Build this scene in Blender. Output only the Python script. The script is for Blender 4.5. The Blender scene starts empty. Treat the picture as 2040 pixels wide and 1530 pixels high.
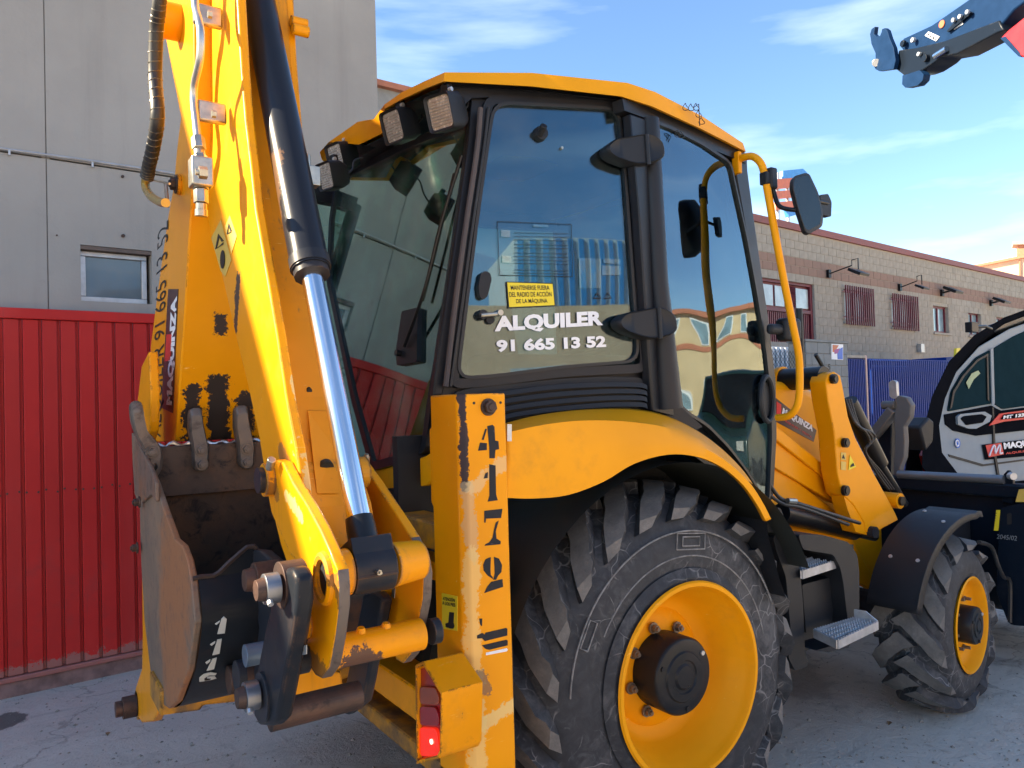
import bpy, bmesh, math, random
from mathutils import Vector, Matrix
random.seed(7)
R = math.radians
sc = bpy.context.scene
col = sc.collection

# ------------------------------------------------------------------ camera
F = 1530.0
CAM = Vector((-2.116, -3.126, 1.744))
_y, _p, _r = R(56.6), math.atan(34.5 / F), .0292
_d0 = Vector((math.cos(_y), math.sin(_y), 0)); _r0 = Vector((math.sin(_y), -math.cos(_y), 0)); _z = Vector((0, 0, 1))
CD = _d0 * math.cos(_p) + _z * math.sin(_p)
_u = _z * math.cos(_p) - _d0 * math.sin(_p)
CR = _r0 * math.cos(_r) - _u * math.sin(_r)
CU = _u * math.cos(_r) + _r0 * math.sin(_r)
cam = bpy.data.cameras.new('camera'); cam.lens = 27.0; cam.sensor_width = 36; cam.clip_end = 2000; cam.clip_start = .05
co = bpy.data.objects.new('camera', cam); col.objects.link(co)
co.matrix_world = Matrix(((CR.x, CU.x, -CD.x, CAM.x), (CR.y, CU.y, -CD.y, CAM.y), (CR.z, CU.z, -CD.z, CAM.z), (0, 0, 0, 1)))
sc.camera = co

# ------------------------------------------------------------------ sky, sun, exposure
SUN_AZ, SUN_EL = R(154), R(32)          # azimuth counter-clockwise from +X
SKY_STRENGTH, SUN_STRENGTH, EXPOSURE = .058, 3.0, 2.7
w = bpy.data.worlds.new('World'); sc.world = w; w.use_nodes = True
nt = w.node_tree; nt.nodes.clear()
out = nt.nodes.new('ShaderNodeOutputWorld'); bg = nt.nodes.new('ShaderNodeBackground')
sky = nt.nodes.new('ShaderNodeTexSky'); sky.sky_type = 'NISHITA'; sky.sun_disc = False
sky.sun_elevation = SUN_EL; sky.sun_rotation = R(90) - SUN_AZ
sky.air_density = 1.0; sky.dust_density = 0.0; sky.ozone_density = 3.0
tc = nt.nodes.new('ShaderNodeTexCoord'); mp = nt.nodes.new('ShaderNodeMapping')
mp.inputs['Rotation'].default_value = (R(12), R(14), R(30)); mp.inputs['Scale'].default_value = (1.0, 2.0, 9.0); mp.inputs['Location'].default_value = (5.3, .2, 1.9)
nz = nt.nodes.new('ShaderNodeTexNoise'); nz.inputs['Scale'].default_value = 1.5; nz.inputs['Detail'].default_value = 7; nz.inputs['Roughness'].default_value = .52
rp = nt.nodes.new('ShaderNodeValToRGB'); rp.color_ramp.elements[0].position = .50; rp.color_ramp.elements[1].position = .85
rp.color_ramp.elements[1].color = (.34, .34, .34, 1)
mx = nt.nodes.new('ShaderNodeMix'); mx.data_type = 'RGBA'; mx.inputs['B'].default_value = (8.6, 9.0, 9.2, 1)
L = nt.links.new
L(tc.outputs['Generated'], mp.inputs['Vector']); L(mp.outputs['Vector'], nz.inputs['Vector']); L(nz.outputs['Fac'], rp.inputs['Fac'])
L(rp.outputs['Color'], mx.inputs['Factor']); hs_sky = nt.nodes.new('ShaderNodeHueSaturation'); hs_sky.inputs['Saturation'].default_value = 1.05; hs_sky.inputs['Value'].default_value = .84; L(sky.outputs['Color'], hs_sky.inputs['Color']); L(hs_sky.outputs['Color'], mx.inputs['A']); L(mx.outputs['Result'], bg.inputs['Color'])
bg.inputs['Strength'].default_value = SKY_STRENGTH; L(bg.outputs['Background'], out.inputs['Surface'])
sl = bpy.data.lights.new('sun', 'SUN'); sl.energy = SUN_STRENGTH; sl.angle = R(.5); sl.color = (1, .84, .60)
so = bpy.data.objects.new('sun', sl); col.objects.link(so)
_sd = Vector((math.cos(SUN_AZ) * math.cos(SUN_EL), math.sin(SUN_AZ) * math.cos(SUN_EL), math.sin(SUN_EL)))
so.rotation_euler = _sd.to_track_quat('Z', 'Y').to_euler()
sc.view_settings.view_transform = 'Standard'; sc.view_settings.look = 'None'
sc.view_settings.exposure = EXPOSURE; sc.view_settings.gamma = 1; sc.view_settings.use_curve_mapping = False

# ------------------------------------------------------------------ measuring helpers
def P(u, v, pl):
    """the point of the plane pl where the sight line through a spot of the photograph meets it"""
    ray = CD + CR * ((u - 1020) / F) - CU * ((v - 765) / F)
    if isinstance(pl[0], str):
        i = 'XYZ'.index(pl[0]); t = (pl[1] - CAM[i]) / ray[i]
    else:
        p0, n = pl; t = (p0 - CAM).dot(n) / ray.dot(n)
    return CAM + ray * t
def vplane(a, b, lean=0):
    a = Vector((a[0], a[1], 0)); b = Vector((b[0], b[1], 0)); d = (b - a).normalized()
    n = Vector((d.y, -d.x, lean)).normalized()
    return (a, n)
def pnormal(pl):
    if isinstance(pl[0], str):
        n = Vector((0, 0, 0)); n['XYZ'.index(pl[0])] = 1
        return n if (CAM - n * pl[1])['XYZ'.index(pl[0])] > 0 else -n
    n = pl[1].normalized()
    return n if (CAM - pl[0]).dot(n) > 0 else -n

# ------------------------------------------------------------------ object helpers
def thing(name, label, cat, loc=(0, 0, 0), group=None):
    o = bpy.data.objects.new(name, None); col.objects.link(o); o.location = loc; o.empty_display_size = .2
    o['label'] = label; o['category'] = cat
    if group: o['group'] = group
    return o
def wloc(o):
    v = Vector((0, 0, 0))
    while o: v = v + o.location; o = o.parent
    return v
def link(name, me, mat, parent=None, bevel=0, smooth=False, label=None, seg=2, auto=False):
    o = bpy.data.objects.new(name, me); col.objects.link(o)
    if mat and not me.materials: me.materials.append(mat)
    if parent:
        o.parent = parent; o.location = -wloc(parent)
    if smooth or auto: me.shade_smooth()
    if auto or smooth: me.set_sharp_from_angle(angle=R(40))
    if bevel:
        m = o.modifiers.new('bevel', 'BEVEL'); m.width = bevel; m.segments = seg; m.limit_method = 'ANGLE'; m.angle_limit = R(35)
        me.shade_smooth(); me.set_sharp_from_angle(angle=R(48))
    if label: o['label'] = label
    return o
def tagstruct(o): o['kind'] = 'structure'; return o
class MB:
    def __init__(s): s.v = []; s.f = []
    def add(s, vs, fs):
        b = len(s.v); s.v += [tuple(x) for x in vs]; s.f += [tuple(i + b for i in f) for f in fs]
    def box(s, c, h, rot=None):
        c = Vector(c); vs = []
        for x in (-1, 1):
            for y in (-1, 1):
                for z in (-1, 1):
                    q = Vector((x * h[0], y * h[1], z * h[2]))
                    vs.append(c + (rot @ q if rot else q))
        s.add(vs, [(0, 1, 3, 2), (4, 6, 7, 5), (0, 4, 5, 1), (2, 3, 7, 6), (0, 2, 6, 4), (1, 5, 7, 3)])
    def beam(s, a, b, wx, wy, up=(0, 0, 1)):
        a = Vector(a); b = Vector(b); d = (b - a).normalized(); u = Vector(up)
        x = d.cross(u).normalized(); y = x.cross(d).normalized()
        vs = []
        for q in (a, b):
            for i, j in ((-1, -1), (1, -1), (1, 1), (-1, 1)): vs.append(q + x * wx * i + y * wy * j)
        s.add(vs, [(3, 2, 1, 0), (4, 5, 6, 7), (0, 1, 5, 4), (1, 2, 6, 5), (2, 3, 7, 6), (3, 0, 4, 7)])
    def cyl(s, a, b, r0, r1=None, n=24, cap=True):
        r1 = r0 if r1 is None else r1
        a = Vector(a); b = Vector(b); d = (b - a).normalized()
        x = d.orthogonal().normalized(); y = d.cross(x)
        vs = []
        for q, r in ((a, r0), (b, r1)):
            for k in range(n): t = 2 * math.pi * k / n; vs.append(q + x * r * math.cos(t) + y * r * math.sin(t))
        fs = [(k, (k + 1) % n, n + (k + 1) % n, n + k) for k in range(n)]
        if cap: fs += [tuple(reversed(range(n))), tuple(range(n, 2 * n))]
        s.add(vs, fs)
    def tube(s, pts, r, n=12, cap=True):
        pts = [Vector(p) for p in pts]; m = len(pts); vs = []; x = None
        for i, p in enumerate(pts):
            d = (pts[min(i + 1, m - 1)] - pts[max(i - 1, 0)]).normalized()
            x = d.orthogonal().normalized() if x is None else (x - d * x.dot(d)).normalized()
            y = d.cross(x); rr = r[i] if isinstance(r, (list, tuple)) else r
            for k in range(n): t = 2 * math.pi * k / n; vs.append(p + (x * math.cos(t) + y * math.sin(t)) * rr)
        fs = []
        for i in range(m - 1):
            for k in range(n): fs.append((i * n + k, i * n + (k + 1) % n, (i + 1) * n + (k + 1) % n, (i + 1) * n + k))
        if cap: fs += [tuple(reversed(range(n))), tuple(range((m - 1) * n, m * n))]
        s.add(vs, fs)
    def prism(s, poly, off):
        """poly: list of 3D points of one plane, off: thickness vector"""
        n = len(poly); off = Vector(off)
        s.add([Vector(p) for p in poly] + [Vector(p) + off for p in poly],
              [tuple(range(n)), tuple(reversed(range(n, 2 * n)))] + [(k, n + k, n + (k + 1) % n, (k + 1) % n) for k in range(n)])
    def loft(s, rows, close=False):
        m = len(rows[0]); vs = [p for r in rows for p in r]; fs = []
        for i in range(len(rows) - 1):
            for k in range(m if close else m - 1):
                fs.append((i * m + k, i * m + (k + 1) % m, (i + 1) * m + (k + 1) % m, (i + 1) * m + k))
        s.add(vs, fs)
    def mesh(s, name='mesh'):
        me = bpy.data.meshes.new(name); me.from_pydata(s.v, [], s.f); me.update()
        bm = bmesh.new(); bm.from_mesh(me)
        ng = [f for f in bm.faces if len(f.verts) > 4]
        if ng: bmesh.ops.triangulate(bm, faces=ng)
        bmesh.ops.recalc_face_normals(bm, faces=bm.faces); bm.to_mesh(me); bm.free()
        return me
    def build(s, name, mat, parent=None, **k): return link(name, s.mesh(name), mat, parent, **k)
def spline(pts, n=6, closed=False):
    pts = [Vector(p) for p in pts]; o = []; m = len(pts)
    for i in range(m if closed else m - 1):
        if closed: a, b, c, d = pts[i - 1], pts[i], pts[(i + 1) % m], pts[(i + 2) % m]
        else: a, b, c, d = pts[max(i - 1, 0)], pts[i], pts[i + 1], pts[min(i + 2, m - 1)]
        for k in range(n):
            t = k / n
            o.append(.5 * ((2 * b) + (c - a) * t + (2 * a - 5 * b + 4 * c - d) * t * t + (3 * b - a - 3 * c + d) * t ** 3))
    if not closed: o.append(pts[-1])
    return o
def rounded(poly, r=.02, n=4):
    """round the corners of a 3D polygon"""
    o = []; m = len(poly)
    for i in range(m):
        a, b, c = Vector(poly[i - 1]), Vector(poly[i]), Vector(poly[(i + 1) % m])
        rr = min(r, (a - b).length * .45, (c - b).length * .45)
        p, q = b + (a - b).normalized() * rr, b + (c - b).normalized() * rr
        for k in range(n + 1):
            t = k / n; o.append(p * (1 - t) ** 2 + b * 2 * t * (1 - t) + q * t * t)
    return o
def plate(name, px, pl, th, mat, parent, rnd=0, **k):
    """a plate whose outline is given by spots of the photograph, th metres thick away from the viewer"""
    poly = [P(u, v, pl) for u, v in px]
    if rnd: poly = rounded(poly, rnd)
    m = MB(); m.prism(poly, -pnormal(pl) * th); return m.build(name, mat, parent, **k)
def ring(name, px, pl, wdt, th, mat, parent, rnd=.03, inner=None, **k):
    """a flat frame round an outline (inner outline shrunk by wdt)"""
    a = rounded([P(u, v, pl) for u, v in px], rnd, 5); n = pnormal(pl)
    c = sum(a, Vector()) / len(a); m = len(a); b = []
    for i in range(m):
        d = (a[(i + 1) % m] - a[i - 1]).normalized(); s = n.cross(d)
        if s.dot(c - a[i]) < 0: s = -s
        b.append(a[i] + s * wdt)
    rows = [[x for x in a], [x + n * 0 for x in b], [x - n * th for x in b], [x - n * th for x in a]]
    mb = MB(); mb.loft(rows + [rows[0]], close=True); return mb.build(name, mat, parent, auto=True, **k)
def textmesh(s, bold=.0, spacing=1.0):
    cu = bpy.data.curves.new('t', 'FONT'); cu.body = s; cu.offset = bold; cu.space_character = spacing; cu.resolution_u = 3
    cu.align_x = 'LEFT'
    o = bpy.data.objects.new('t', cu); col.objects.link(o); bpy.context.view_layer.update()
    me = bpy.data.meshes.new_from_object(o.evaluated_get(bpy.context.evaluated_depsgraph_get()))
    bpy.data.objects.remove(o); bpy.data.curves.remove(cu); me.materials.clear(); return me
def text(name, s, bl, br, tl, mat, parent, bold=.02, lift=.002, spacing=1.0, pl=None):
    """lettering spanning three corners (3D, or spots of the photograph on plane pl)"""
    if pl is not None:
        n = pnormal(pl); bl, br, tl = [P(u, v, pl) + n * lift for u, v in (bl, br, tl)]
    me = textmesh(s, bold, spacing)
    xs = [v.co.x for v in me.vertices]; ys = [v.co.y for v in me.vertices]
    x0, x1, y0, y1 = min(xs), max(xs), min(ys), max(ys)
    bl, br, tl = Vector(bl), Vector(br), Vector(tl)
    for v in me.vertices: v.co = bl + (br - bl) * ((v.co.x - x0) / (x1 - x0)) + (tl - bl) * ((v.co.y - y0) / (y1 - y0))
    me.update(); return link(name, me, mat, parent)
def sticker(name, px, pl, mat, parent, lift=.0015, **k):
    n = pnormal(pl); m = MB(); m.prism([P(u, v, pl) + n * lift for u, v in px], -n * lift * .8); return m.build(name, mat, parent, **k)
def bolt(name, c, axis, r, h, mat, parent, washer=True):
    m = MB(); c = Vector(c); a = Vector(axis).normalized()
    if washer: m.cyl(c, c + a * h * .25, r * 1.45, n=20)
    m.cyl(c + a * h * .2, c + a * h, r, n=6)
    m.cyl(c + a * h, c + a * h * 1.25, r * .55, n=12)
    return m.build(name, mat, parent, bevel=r * .08, seg=1)

# ------------------------------------------------------------------ materials
class NT:
    def __init__(s, name):
        s.m = bpy.data.materials.new(name); s.m.use_nodes = True; s.t = s.m.node_tree
        s.b = s.t.nodes['Principled BSDF']; s.c = s.t.nodes.new('ShaderNodeTexCoord').outputs['Object']
    def n(s, t, **k):
        nd = s.t.nodes.new(t)
        for a, b in k.items():
            if a.startswith('_'): setattr(nd, a[1:], b)
        return nd
    def set(s, sock, v):
        if isinstance(v, bpy.types.NodeSocket): s.t.links.new(v, sock)
        else:
            if isinstance(v, (tuple, list)) and len(v) == 3 and sock.type == 'RGBA': v = (*v, 1)
            sock.default_value = v
    def math(s, op, a, b=0.0, clamp=False):
        nd = s.n('ShaderNodeMath', _operation=op, _use_clamp=clamp); s.set(nd.inputs[0], a); s.set(nd.inputs[1], b); return nd.outputs[0]
    def vm(s, op, a, b=(0, 0, 0), o=0):
        nd = s.n('ShaderNodeVectorMath', _operation=op); s.set(nd.inputs[0], a)
        if op == 'SCALE': s.set(nd.inputs['Scale'], b)
        else: s.set(nd.inputs[1], b)
        return nd.outputs['Value' if o else 'Vector']
    def noise(s, scale, detail=4, rough=.55, vec=None, dist=0):
        nd = s.n('ShaderNodeTexNoise'); s.set(nd.inputs['Vector'], vec if vec is not None else s.c)
        nd.inputs['Scale'].default_value = scale; nd.inputs['Detail'].default_value = detail
        nd.inputs['Roughness'].default_value = rough; nd.inputs['Distortion'].default_value = dist; return nd.outputs['Fac']
    def stretch(s, sx, sy, sz): return s.vm('MULTIPLY', s.c, (sx, sy, sz))
    def ramp(s, x, a, b):
        nd = s.n('ShaderNodeMapRange', _interpolation_type='SMOOTHSTEP'); s.set(nd.inputs[0], x)
        nd.inputs[1].default_value = a; nd.inputs[2].default_value = b; return nd.outputs[0]
    def mix(s, f, a, b, blend='MIX'):
        nd = s.n('ShaderNodeMix', _data_type='RGBA', _blend_type=blend); s.set(nd.inputs['Factor'], f)
        s.set(nd.inputs['A'], a); s.set(nd.inputs['B'], b); return nd.outputs['Result']
    def seg(s, p0, p1, r):
        """1 on the segment, 0 at distance r"""
        d = Vector(p1) - Vector(p0); l2 = max(d.length_squared, 1e-9)
        v = s.vm('SUBTRACT', s.c, tuple(p0)); t = s.math('DIVIDE', s.vm('DOT_PRODUCT', v, tuple(d), 1), l2, True)
        nd = s.n('ShaderNodeVectorMath', _operation='SCALE'); nd.inputs[0].default_value = d; s.set(nd.inputs['Scale'], t)
        q = s.vm('SUBTRACT', v, nd.outputs['Vector']); ln = s.vm('LENGTH', q, o=1)
        return s.math('SUBTRACT', 1, s.math('DIVIDE', ln, r))
    def bump(s, h, st=.2, dist=.01):
        nd = s.n('ShaderNodeBump'); nd.inputs['Strength'].default_value = st; nd.inputs['Distance'].default_value = dist
        s.set(nd.inputs['Height'], h); s.t.links.new(nd.outputs['Normal'], s.b.inputs['Normal'])
def plain(name, c, rough=.5, metal=0, var=.12, scale=8, bump=0, bscale=60, spec=None, coat=0):
    t = NT(name); n = t.noise(scale, 5, .6)
    k = t.ramp(n, .25, .75)
    t.set(t.b.inputs['Base Color'], t.mix(k, tuple(x * (1 - var) for x in c), tuple(min(1, x * (1 + var)) for x in c)))
    t.set(t.b.inputs['Roughness'], t.math('ADD', t.math('MULTIPLY', n, .25), max(0.02, rough - .12))); t.b.inputs['Metallic'].default_value = metal
    if coat: t.b.inputs['Coat Weight'].default_value = coat; t.b.inputs['Coat Roughness'].default_value = .12
    if spec is not None: t.b.inputs['Specular IOR Level'].default_value = spec
    if bump: t.bump(t.noise(bscale, 5, .6), bump, .005)
    return t.m
def paint(name, c, rough=.38, chip=.3, dirt=.25, wears=(), edge=True, chipc=(.045, .03, .022), dirtc=(.16, .10, .055), coat=.25, streak=0, edgew=.006):
    """painted steel: slight fade, dirt, chips, edge wear and worn places of their own shape"""
    t = NT(name); big = t.noise(1.7, 4, .6); mid = t.noise(11, 6, .65); fin = t.noise(70, 6, .7, dist=.4)
    base = t.mix(t.ramp(big, .3, .7), tuple(x * .92 for x in c), tuple(min(1, x * 1.06) for x in c))
    g = t.ramp(t.math('ADD', t.math('MULTIPLY', big, .6), t.math('MULTIPLY', mid, .5)), .62 - .2 * dirt, .86 - .2 * dirt)
    base = t.mix(t.math('MULTIPLY', g, min(1, dirt * 1.3)), base, dirtc)
    if name.startswith('red'):
        oi = t.n('ShaderNodeObjectInfo'); rnd_ = t.math('MULTIPLY', oi.outputs['Random'], .30); base = t.mix(rnd_, base, (.36, .035, .03)); fd_ = t.noise(1, 4, .6, vec=t.stretch(1.2, 1.2, .5)); base = t.mix(t.math('MULTIPLY', t.ramp(fd_, .5, .72), .35), base, (.60, .10, .09))
    if streak:
        sn = t.noise(1, 6, .7, vec=t.stretch(26, 26, 1.6)); base = t.mix(t.math('MULTIPLY', t.ramp(sn, .58, .75), streak), base, dirtc)
    scr = t.noise(1, 4, .7, vec=t.stretch(9, 60, 60)); base = t.mix(t.math('MULTIPLY', t.ramp(scr, .70, .76), .5 * min(1, chip * 2)), base, (.85, .62, .25) if c[0] > .3 else (.3, .3, .32))
    if c[0] > .3 and chip > 0:
        sc2 = t.noise(1, 5, .75, vec=t.stretch(3, 22, 22), dist=1.5); base = t.mix(t.math('MULTIPLY', t.ramp(sc2, .66, .70), .55), base, (.93, .66, .22))
        gr = t.noise(5, 8, .75, dist=1.0); base = t.mix(t.math('MULTIPLY', t.ramp(gr, .58, .76), .16), base, (.30, .15, .03))
    ch = t.ramp(t.math('ADD', t.math('MULTIPLY', fin, .45), t.math('MULTIPLY', mid, .55)), .70 - .05 * chip, .715 - .05 * chip)
    if edge:
        bv = t.n('ShaderNodeBevel'); bv.samples = 4; bv.inputs['Radius'].default_value = edgew
        ge = t.n('ShaderNodeNewGeometry'); dt = t.vm('DOT_PRODUCT', bv.outputs['Normal'], ge.outputs['True Normal'], 1)
        e = t.math('SUBTRACT', 1, dt)
        e = t.math('MULTIPLY', t.ramp(e, .02, .12), t.ramp(t.math('ADD', t.math('MULTIPLY', mid, .7), t.math('MULTIPLY', fin, .3)), .56 - .1 * chip, .60 - .1 * chip))
        ch = t.math('MAXIMUM', ch, e)
    base = t.mix(ch, base, chipc)
    for (p0, p1, r, cc, a) in wears:
        k = t.seg(p0, p1, r); k = t.math('ADD', k, t.math('MULTIPLY', t.math('SUBTRACT', t.math('ADD', t.math('MULTIPLY', mid, .6), t.math('MULTIPLY', fin, .5)), .55), 3.2))
        base = t.mix(t.math('MULTIPLY', t.ramp(k, .30, .42), a), base, cc)
    t.set(t.b.inputs['Base Color'], base)
    t.set(t.b.inputs['Roughness'], t.math('ADD', rough, t.math('ADD', t.math('MULTIPLY', g, .25), t.math('MULTIPLY', ch, .25))))
    t.b.inputs['Coat Weight'].default_value = coat * .4; t.b.inputs['Coat Roughness'].default_value = .15; t.b.inputs['Specular IOR Level'].default_value = .16
    t.bump(t.math('SUBTRACT', t.math('MULTIPLY', t.noise(240, 2), .1), ch), .25, .002)
    return t.m
def rusty(name, a=(.085, .06, .045), b=(.20, .09, .04), c=(.03, .022, .018), rough=.6, metal=.35):
    t = NT(name); n1 = t.noise(4, 6, .65); n2 = t.noise(18, 7, .7, dist=.6)
    base = t.mix(t.ramp(n1, .45, .68), a, b); base = t.mix(t.ramp(n2, .5, .7), base, c)
    t.set(t.b.inputs['Base Color'], base); t.b.inputs['Metallic'].default_value = metal
    t.set(t.b.inputs['Roughness'], t.math('ADD', rough - .12, t.math('MULTIPLY', n2, .35))); t.bump(n2, .35, .004); return t.m
def glass(name, tint, refl=.06, dirt=.03, grad=None, wob=.06):
    t = NT(name); nt = t.t; nt.nodes.remove(t.b); o = [n for n in nt.nodes if n.type == 'OUTPUT_MATERIAL'][0]
    tr = t.n('ShaderNodeBsdfTransparent'); tr.inputs[0].default_value = (*tint, 1)
    gl = t.n('ShaderNodeBsdfGlossy'); gl.inputs['Roughness'].default_value = .015
    if grad: gl.inputs['Color'].default_value = (*grad, 1)
    wb = t.n('ShaderNodeBump'); wb.inputs['Strength'].default_value = wob; wb.inputs['Distance'].default_value = .05
    t.set(wb.inputs['Height'], t.noise(1.6, 1, .3)); nt.links.new(wb.outputs['Normal'], gl.inputs['Normal'])
    fr = t.n('ShaderNodeFresnel'); fr.inputs['IOR'].default_value = 1.6
    f = t.math('ADD', t.math('MULTIPLY', fr.outputs[0], 1.25), refl, True)
    m1 = t.n('ShaderNodeMixShader'); t.set(m1.inputs[0], f); nt.links.new(tr.outputs[0], m1.inputs[1]); nt.links.new(gl.outputs[0], m1.inputs[2])
    df = t.n('ShaderNodeBsdfDiffuse'); df.inputs[0].default_value = (.45, .45, .42, 1)
    m2 = t.n('ShaderNodeMixShader'); t.set(m2.inputs[0], t.math('MULTIPLY', t.ramp(t.noise(3, 6, .7), .4, .8), dirt))
    nt.links.new(m1.outputs[0], m2.inputs[1]); nt.links.new(df.outputs[0], m2.inputs[2]); nt.links.new(m2.outputs[0], o.inputs['Surface'])
    return t.m

YEL = (.80, .335, .006)
M = {}
YEL = (.86, .325, .0015)
M['yellow'] = paint('yellow paint', YEL, chip=.35, dirt=.25, coat=.3)
M['yellow_clean'] = paint('clean yellow plastic', (.86, .345, .003), chip=-1.2, dirt=.22, edge=False, rough=.42, coat=.1)
M['yellow_worn'] = paint('worn yellow paint', YEL, chip=.8, dirt=.3, streak=.25, edgew=.010)
M['yellow_dirty'] = paint('dirty yellow paint', (.62, .27, .01), chip=1.1, dirt=.8, streak=.5, edgew=.012)
M['black'] = plain('black satin paint', (.008, .009, .011), .36, bump=.05, spec=.35)
M['black_plastic'] = plain('black plastic', (.013, .0145, .018), .52, bump=.12, bscale=300, spec=.35)
M['black_worn'] = paint('worn black paint', (.022, .025, .032), chip=.5, dirt=.35, chipc=(.11, .065, .04), dirtc=(.10, .065, .045), coat=.1, edgew=.008)
M['ram'] = paint('black ram paint', (.016, .018, .024), chip=.1, dirt=.12, chipc=(.14, .07, .035), dirtc=(.06, .05, .045), coat=.4, rough=.3, edge=False,
                 wears=[((-1.50, -1.06, 2.42), (-1.50, -1.10, 2.24), .035, (.15, .08, .04), .8)])
M['linkpaint'] = paint('rust streaked black link', (.014, .017, .023), chip=.7, dirt=.55, streak=.5, chipc=(.12, .07, .045), dirtc=(.085, .05, .035), coat=.1, edgew=.014)
M['navy'] = paint('dark blue black attachment paint', (.006, .011, .020), chip=.4, dirt=.2, chipc=(.10, .09, .08), dirtc=(.07, .065, .06), coat=.1)
M['rust'] = rusty('rusty bucket steel')
M['rust_side'] = rusty('rubbed rusty steel', (.17, .125, .095), (.26, .12, .055), (.09, .07, .055), .5, .3)
M['rust_pin'] = rusty('rusty pin steel', (.065, .042, .035), (.115, .06, .042), (.03, .022, .02), .5, .45)
M['worn_steel'] = rusty('worn tooth steel', (.16, .13, .11), (.20, .14, .10), (.08, .06, .05), .42, .5)
M['bright_edge'] = plain('bare steel edge', (.55, .53, .52), .32, 1, .2, 40)
M['zinc'] = plain('zinc plated steel', (.42, .40, .34), .35, .9, .2, 30)
M['steel'] = plain('galvanised steel', (.50, .51, .52), .45, .7, .15, 14)
M['chrome'] = plain('chrome rod', (.80, .81, .84), .13, 1, .03, 5)
M['rubber_hose'] = plain('rubber hose', (.02, .02, .021), .45)
M['seal'] = plain('window rubber', (.012, .012, .013), .5)
M['cabblack'] = plain('black cab frame', (.010, .011, .015), .42, bump=.05, spec=.35)
M['cabdark'] = plain('dark cab interior', (.020, .021, .022), .7)
M['seatgrey'] = plain('seat fabric', (.045, .047, .05), .9, bump=.3)
M['white'] = plain('white vinyl', (.80, .81, .83), .5, var=.04)
M['yellow_sticker'] = plain('yellow sticker', (.80, .62, .02), .5, var=.04)
M['amber_sticker'] = plain('pale amber sticker', (.62, .42, .08), .5, var=.08)
M['ink'] = plain('black ink', (.012, .012, .012), .6, var=.2)
M['red_print'] = plain('red print', (.62, .03, .025), .5)
M['blue_print'] = plain('blue print', (.02, .13, .55), .5)
M['dark_sticker'] = plain('dark sticker', (.045, .018, .022), .4)
M['stencil'] = paint('sprayed stencil', (.022, .024, .030), chip=.9, dirt=.2, chipc=(.6, .36, .08), edge=False, coat=0, rough=.55)
M['stencil_white'] = paint('sprayed white stencil', (.62, .62, .58), chip=1.0, dirt=.3, chipc=(.03, .03, .03), edge=False, coat=0, rough=.6)
M['glass'] = glass('green tinted cab glass', (.70, .88, .82), .0, .10)
M['glass_rear'] = glass('green rear cab glass', (.70, .90, .84), .16, .22, (.72, .98, .90))
M['glass_side'] = glass('blue tinted side glass', (.44, .60, .62), .04, .09, (.62, .84, 1.0))
M['glass_door'] = glass('curved door glass', (.50, .68, .70), .05, .03, (.66, .86, 1.0), .55)
M['glass_clear'] = glass('building glass', (.25, .3, .33), .12)
M['mirror'] = plain('mirror glass', (.75, .77, .8), .12, 1, .02)
M['lens'] = plain('lamp lens', (.55, .52, .48), .25, .4, .25, 60)

M['faint'] = plain('faint print', (.03, .05, .07), .6)
M['sheet'] = glass('printed film', (.45, .55, .6), .02, .05)
M['film'] = glass('pale film sticker', (.75, .9, .9), .02, .5)
# tyre rubber with pale dust
def rubber(name, dust=.5, dc=(.17, .165, .165)):
    t = NT(name); a = t.noise(2.6, 6, .65); b = t.noise(22, 7, .7, dist=.8)
    sp = t.vm('LENGTH', t.vm('MULTIPLY', t.c, (1, 0, 1)), o=1)
    base = t.mix(t.ramp(b, .3, .7), (.020, .022, .027), (.036, .038, .044))
    cr = t.n('ShaderNodeTexVoronoi', _feature='DISTANCE_TO_EDGE'); t.set(cr.inputs['Vector'], t.vm('ADD', t.c, t.vm('SCALE', t.c, 0.0))); cr.inputs['Scale'].default_value = 9
    nd = t.n('ShaderNodeTexNoise'); t.set(nd.inputs['Vector'], t.c); nd.inputs['Scale'].default_value = 6
    wob = t.vm('ADD', t.c, t.vm('SCALE', nd.outputs['Color'], .18)); t.set(cr.inputs['Vector'], wob)
    line = t.math('MULTIPLY', t.math('SUBTRACT', 1, t.ramp(cr.outputs['Distance'], .0, .030)), t.ramp(a, .44, .54))
    d = t.math('MAXIMUM', t.math('MULTIPLY', t.ramp(t.math('ADD', t.math('MULTIPLY', a, .6), t.math('MULTIPLY', b, .4)), .46, .66), dust), t.math('MULTIPLY', line, .55))
    base = t.mix(d, base, dc); base = t.mix(t.math('MULTIPLY', line, .32), base, (.36, .35, .34)); t.set(t.b.inputs['Base Color'], base)
    t.b.inputs['Roughness'].default_value = .72; t.bump(b, .3, .004); return t.m
M['rubber'] = rubber('dusty tyre rubber', .42)
t = NT('worn tread rubber'); a = t.noise(9, 6, .7); b = t.noise(60, 5, .7)
t.set(t.b.inputs['Base Color'], t.mix(t.ramp(b, .35, .7), t.mix(t.ramp(a, .3, .7), (.10, .097, .093), (.21, .195, .18)), (.14, .132, .125))); t.b.inputs['Roughness'].default_value = .85; t.bump(t.math('ADD', a, b), .5, .006); M['lug'] = t.m

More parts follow.
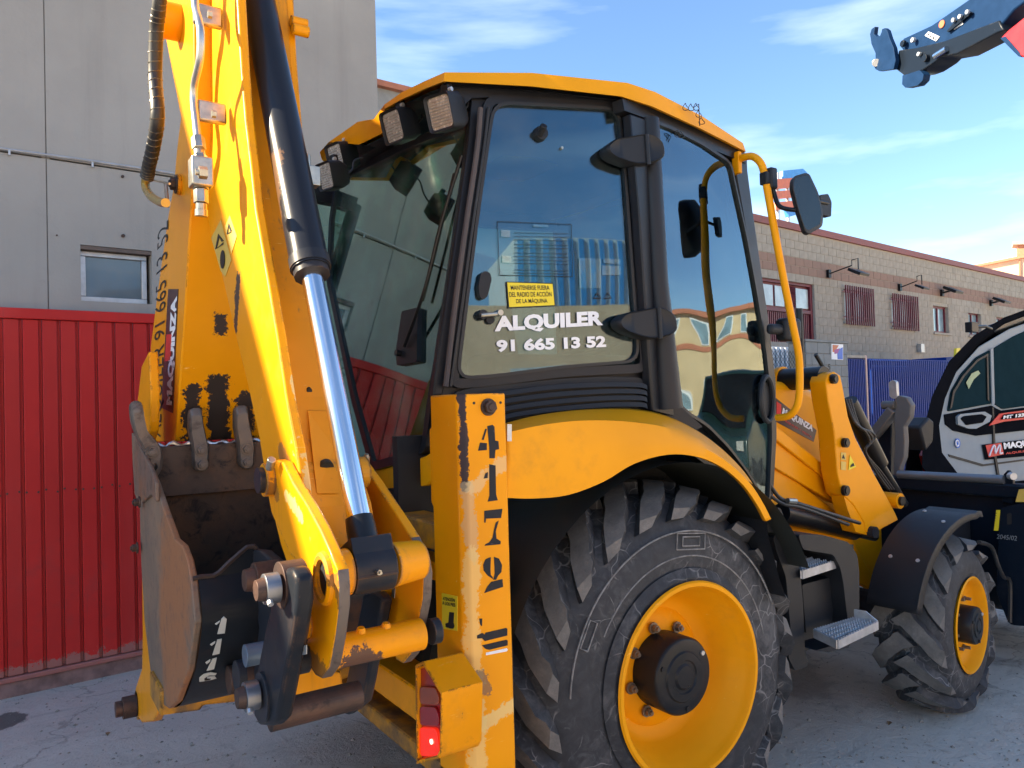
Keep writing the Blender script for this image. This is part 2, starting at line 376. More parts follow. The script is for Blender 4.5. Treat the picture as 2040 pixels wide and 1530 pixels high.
# ground
t = NT('yard concrete'); a = t.noise(.35, 6, .62); b = t.noise(2.2, 8, .68, dist=.5); c = t.noise(34, 8, .75); e = t.noise(7, 8, .72, dist=.8)
base = t.mix(t.ramp(a, .35, .68), (.50, .445, .38), (.62, .56, .48)); base = t.mix(t.math('MULTIPLY', t.ramp(b, .48, .70), .6), base, (.70, .64, .55))
base = t.mix(t.math('MULTIPLY', t.ramp(t.noise(1.1, 7, .7, dist=1.2), .60, .72), .55), base, (.26, .225, .19))
base = t.mix(t.math('MULTIPLY', t.ramp(e, .57, .67), .5), base, (.30, .255, .21))
base = t.mix(t.math('MULTIPLY', t.ramp(c, .60, .68), .6), base, (.10, .09, .08)); base = t.mix(t.math('MULTIPLY', t.ramp(c, .30, .40), -.0), base, (.6, .6, .55))
vo = t.n('ShaderNodeTexVoronoi', _feature='DISTANCE_TO_EDGE'); nd = t.n('ShaderNodeTexNoise'); t.set(nd.inputs['Vector'], t.c); nd.inputs['Scale'].default_value = 2.5; nd.inputs['Detail'].default_value = 6
t.set(vo.inputs['Vector'], t.vm('ADD', t.c, t.vm('SCALE', nd.outputs['Color'], .9))); vo.inputs['Scale'].default_value = .55
crk = t.math('SUBTRACT', 1, t.ramp(vo.outputs['Distance'], .0, .008)); oil = t.noise(.8, 5, .6, dist=.6); base = t.mix(t.math('MULTIPLY', t.ramp(oil, .60, .68), .45), base, (.17, .15, .135)); tr_ = t.noise(1, 5, .6, vec=t.stretch(1.2, 14, 1)); base = t.mix(t.math('MULTIPLY', t.ramp(tr_, .58, .72), .28), base, (.24, .215, .19)); base = t.mix(t.math('MULTIPLY', crk, .35), base, (.07, .06, .055))
k = t.math('ADD', t.seg((-2.42, 2.18, 0), (-2.15, 2.2, 0), .20), t.math('MULTIPLY', t.math('SUBTRACT', b, .5), 2.2)); base = t.mix(t.math('MULTIPLY', t.ramp(k, .3, .5), .8), base, (.07, .06, .055))
t.set(t.b.inputs['Base Color'], base); t.b.inputs['Roughness'].default_value = .9; t.b.inputs['Specular IOR Level'].default_value = .2
t.bump(t.math('SUBTRACT', t.math('ADD', t.math('MULTIPLY', c, .8), t.math('MULTIPLY', e, 2.0)), t.math('MULTIPLY', crk, .2)), .7, .02); M['ground'] = t.m
# grey render wall
t = NT('grey concrete render'); a = t.noise(.5, 6, .6); b = t.noise(5, 7, .65); s_ = t.noise(1, 5, .6, vec=t.stretch(5, 5, .35))
base = t.mix(t.ramp(a, .3, .7), (.28, .268, .248), (.36, .345, .315)); base = t.mix(t.math('MULTIPLY', t.ramp(s_, .5, .75), .35), base, (.21, .20, .185))
base = t.mix(t.math('MULTIPLY', t.ramp(b, .6, .75), .25), base, (.21, .20, .185))
t.set(t.b.inputs['Base Color'], base); t.b.inputs['Roughness'].default_value = .9; t.bump(t.math('ADD', t.noise(45, 5), b), .2, .006); M['render'] = t.m
# red gate
M['red_gate'] = paint('red gate paint', (.56, .028, .026), chip=-.2, dirt=.35, streak=.45, dirtc=(.26, .05, .045), chipc=(.12, .06, .05), edge=False, rough=.45, coat=.1, wears=[((-8, 2.1, .12), (3, 3.08, .12), .10, (.30, .20, .17), .7)])
M['maroon'] = plain('maroon paint', (.13, .012, .025), .5)
M['gate_concrete'] = plain('dirty gate kerb', (.22, .14, .13), .9, var=.4, scale=10)
M['blue'] = plain('blue fence paint', (.002, .030, .20), .5, spec=.1)
M['block'] = plain('sand concrete block', (.33, .295, .245), .92, bump=.25, var=.16, scale=3)
M['block_pink'] = plain('pink concrete block', (.27, .175, .135), .92, bump=.25, var=.08, scale=3)
M['mortar'] = plain('pale mortar', (.36, .325, .275), .95)
M['blockgrey'] = plain('grey concrete block', (.24, .245, .235), .92, bump=.3, scale=4)
M['coping'] = plain('red brown coping', (.22, .055, .045), .6)
M['cream'] = plain('cream wall', (.66, .50, .30), .9, scale=1)
M['orange_wall'] = plain('pale orange wall', (.72, .50, .34), .9, scale=1)
M['terracotta'] = plain('terracotta trim', (.50, .19, .11), .8)
M['corrug'] = plain('pale cladding', (.50, .54, .58), .5)
M['sign_orange'] = plain('orange sign panel', (.55, .13, .05), .5)
M['sign_blue'] = plain('blue sign panel', (.05, .25, .60), .5)
M['silver'] = plain('silver body paint', (.25, .295, .33), .5, 0, .05, spec=.2)
M['gloss_black'] = plain('gloss black panel', (.008, .009, .012), .5, spec=0)
M['red_body'] = plain('red machine paint', (.42, .02, .02), .35, coat=.3)
M['sign_lens_red'] = plain('red lamp lens', (.75, .02, .015), .15, coat=.6)
M['leaf'] = plain('palm leaf', (.05, .09, .02), .6)
M['bark'] = plain('palm bark', (.16, .11, .07), .9)

# ------------------------------------------------------------------ ground
m = MB(); N = 40
xs = sorted(set([-300, -120, -60, -30] + [-20 + i for i in range(0, 41, 2)] + [30, 60, 120, 300, 700]))
m.loft([[Vector((x, y, 0)) for y in xs] for x in xs]); g = m.build('ground', M['ground']); tagstruct(g)

# ------------------------------------------------------------------ left grey building
WD = Vector((math.cos(R(5.0)), math.sin(R(5.0)), 0)); WN = Vector((WD.y, -WD.x, 0)); WP = Vector((-2.0, 2.63, 0))
def wpl(off): return (WP + WN * off, WN)          # planes parallel to the facade, off metres in front of it
W0 = wpl(-.12)
WE = P(750, 110, W0)                                # far corner of the facade
sE = (WE - WP).dot(WD)
WH = 6.6                                            # parapet height
bl_ = thing('grey_building', 'tall grey rendered wall of a warehouse behind the red gate, with a small window', 'building', tuple(WP - WN * .12))
def wq(s, z, off=-.12): return WP + WD * s + WN * off + Vector((0, 0, z))
# window opening (from the photograph)
wc = [P(160, 487, W0), P(302, 500, W0), P(298, 606, W0), P(162, 599, W0)]
s0, s1 = (wc[0] - WP).dot(WD), (wc[1] - WP).dot(WD); z0, z1 = wc[3].z, wc[0].z
seam = (P(96, 500, W0) - WP).dot(WD)
def wallpiece(a, b, za, zb, name='wall'):
    if b - a < .01 or zb - za < .01: return
    m = MB(); m.prism([wq(a, za), wq(b, za), wq(b, zb), wq(a, zb)], -WN * .3); m.build(name, M['render'], bl_)
zc = P(0, 303, W0).z
S_L = -12
wallpiece(S_L, seam - .007, 0, zc); wallpiece(S_L, seam - .007, zc + .012, WH)
wallpiece(seam, s0, 0, zc); wallpiece(s0, s1, 0, z0); wallpiece(s0, s1, z1, zc); wallpiece(s1, sE, 0, zc)
wallpiece(seam, sE, zc + .012, WH)
m = MB(); m.prism([wq(sE, 0, -.42), wq(sE - .3, 0, -.42), wq(sE - .3, 0, -8), wq(sE, 0, -8)], (0, 0, WH)); m.build('side_wall', M['render'], bl_)
m = MB(); m.prism([wq(S_L, WH - .3, -.44), wq(sE - .31, WH - .3, -.44), wq(sE - .31, WH - .3, -8), wq(S_L, WH - .3, -8)], (0, 0, .2)); m.build('roof', M['render'], bl_)
m = MB(); m.prism([wq(seam - .03, .02, -.128), wq(seam + .02, .02, -.128), wq(seam + .02, WH - .05, -.128), wq(seam - .03, WH - .05, -.128)], -WN * .004); m.build('seam_filler', plain('joint filler', (.20, .19, .175), .9), bl_)
m = MB(); m.prism([wq(S_L, .02, -.43), wq(sE - .05, .02, -.43), wq(sE - .05, WH - .05, -.43), wq(S_L, WH - .05, -.43)], -WN * .05); m.build('seam_backing', plain('grey joint backing', (.25, .24, .225), .9), bl_)  # even grey sheet behind the wall joints
# window
def frame_win(parent, a, b, za, zb, off, fr, gl_, dep=.10, fw=.035, name='window'):
    fm = MB()
    for (p, q, r_, t_) in ((a, b, za, za + fw), (a, b, zb - fw, zb), (a, a + fw, za + fw, zb - fw), (b - fw, b, za + fw, zb - fw)):
        fm.prism([wq(p, r_, off), wq(q, r_, off), wq(q, t_, off), wq(p, t_, off)], -WN * .05)
    f = fm.build(name, fr, parent, bevel=.004)
    g_ = MB(); g_.prism([wq(a + fw, za + fw, off - .02), wq(b - fw, za + fw, off - .02), wq(b - fw, zb - fw, off - .02), wq(a + fw, zb - fw, off - .02)], -WN * .008)
    g_.build('pane', gl_, f); return f
t = NT('frosted window glass'); n = t.noise(1.3, 3)
t.set(t.b.inputs['Base Color'], t.mix(t.ramp(n, .3, .7), (.10, .13, .15), (.17, .20, .22))); t.b.inputs['Roughness'].default_value = .12; t.b.inputs['Coat Weight'].default_value = .5; M['frost'] = t.m
frame_win(bl_, s0 + .005, s1 - .02, z0 + .005, z1 - .03, -.18, M['steel'], M['frost'])
m = MB(); m.prism([wq(s0, z1 - .028, -.125), wq(s1, z1 - .028, -.125), wq(s1, z1 - .003, -.125), wq(s0, z1 - .003, -.125)], -WN * .1); m.build('lintel', plain('dark lintel', (.13, .10, .085), .9), bl_)
# conduit
m = MB(); pts = [wq(x, P(0, 303, W0).z + (.03 if 0 else 0) + .02 + .008 * math.sin(x * 2.1), -.10) for x in [S_L + i * (sE - S_L) / 40 for i in range(41)]]; m.tube(pts, .008, 8); m.build('conduit', M['steel'], bl_, smooth=True)
for u, v in ((18, 306), (183, 330)):
    p = P(u, v, W0); m = MB(); m.box(p + WN * .02, (.006, .012, .016)); m.build('clip', M['steel'], bl_)
for u, v, r_ in ((245, 470, .012), (244, 352, .010), (113, 469, .005), (672, 455, .01)):
    m = MB(); c_ = P(u, v, W0); m.cyl(c_ - WN * .02, c_ + WN * .012, r_, n=9); m.build('rusty_anchor', M['rust_pin'], bl_)
# lower building behind the corner
lb = thing('low_grey_building', 'low grey building with a red coping just past the corner of the tall wall', 'building', (2.5, 6.5, 0))
A_ = P(756, 172, ('Y', 5.0)); B_ = P(812, 184, ('Y', 5.0))
m = MB(); m.prism([(A_.x - .8, 5.0, 0), (B_.x + 4, 5.0, 0), (B_.x + 4, 5.0, A_.z - .12), (A_.x - .8, 5.0, A_.z)], (0, 4, 0)); m.build('wall', plain('grey block wall', (.33, .33, .31), .9, bump=.2), lb)  # one even grey base colour for the block wall
m = MB(); m.prism([(A_.x - .8, 4.93, A_.z + .002), (B_.x + 4, 4.93, A_.z - .118), (B_.x + 4, 4.93, A_.z - .05), (A_.x - .8, 4.93, A_.z + .07)], (0, 4.1, 0)); m.build('coping', M['terracotta'], lb)

# ------------------------------------------------------------------ red gate
G0 = wpl(0)
gt = thing('red_metal_gate', 'dark red ribbed sheet metal gate along the foot of the grey wall', 'gate', tuple(WP))
def gq(s, z, off=0): return WP + WD * s + WN * off + Vector((0, 0, z))
gz = P(0, 612, G0).z
ribs = [(P(u, 900, G0) - WP).dot(WD) for u in (6, 45, 84, 121, 158, 195, 231, 267, 300)]
dS = ribs[3] - ribs[2]
gl = [ribs[0] - dS * k for k in range(8, 0, -1)] + ribs + [ribs[-1] + dS * k for k in range(1, 13)]
gl = [s for s in gl if s < sE - .2]
zb = P(100, 1355, G0).z; zb = .13
pw = None
for i, s in enumerate(gl[:-1]):
    e = gl[i + 1]; m = MB()
    rr = .010
    m.prism([gq(s + rr, zb, 0), gq(e - rr, zb, 0), gq(e - rr, gz - .07, 0), gq(s + rr, gz - .07, 0)], -WN * .02); m.build('panel', M['red_gate'], gt, bevel=.004)
    m = MB(); m.prism([gq(s - rr + .002, zb, -.018), gq(s + rr - .002, zb, -.018), gq(s + rr - .002, gz - .07, -.018), gq(s - rr + .002, gz - .07, -.018)], -WN * .015); m.build('groove_strip', M['red_gate'], gt)
for (a, b, o_) in ((gz - .068, gz, .018), (zb - .035, zb - .004, .02)):
    m = MB(); m.prism([gq(gl[0], a, o_), gq(gl[-1], a, o_), gq(gl[-1], b, o_), gq(gl[0], b, o_)], -WN * .06); m.build('rail', M['red_gate'], gt, bevel=.006)
m = MB(); m.prism([gq(gl[0], .0, .0), gq(gl[-1], .0, .0), gq(gl[-1], zb - .04, .0), gq(gl[0], zb - .04, .0)], -WN * .05); m.build('splashed_foot', M['gate_concrete'], gt)
zr = (P(0, 985, G0).z + P(240, 967, G0).z) / 2
for s in gl[:-1]:
    for k in (.18, .8):
        m = MB(); p = gq(s + dS * k, zr + random.uniform(-.01, .01), 0); m.cyl(p - WN * .001, p + WN * .004, .007, n=8); m.build('rivet', M['rust_pin'], gt)
def copyobj(src, parent, off, name=None):
    o = src.copy(); col.objects.link(o); o.parent = parent; o.location = src.location + Vector(off); return o

# ================================================================== BACKHOE LOADER
BL = thing('backhoe_loader', 'big yellow backhoe loader with black cab, folded digging arm and front shovel', 'backhoe loader', (0, 0, 0))
POSTF = ('Y', -1.17)
# ---- stabiliser post
xa, xb = P(932, 1000, POSTF).x, P(1013, 1000, POSTF).x
PR = ('X', xa - .02)
ya = P(862, 1000, PR).y
zt = P(970, 784, POSTF).z
M['post'] = paint('scraped yellow post paint', YEL, chip=.55, dirt=.0, edgew=.008, coat=.2, wears=[
    ((xa - .01, -1.165, zt), (xa - .004, -1.165, 1.50), .020, (.055, .035, .032), 1),
    ((xa + .0, -1.17, 1.50), (xa + .012, -1.17, 1.30), .030, (.50, .42, .26), .5),
    ((xa + .005, -1.17, 1.30), (xa + .015, -1.17, .45), .040, (.80, .58, .22), .6),
    ((xa + .02, -1.17, .80), (xb, -1.17, .83), .030, (.80, .62, .25), .7),
    ((xa + .02, -1.17, 1.50), (xb, -1.17, 1.56), .035, (.72, .55, .28), .55),
    ((xa + .02, -1.17, .94), (xa + .04, -1.17, .90), .035, (.12, .10, .09), .7)])
m = MB(); ch = .022
m.prism([(xa + ch - .02, -1.17, -.0), (xb, -1.17, 0), (xb, ya, 0), (xa - .02, ya, 0), (xa - .02, -1.17 + ch, 0)], (0, 0, zt))
post = m.build('stabiliser_post', M['post'], BL, bevel=.006)
# left side flange of the post
m = MB(); f0, f1 = P(850, 850, PR), P(852, 1000, PR); m.prism([(xa - .012, ya, P(855, 845, PR).z), (xa - .012, f0.y, f0.z - .01), (xa - .012, f0.y, f1.z), (xa - .012, ya, f1.z - .03)], (.02, 0, 0)); m.build('flange', M['yellow'], BL, bevel=.004)
c_ = P(972, 811, POSTF); m = MB(); m.cyl(c_, c_ + Vector((0, -.006, 0)), .026, n=28); m.build('washer', M['rust_pin'], post, bevel=.002)
bolt('bolt_head', c_ + Vector((0, -.006, 0)), (0, -1, 0), .021, .016, M['rust_pin'], post, washer=False)
for u, v in ((944, 803), (997, 802)):
    m = MB(); q = P(u, v, POSTF); m.cyl(q + Vector((0, .004, 0)), q + Vector((0, -.0015, 0)), .0042, n=12); m.build('small_hole', M['ink'], post)
# stencilled digits
def stencil(name, ch_, x0, y0, x1, y1, pl, mat, parent, cuts=(), bold=.045, lift=.0015):
    return text(name, ch_, (x0, y1), (x1, y1), (x0, y0), mat, parent, bold=bold, lift=lift, pl=pl)
def glyph(name, polys, pl, mat, parent, lift=.0016):
    n = pnormal(pl); m = MB()
    for poly in polys: m.prism([P(u, v, pl) + n * lift for u, v in poly], -n * .001)
    return m.build(name, mat, parent)
def z1(x, y): return (820 + x / 3.824, 760 + y / 3.825)
Z = lambda pts: [z1(*p) for p in pts]
glyph('stencil_digit', [Z([(575, 340), (615, 330), (630, 345), (635, 450), (660, 455), (665, 515), (637, 522), (632, 585), (592, 585), (590, 500)]), Z([(520, 465), (572, 470), (572, 522), (505, 528)]), Z([(560, 360), (572, 362), (548, 445), (532, 445)])], POSTF, M['stencil'], post)
glyph('stencil_digit', [Z([(590, 630), (638, 640), (642, 860), (655, 905), (578, 915), (592, 870)]), Z([(560, 700), (580, 690), (578, 735), (548, 740)])], POSTF, M['stencil'], post)
glyph('stencil_digit', [Z([(552, 985), (690, 970), (680, 1040), (565, 1045), (562, 1075), (552, 1075)]), Z([(640, 1075), (662, 1060), (640, 1140), (645, 1195), (678, 1218), (675, 1240), (555, 1252), (560, 1240), (590, 1225), (615, 1190), (628, 1120)])], POSTF, M['stencil'], post)
def z2_(x, y): return (780 + x / 3.559, 1100 + y / 3.558)
Z2 = lambda pts: [z2_(*p) for p in pts]
glyph('stencil_digit', [Z2([(690, 38), (703, 35), (700, 120), (702, 160), (715, 175), (718, 190), (680, 165), (652, 130), (648, 90), (665, 50)]),
                        Z2([(725, 32), (760, 45), (782, 90), (778, 140), (755, 165), (740, 195), (720, 195), (730, 150), (728, 90)]),
                        Z2([(705, 210), (785, 190), (790, 245), (655, 290), (680, 240)])], POSTF, M['stencil'], post)
glyph('black_bar', [Z2([(605, 590), (640, 572), (660, 582), (665, 570), (812, 536), (820, 545), (820, 590), (660, 630), (640, 610), (605, 612)]),
                    Z2([(640, 660), (812, 620), (822, 626), (822, 660), (690, 692), (665, 685)])], POSTF, M['stencil'], post)
glyph('white_bar', [Z2([(668, 712), (815, 680), (824, 690), (815, 702), (668, 730)])], POSTF, M['white'], post)
glyph('paint_scab', [Z2([(620, 470), (642, 470), (640, 525), (628, 515)])], POSTF, M['stencil'], post)
# "atencion a los pies" sticker
sticker('feet_warning_sticker', [(881, 1181), (912, 1188), (912, 1257), (882, 1252)], PR, M['yellow_sticker'], post, lift=.002)
text('lettering', 'ATENCIÓN', (884, 1195), (908, 1199), (884, 1187), M['ink'], post, lift=.0035, pl=PR, bold=.03)
text('lettering', 'A LOS PIES', (883, 1204), (909, 1209), (883, 1197), M['ink'], post, lift=.0035, pl=PR, bold=.03)
glyph('boot_picture', [[(897, 1219), (906, 1220), (905, 1239), (907, 1247), (905, 1252), (900, 1252), (890, 1249), (889, 1242), (895, 1240)]], PR, M['ink'], post, lift=.0035)
# tail lamp housing
m = MB(); tl_ = ('X', xa - .14)
hx0, hx1 = xa - .15, xa - .021
H = [P(827, 1325, ('X', hx0)), P(842, 1318, ('X', hx0)), P(880, 1380, ('X', hx0)), P(878, 1500, ('X', hx0)), P(872, 1512, ('X', hx0)), P(830, 1522, ('X', hx0))]
def inset(poly, k): c = sum(poly, Vector()) / len(poly); return [c + (p - c) * k for p in poly]
Hb = [Vector((hx1, p.y, p.z + .0)) for p in H]
Hi = inset(H, .80); Hi2 = [p + Vector((.05, 0, 0)) for p in Hi]
m.loft([Hb, H, inset(H, .93), [p + Vector((.014, 0, 0)) for p in inset(H, .90)]], close=True)
hs = m.build('tail_lamp_housing', M['yellow_worn'], BL, auto=True)
m = MB(); m.prism([p + Vector((.015, 0, 0)) for p in inset(H, .93)], (.01, 0, 0)); m.build('lamp_back', M['red_body'], hs)
def lens(name, v0, v1, mat, cx=(838, 875)):
    q = [P(u, v, ('X', hx0 + .006)) for u, v in ((cx[0] - 3, v0), (cx[1] - 6, v0 + 2), (cx[1] + 1, v1), (cx[0] - 2, v1 - 2))]
    mm = MB(); pol = rounded(q, .02, 5); mm.prism(pol, (.012, 0, 0)); return mm.build(name, mat, hs, bevel=.008, seg=3)
am = plain('amber lamp lens', (.35, .06, .01), .15, coat=.5); lens('amber_lens', 1368, 1405, am)
lens('red_lens', 1407, 1447, plain('dark red lens', (.35, .008, .01), .12, coat=.6))
tt = NT('red lens with painted glow'); tt.b.inputs['Base Color'].default_value = (.7, .02, .01, 1); tt.b.inputs['Emission Color'].default_value = (1, .03, .01, 1); tt.b.inputs['Emission Strength'].default_value = .10; tt.b.inputs['Roughness'].default_value = .15  # faint emission imitates the red highlight low on the lens
lens('bottom_red_lens', 1449, 1508, tt.m)
m = MB(); q = P(858, 1478, ('X', hx0 + .002)); m.cyl(q, q + Vector((.004, 0, 0)), .007, n=16)
tt = NT('painted lens highlight'); tt.b.inputs['Emission Color'].default_value = (1, .45, .3, 1); tt.b.inputs['Emission Strength'].default_value = .5; m.build('lens_highlight', tt.m, hs)  # small emissive disc painted in for the bright highlight on the lens
# left stabiliser + rear frame
m = MB(); m.prism([(xa - .02, 1.17, .5), (xb, 1.17, .5), (xb, 1.02, .5), (xa - .02, 1.02, .5)], (0, 0, zt - .5)); m.build('stabiliser_post', M['yellow'], BL, bevel=.01)
for sgn in (-1, 1):
    m = MB(); m.cyl((xa + .05, sgn * 1.09, .5), (xa + .05, sgn * 1.09, .66), .04); m.box((xa + .05, sgn * 1.09, .52), (.06, .06, .02)); m.build('stabiliser_foot', M['black_worn'], BL, bevel=.01)
def rail(name, u0, v0, x_, y0, y1, hz, hx, mat):
    p = P(u0, v0, ('X', x_)); m = MB(); m.box((x_ + hx, (y0 + y1) / 2, p.z), (hx, (y1 - y0) / 2, hz)); return m.build(name, mat, BL, bevel=.008)
xr = xa + .01
rail('rear_frame_beam', 800, 1385, xr, -1.02, 1.02, .055, .07, M['yellow_worn'])
rail('rear_frame_beam', 800, 1475, xr - .03, -1.02, 1.02, .030, .09, M['yellow_dirty'])
rail('rear_frame_beam', 830, 1060, xr + .02, -1.02, 1.02, .045, .06, M['yellow_dirty'])
rail('rear_frame_beam', 838, 1130, xr + .06, -1.02, 1.02, .03, .05, M['yellow'])
m = MB(); m.box((xr + .22, 0, .86), (.02, 1.0, .36)); m.build('rear_frame_plate', M['black_plastic'], BL)
m = MB(); m.box((-.15, 0, .95), (.7, .56, .42)); m.build('chassis', M['black_plastic'], BL)
m = MB(); m.box((1.2, 0, .80), (1.3, .33, .22)); m.build('chassis_beam', M['yellow'], BL, bevel=.02)
m = MB(); m.cyl((0, -.9, .69), (0, .9, .69), .14, n=20); m.build('rear_axle', M['yellow_dirty'], BL, smooth=False)
m = MB(); m.cyl((2.17, -.7, .47), (2.17, .7, .47), .09, n=16); m.build('front_axle', M['black_worn'], BL)
m = MB(); pp = P(1100, 1040, ('Y', -.95)); m.box((-.66, -.66, 1.16), (.08, .10, .13)); m.build('hydraulic_block', M['yellow'], BL, bevel=.01)

# ---- rear fender
EU = [(1000, 850, -.90), (1060, 833, -.90), (1130, 822, -.91), (1200, 817, -.92), (1270, 818, -.93), (1330, 832, -.94), (1390, 862, -.93), (1440, 900, -.92), (1480, 942, -.92), (1508, 985, -.93), (1526, 1025, -.95)]
EM = [(1000, 866, -1.10), (1060, 852, -1.10), (1130, 842, -1.10), (1200, 840, -1.10), (1270, 845, -1.10), (1330, 856, -1.10), (1390, 880, -1.10), (1440, 915, -1.10), (1480, 955, -1.10), (1508, 995, -1.10), (1526, 1031, -1.10)]
EL = [(1000, 988, -1.13), (1060, 990, -1.13), (1130, 983, -1.13), (1200, 957, -1.13), (1262, 921, -1.13), (1330, 903, -1.13), (1390, 908, -1.13), (1440, 930, -1.13), (1480, 964, -1.13), (1508, 1003, -1.13), (1526, 1037, -1.13)]
rows = []
for E_ in (EU, EM, EL): rows.append(spline([P(u, v, ('Y', y)) for u, v, y in E_], 4))
full = []
for k in range(len(rows[0])):
    a, b, c_ = rows[0][k], rows[1][k], rows[2][k]
    mid = a * .25 + b * .75 + Vector((0, -.0, .004)) ; out_ = b * .55 + c_ * .45 + Vector((0, -.018, 0))
    full.append([a, a * .6 + b * .4 + Vector((0, 0, .012)), mid, b + Vector((0, -.012, 0)), out_, c_, c_ + Vector((0, .012, .002))])
m = MB(); m.loft(full); fd = m.build('rear_fender', M['yellow_clean'], BL, smooth=True)
s_ = fd.modifiers.new('thick', 'SOLIDIFY'); s_.thickness = .006; s_.offset = 1
# fender liner
m = MB(); rws = []
for k in range(0, 33):
    a = R(2 + k * 178 / 32)
    rws.append([Vector((.82 * math.cos(a) * 1.0 - .05, y, .66 + .84 * math.sin(a))) for y in (-1.09, -.62)])
m.loft(rws[4:]); ln_ = m.build('fender_liner', plain('black fender liner', (.022, .026, .024), .6), BL, smooth=True)
# front guard edge of liner hanging in front of tyre
m = MB(); rr_ = spline([P(u, v, ('Y', -1.10)) for u, v in ((1527, 1037), (1532, 1075), (1542, 1110), (1552, 1150), (1566, 1190))], 3); m.loft([rr_, [p + Vector((.03, .4, 0)) for p in rr_]]); m.build('mud_flap', M['black_plastic'], BL)
m = MB(); m.box((-.1, -.58, 1.25), (.85, .02, .38)); m.build('inner_wheel_arch', M['black_plastic'], BL)
sticker('metal_tab', [(1010, 845), (1019, 845), (1019, 879), (1010, 879)], ('Y', -1.135), M['steel'], BL)

# ---- wheels
def make_wheel(name, cx, cy, cz, R0, halfw, rimr, nl, lugw, lugh, steer, oy, hubr, hublen, boltr, nb, dlt, label=None):
    """local frame: axle along y, outer face towards -y"""
    root = bpy.data.objects.new(name, None); col.objects.link(root); root.parent = BL; root.location = (cx, cy, cz); root.rotation_euler = (0, 0, R(steer)); root.empty_display_size = .2
    def put(nm, mb, mat, **k):
        o = link(nm, mb.mesh(nm), mat, None, **k); o.parent = root; return o
    w_ = halfw; seg = 96; rb = R0 - lugh
    # half profile (y, r) of the carcass from crown to bead; the outer bead reaches the rim flange
    H_ = rb - rimr
    half = [(0, rb), (w_ * .30, rb - H_ * .01), (w_ * .55, rb - H_ * .05), (w_ * .74, rb - H_ * .13), (w_ * .88, rb - H_ * .25), (w_ * .97, rb - H_ * .40), (w_ * 1.02, rb - H_ * .56), (w_ * 1.035, rb - H_ * .70), (w_ * 1.01, rb - H_ * .88)]
    prof = [(w_ * .80, rimr)] + [(y, r) for y, r in reversed(half)] + [(-y, r) for y, r in half[1:]] + [(oy + .006, rimr + .022), (oy + .010, rimr - .004)]
    if R0 > .6: prof.insert(-2, (-w_ * 1.05, rimr + .055)); prof.insert(-2, (-w_ * 1.07, rimr + .045))
    mb = MB(); rows = []
    for k in range(seg):
        a = 2 * math.pi * k / seg; rows.append([Vector((r * math.cos(a), y, r * math.sin(a))) for y, r in prof])
    mb.loft(rows + [rows[0]]); tops = []
    # lugs
    for side in (-1, 1):
        for k in range(nl):
            a0 = 2 * math.pi * (k + (.5 if side > 0 else 0)) / nl + random.uniform(-.006, .006); n = 11; rw = []
            for i in range(n + 1):
                q = i / n; sq = -.35 + q * 4.6                      # position along the half profile
                if sq < 0: y0_, r0_, ny, nr = sq * w_ * .30, rb, 0, 1
                else:
                    f = min(int(sq), len(half) - 2); u_ = sq - f; (ya_, ra_), (yb_, rb_) = half[f], half[f + 1]
                    y0_, r0_ = ya_ + (yb_ - ya_) * u_, ra_ + (rb_ - ra_) * u_; dy0, dr0 = yb_ - ya_, rb_ - ra_; l0 = math.hypot(dy0, dr0); ny, nr = -dr0 / l0, dy0 / l0
                hh_ = lugh * (1 if q < .92 else .62)
                ph = a0 + dlt * (q ** 1.25)
                hw = lugw * (.68 if q < .16 else .55)
                dph = dlt * R0 * .9; ln = math.hypot(dph, w_); ax, ay = w_ / ln, -dph / ln
                if q > .75: ay *= max(0, 1 - (q - .75) * 4); ax = 1
                pt = []
                for sg, dep, kk in ((-1, -.02, 1.30), (-1, hh_, .95), (1, hh_, .95), (1, -.02, 1.30)):
                    rr = r0_ + nr * dep; y2 = side * (y0_ + ny * dep)
                    aa = ph + sg * hw * kk * ax / R0; y2 = y2 + sg * hw * kk * ay * side
                    pt.append(Vector((rr * math.cos(aa), y2, rr * math.sin(aa))))
                rw.append(pt)
            b = len(mb.v); f0_ = len(mb.f); mb.loft(rw, close=True); nn = len(rw); tops += [f0_ + 4 * i_ + 1 for i_ in range(nn - 1)]
            mb.f.append((b, b + 1, b + 2, b + 3)); e = b + (nn - 1) * 4; mb.f.append((e + 3, e + 2, e + 1, e))
    ty = put('tyre', mb, M['rubber'], auto=True); ty.data.set_sharp_from_angle(angle=R(28))
    ty.data.materials.append(M['lug'])
    for i_ in tops: ty.data.polygons[i_].material_index = 1
    # block markings moulded on the sidewall
    # rim
    prf = [(oy - .004, rimr + .012), (oy - .012, rimr + .006), (oy - .012, rimr - .008), (oy + .006, rimr - .016), (oy + .035, rimr - .022), (oy + .045, rimr - .031), (oy + .075, rimr - .036), (oy + .085, rimr - .046), (oy + .12, rimr - .052), (oy + .13, rimr - .062), (oy + .16, rimr - .070),
           (oy + .185, rimr - .10), (oy + .19, rimr - .125), (oy + .172, rimr - .150), (oy + .165, hubr + .01), (oy + .163, .03)]
    if R0 < .6: prf = [(oy - .004, rimr + .008), (oy - .01, rimr), (oy + .0, rimr - .012), (oy + .04, rimr - .02), (oy + .06, rimr - .035), (oy + .07, rimr - .06), (oy + .06, hubr + .03), (oy + .06, .03)]
    mb = MB(); rows = []
    for k in range(seg):
        a = 2 * math.pi * k / seg; rows.append([Vector((r * math.cos(a), y, r * math.sin(a))) for y, r in prf])
    mb.loft(rows + [rows[0]]); rm_ = put('rim', mb, M['rimyel'], auto=True)
    dy_ = prf[-1][0]
    mb = MB(); y1 = dy_ - hublen
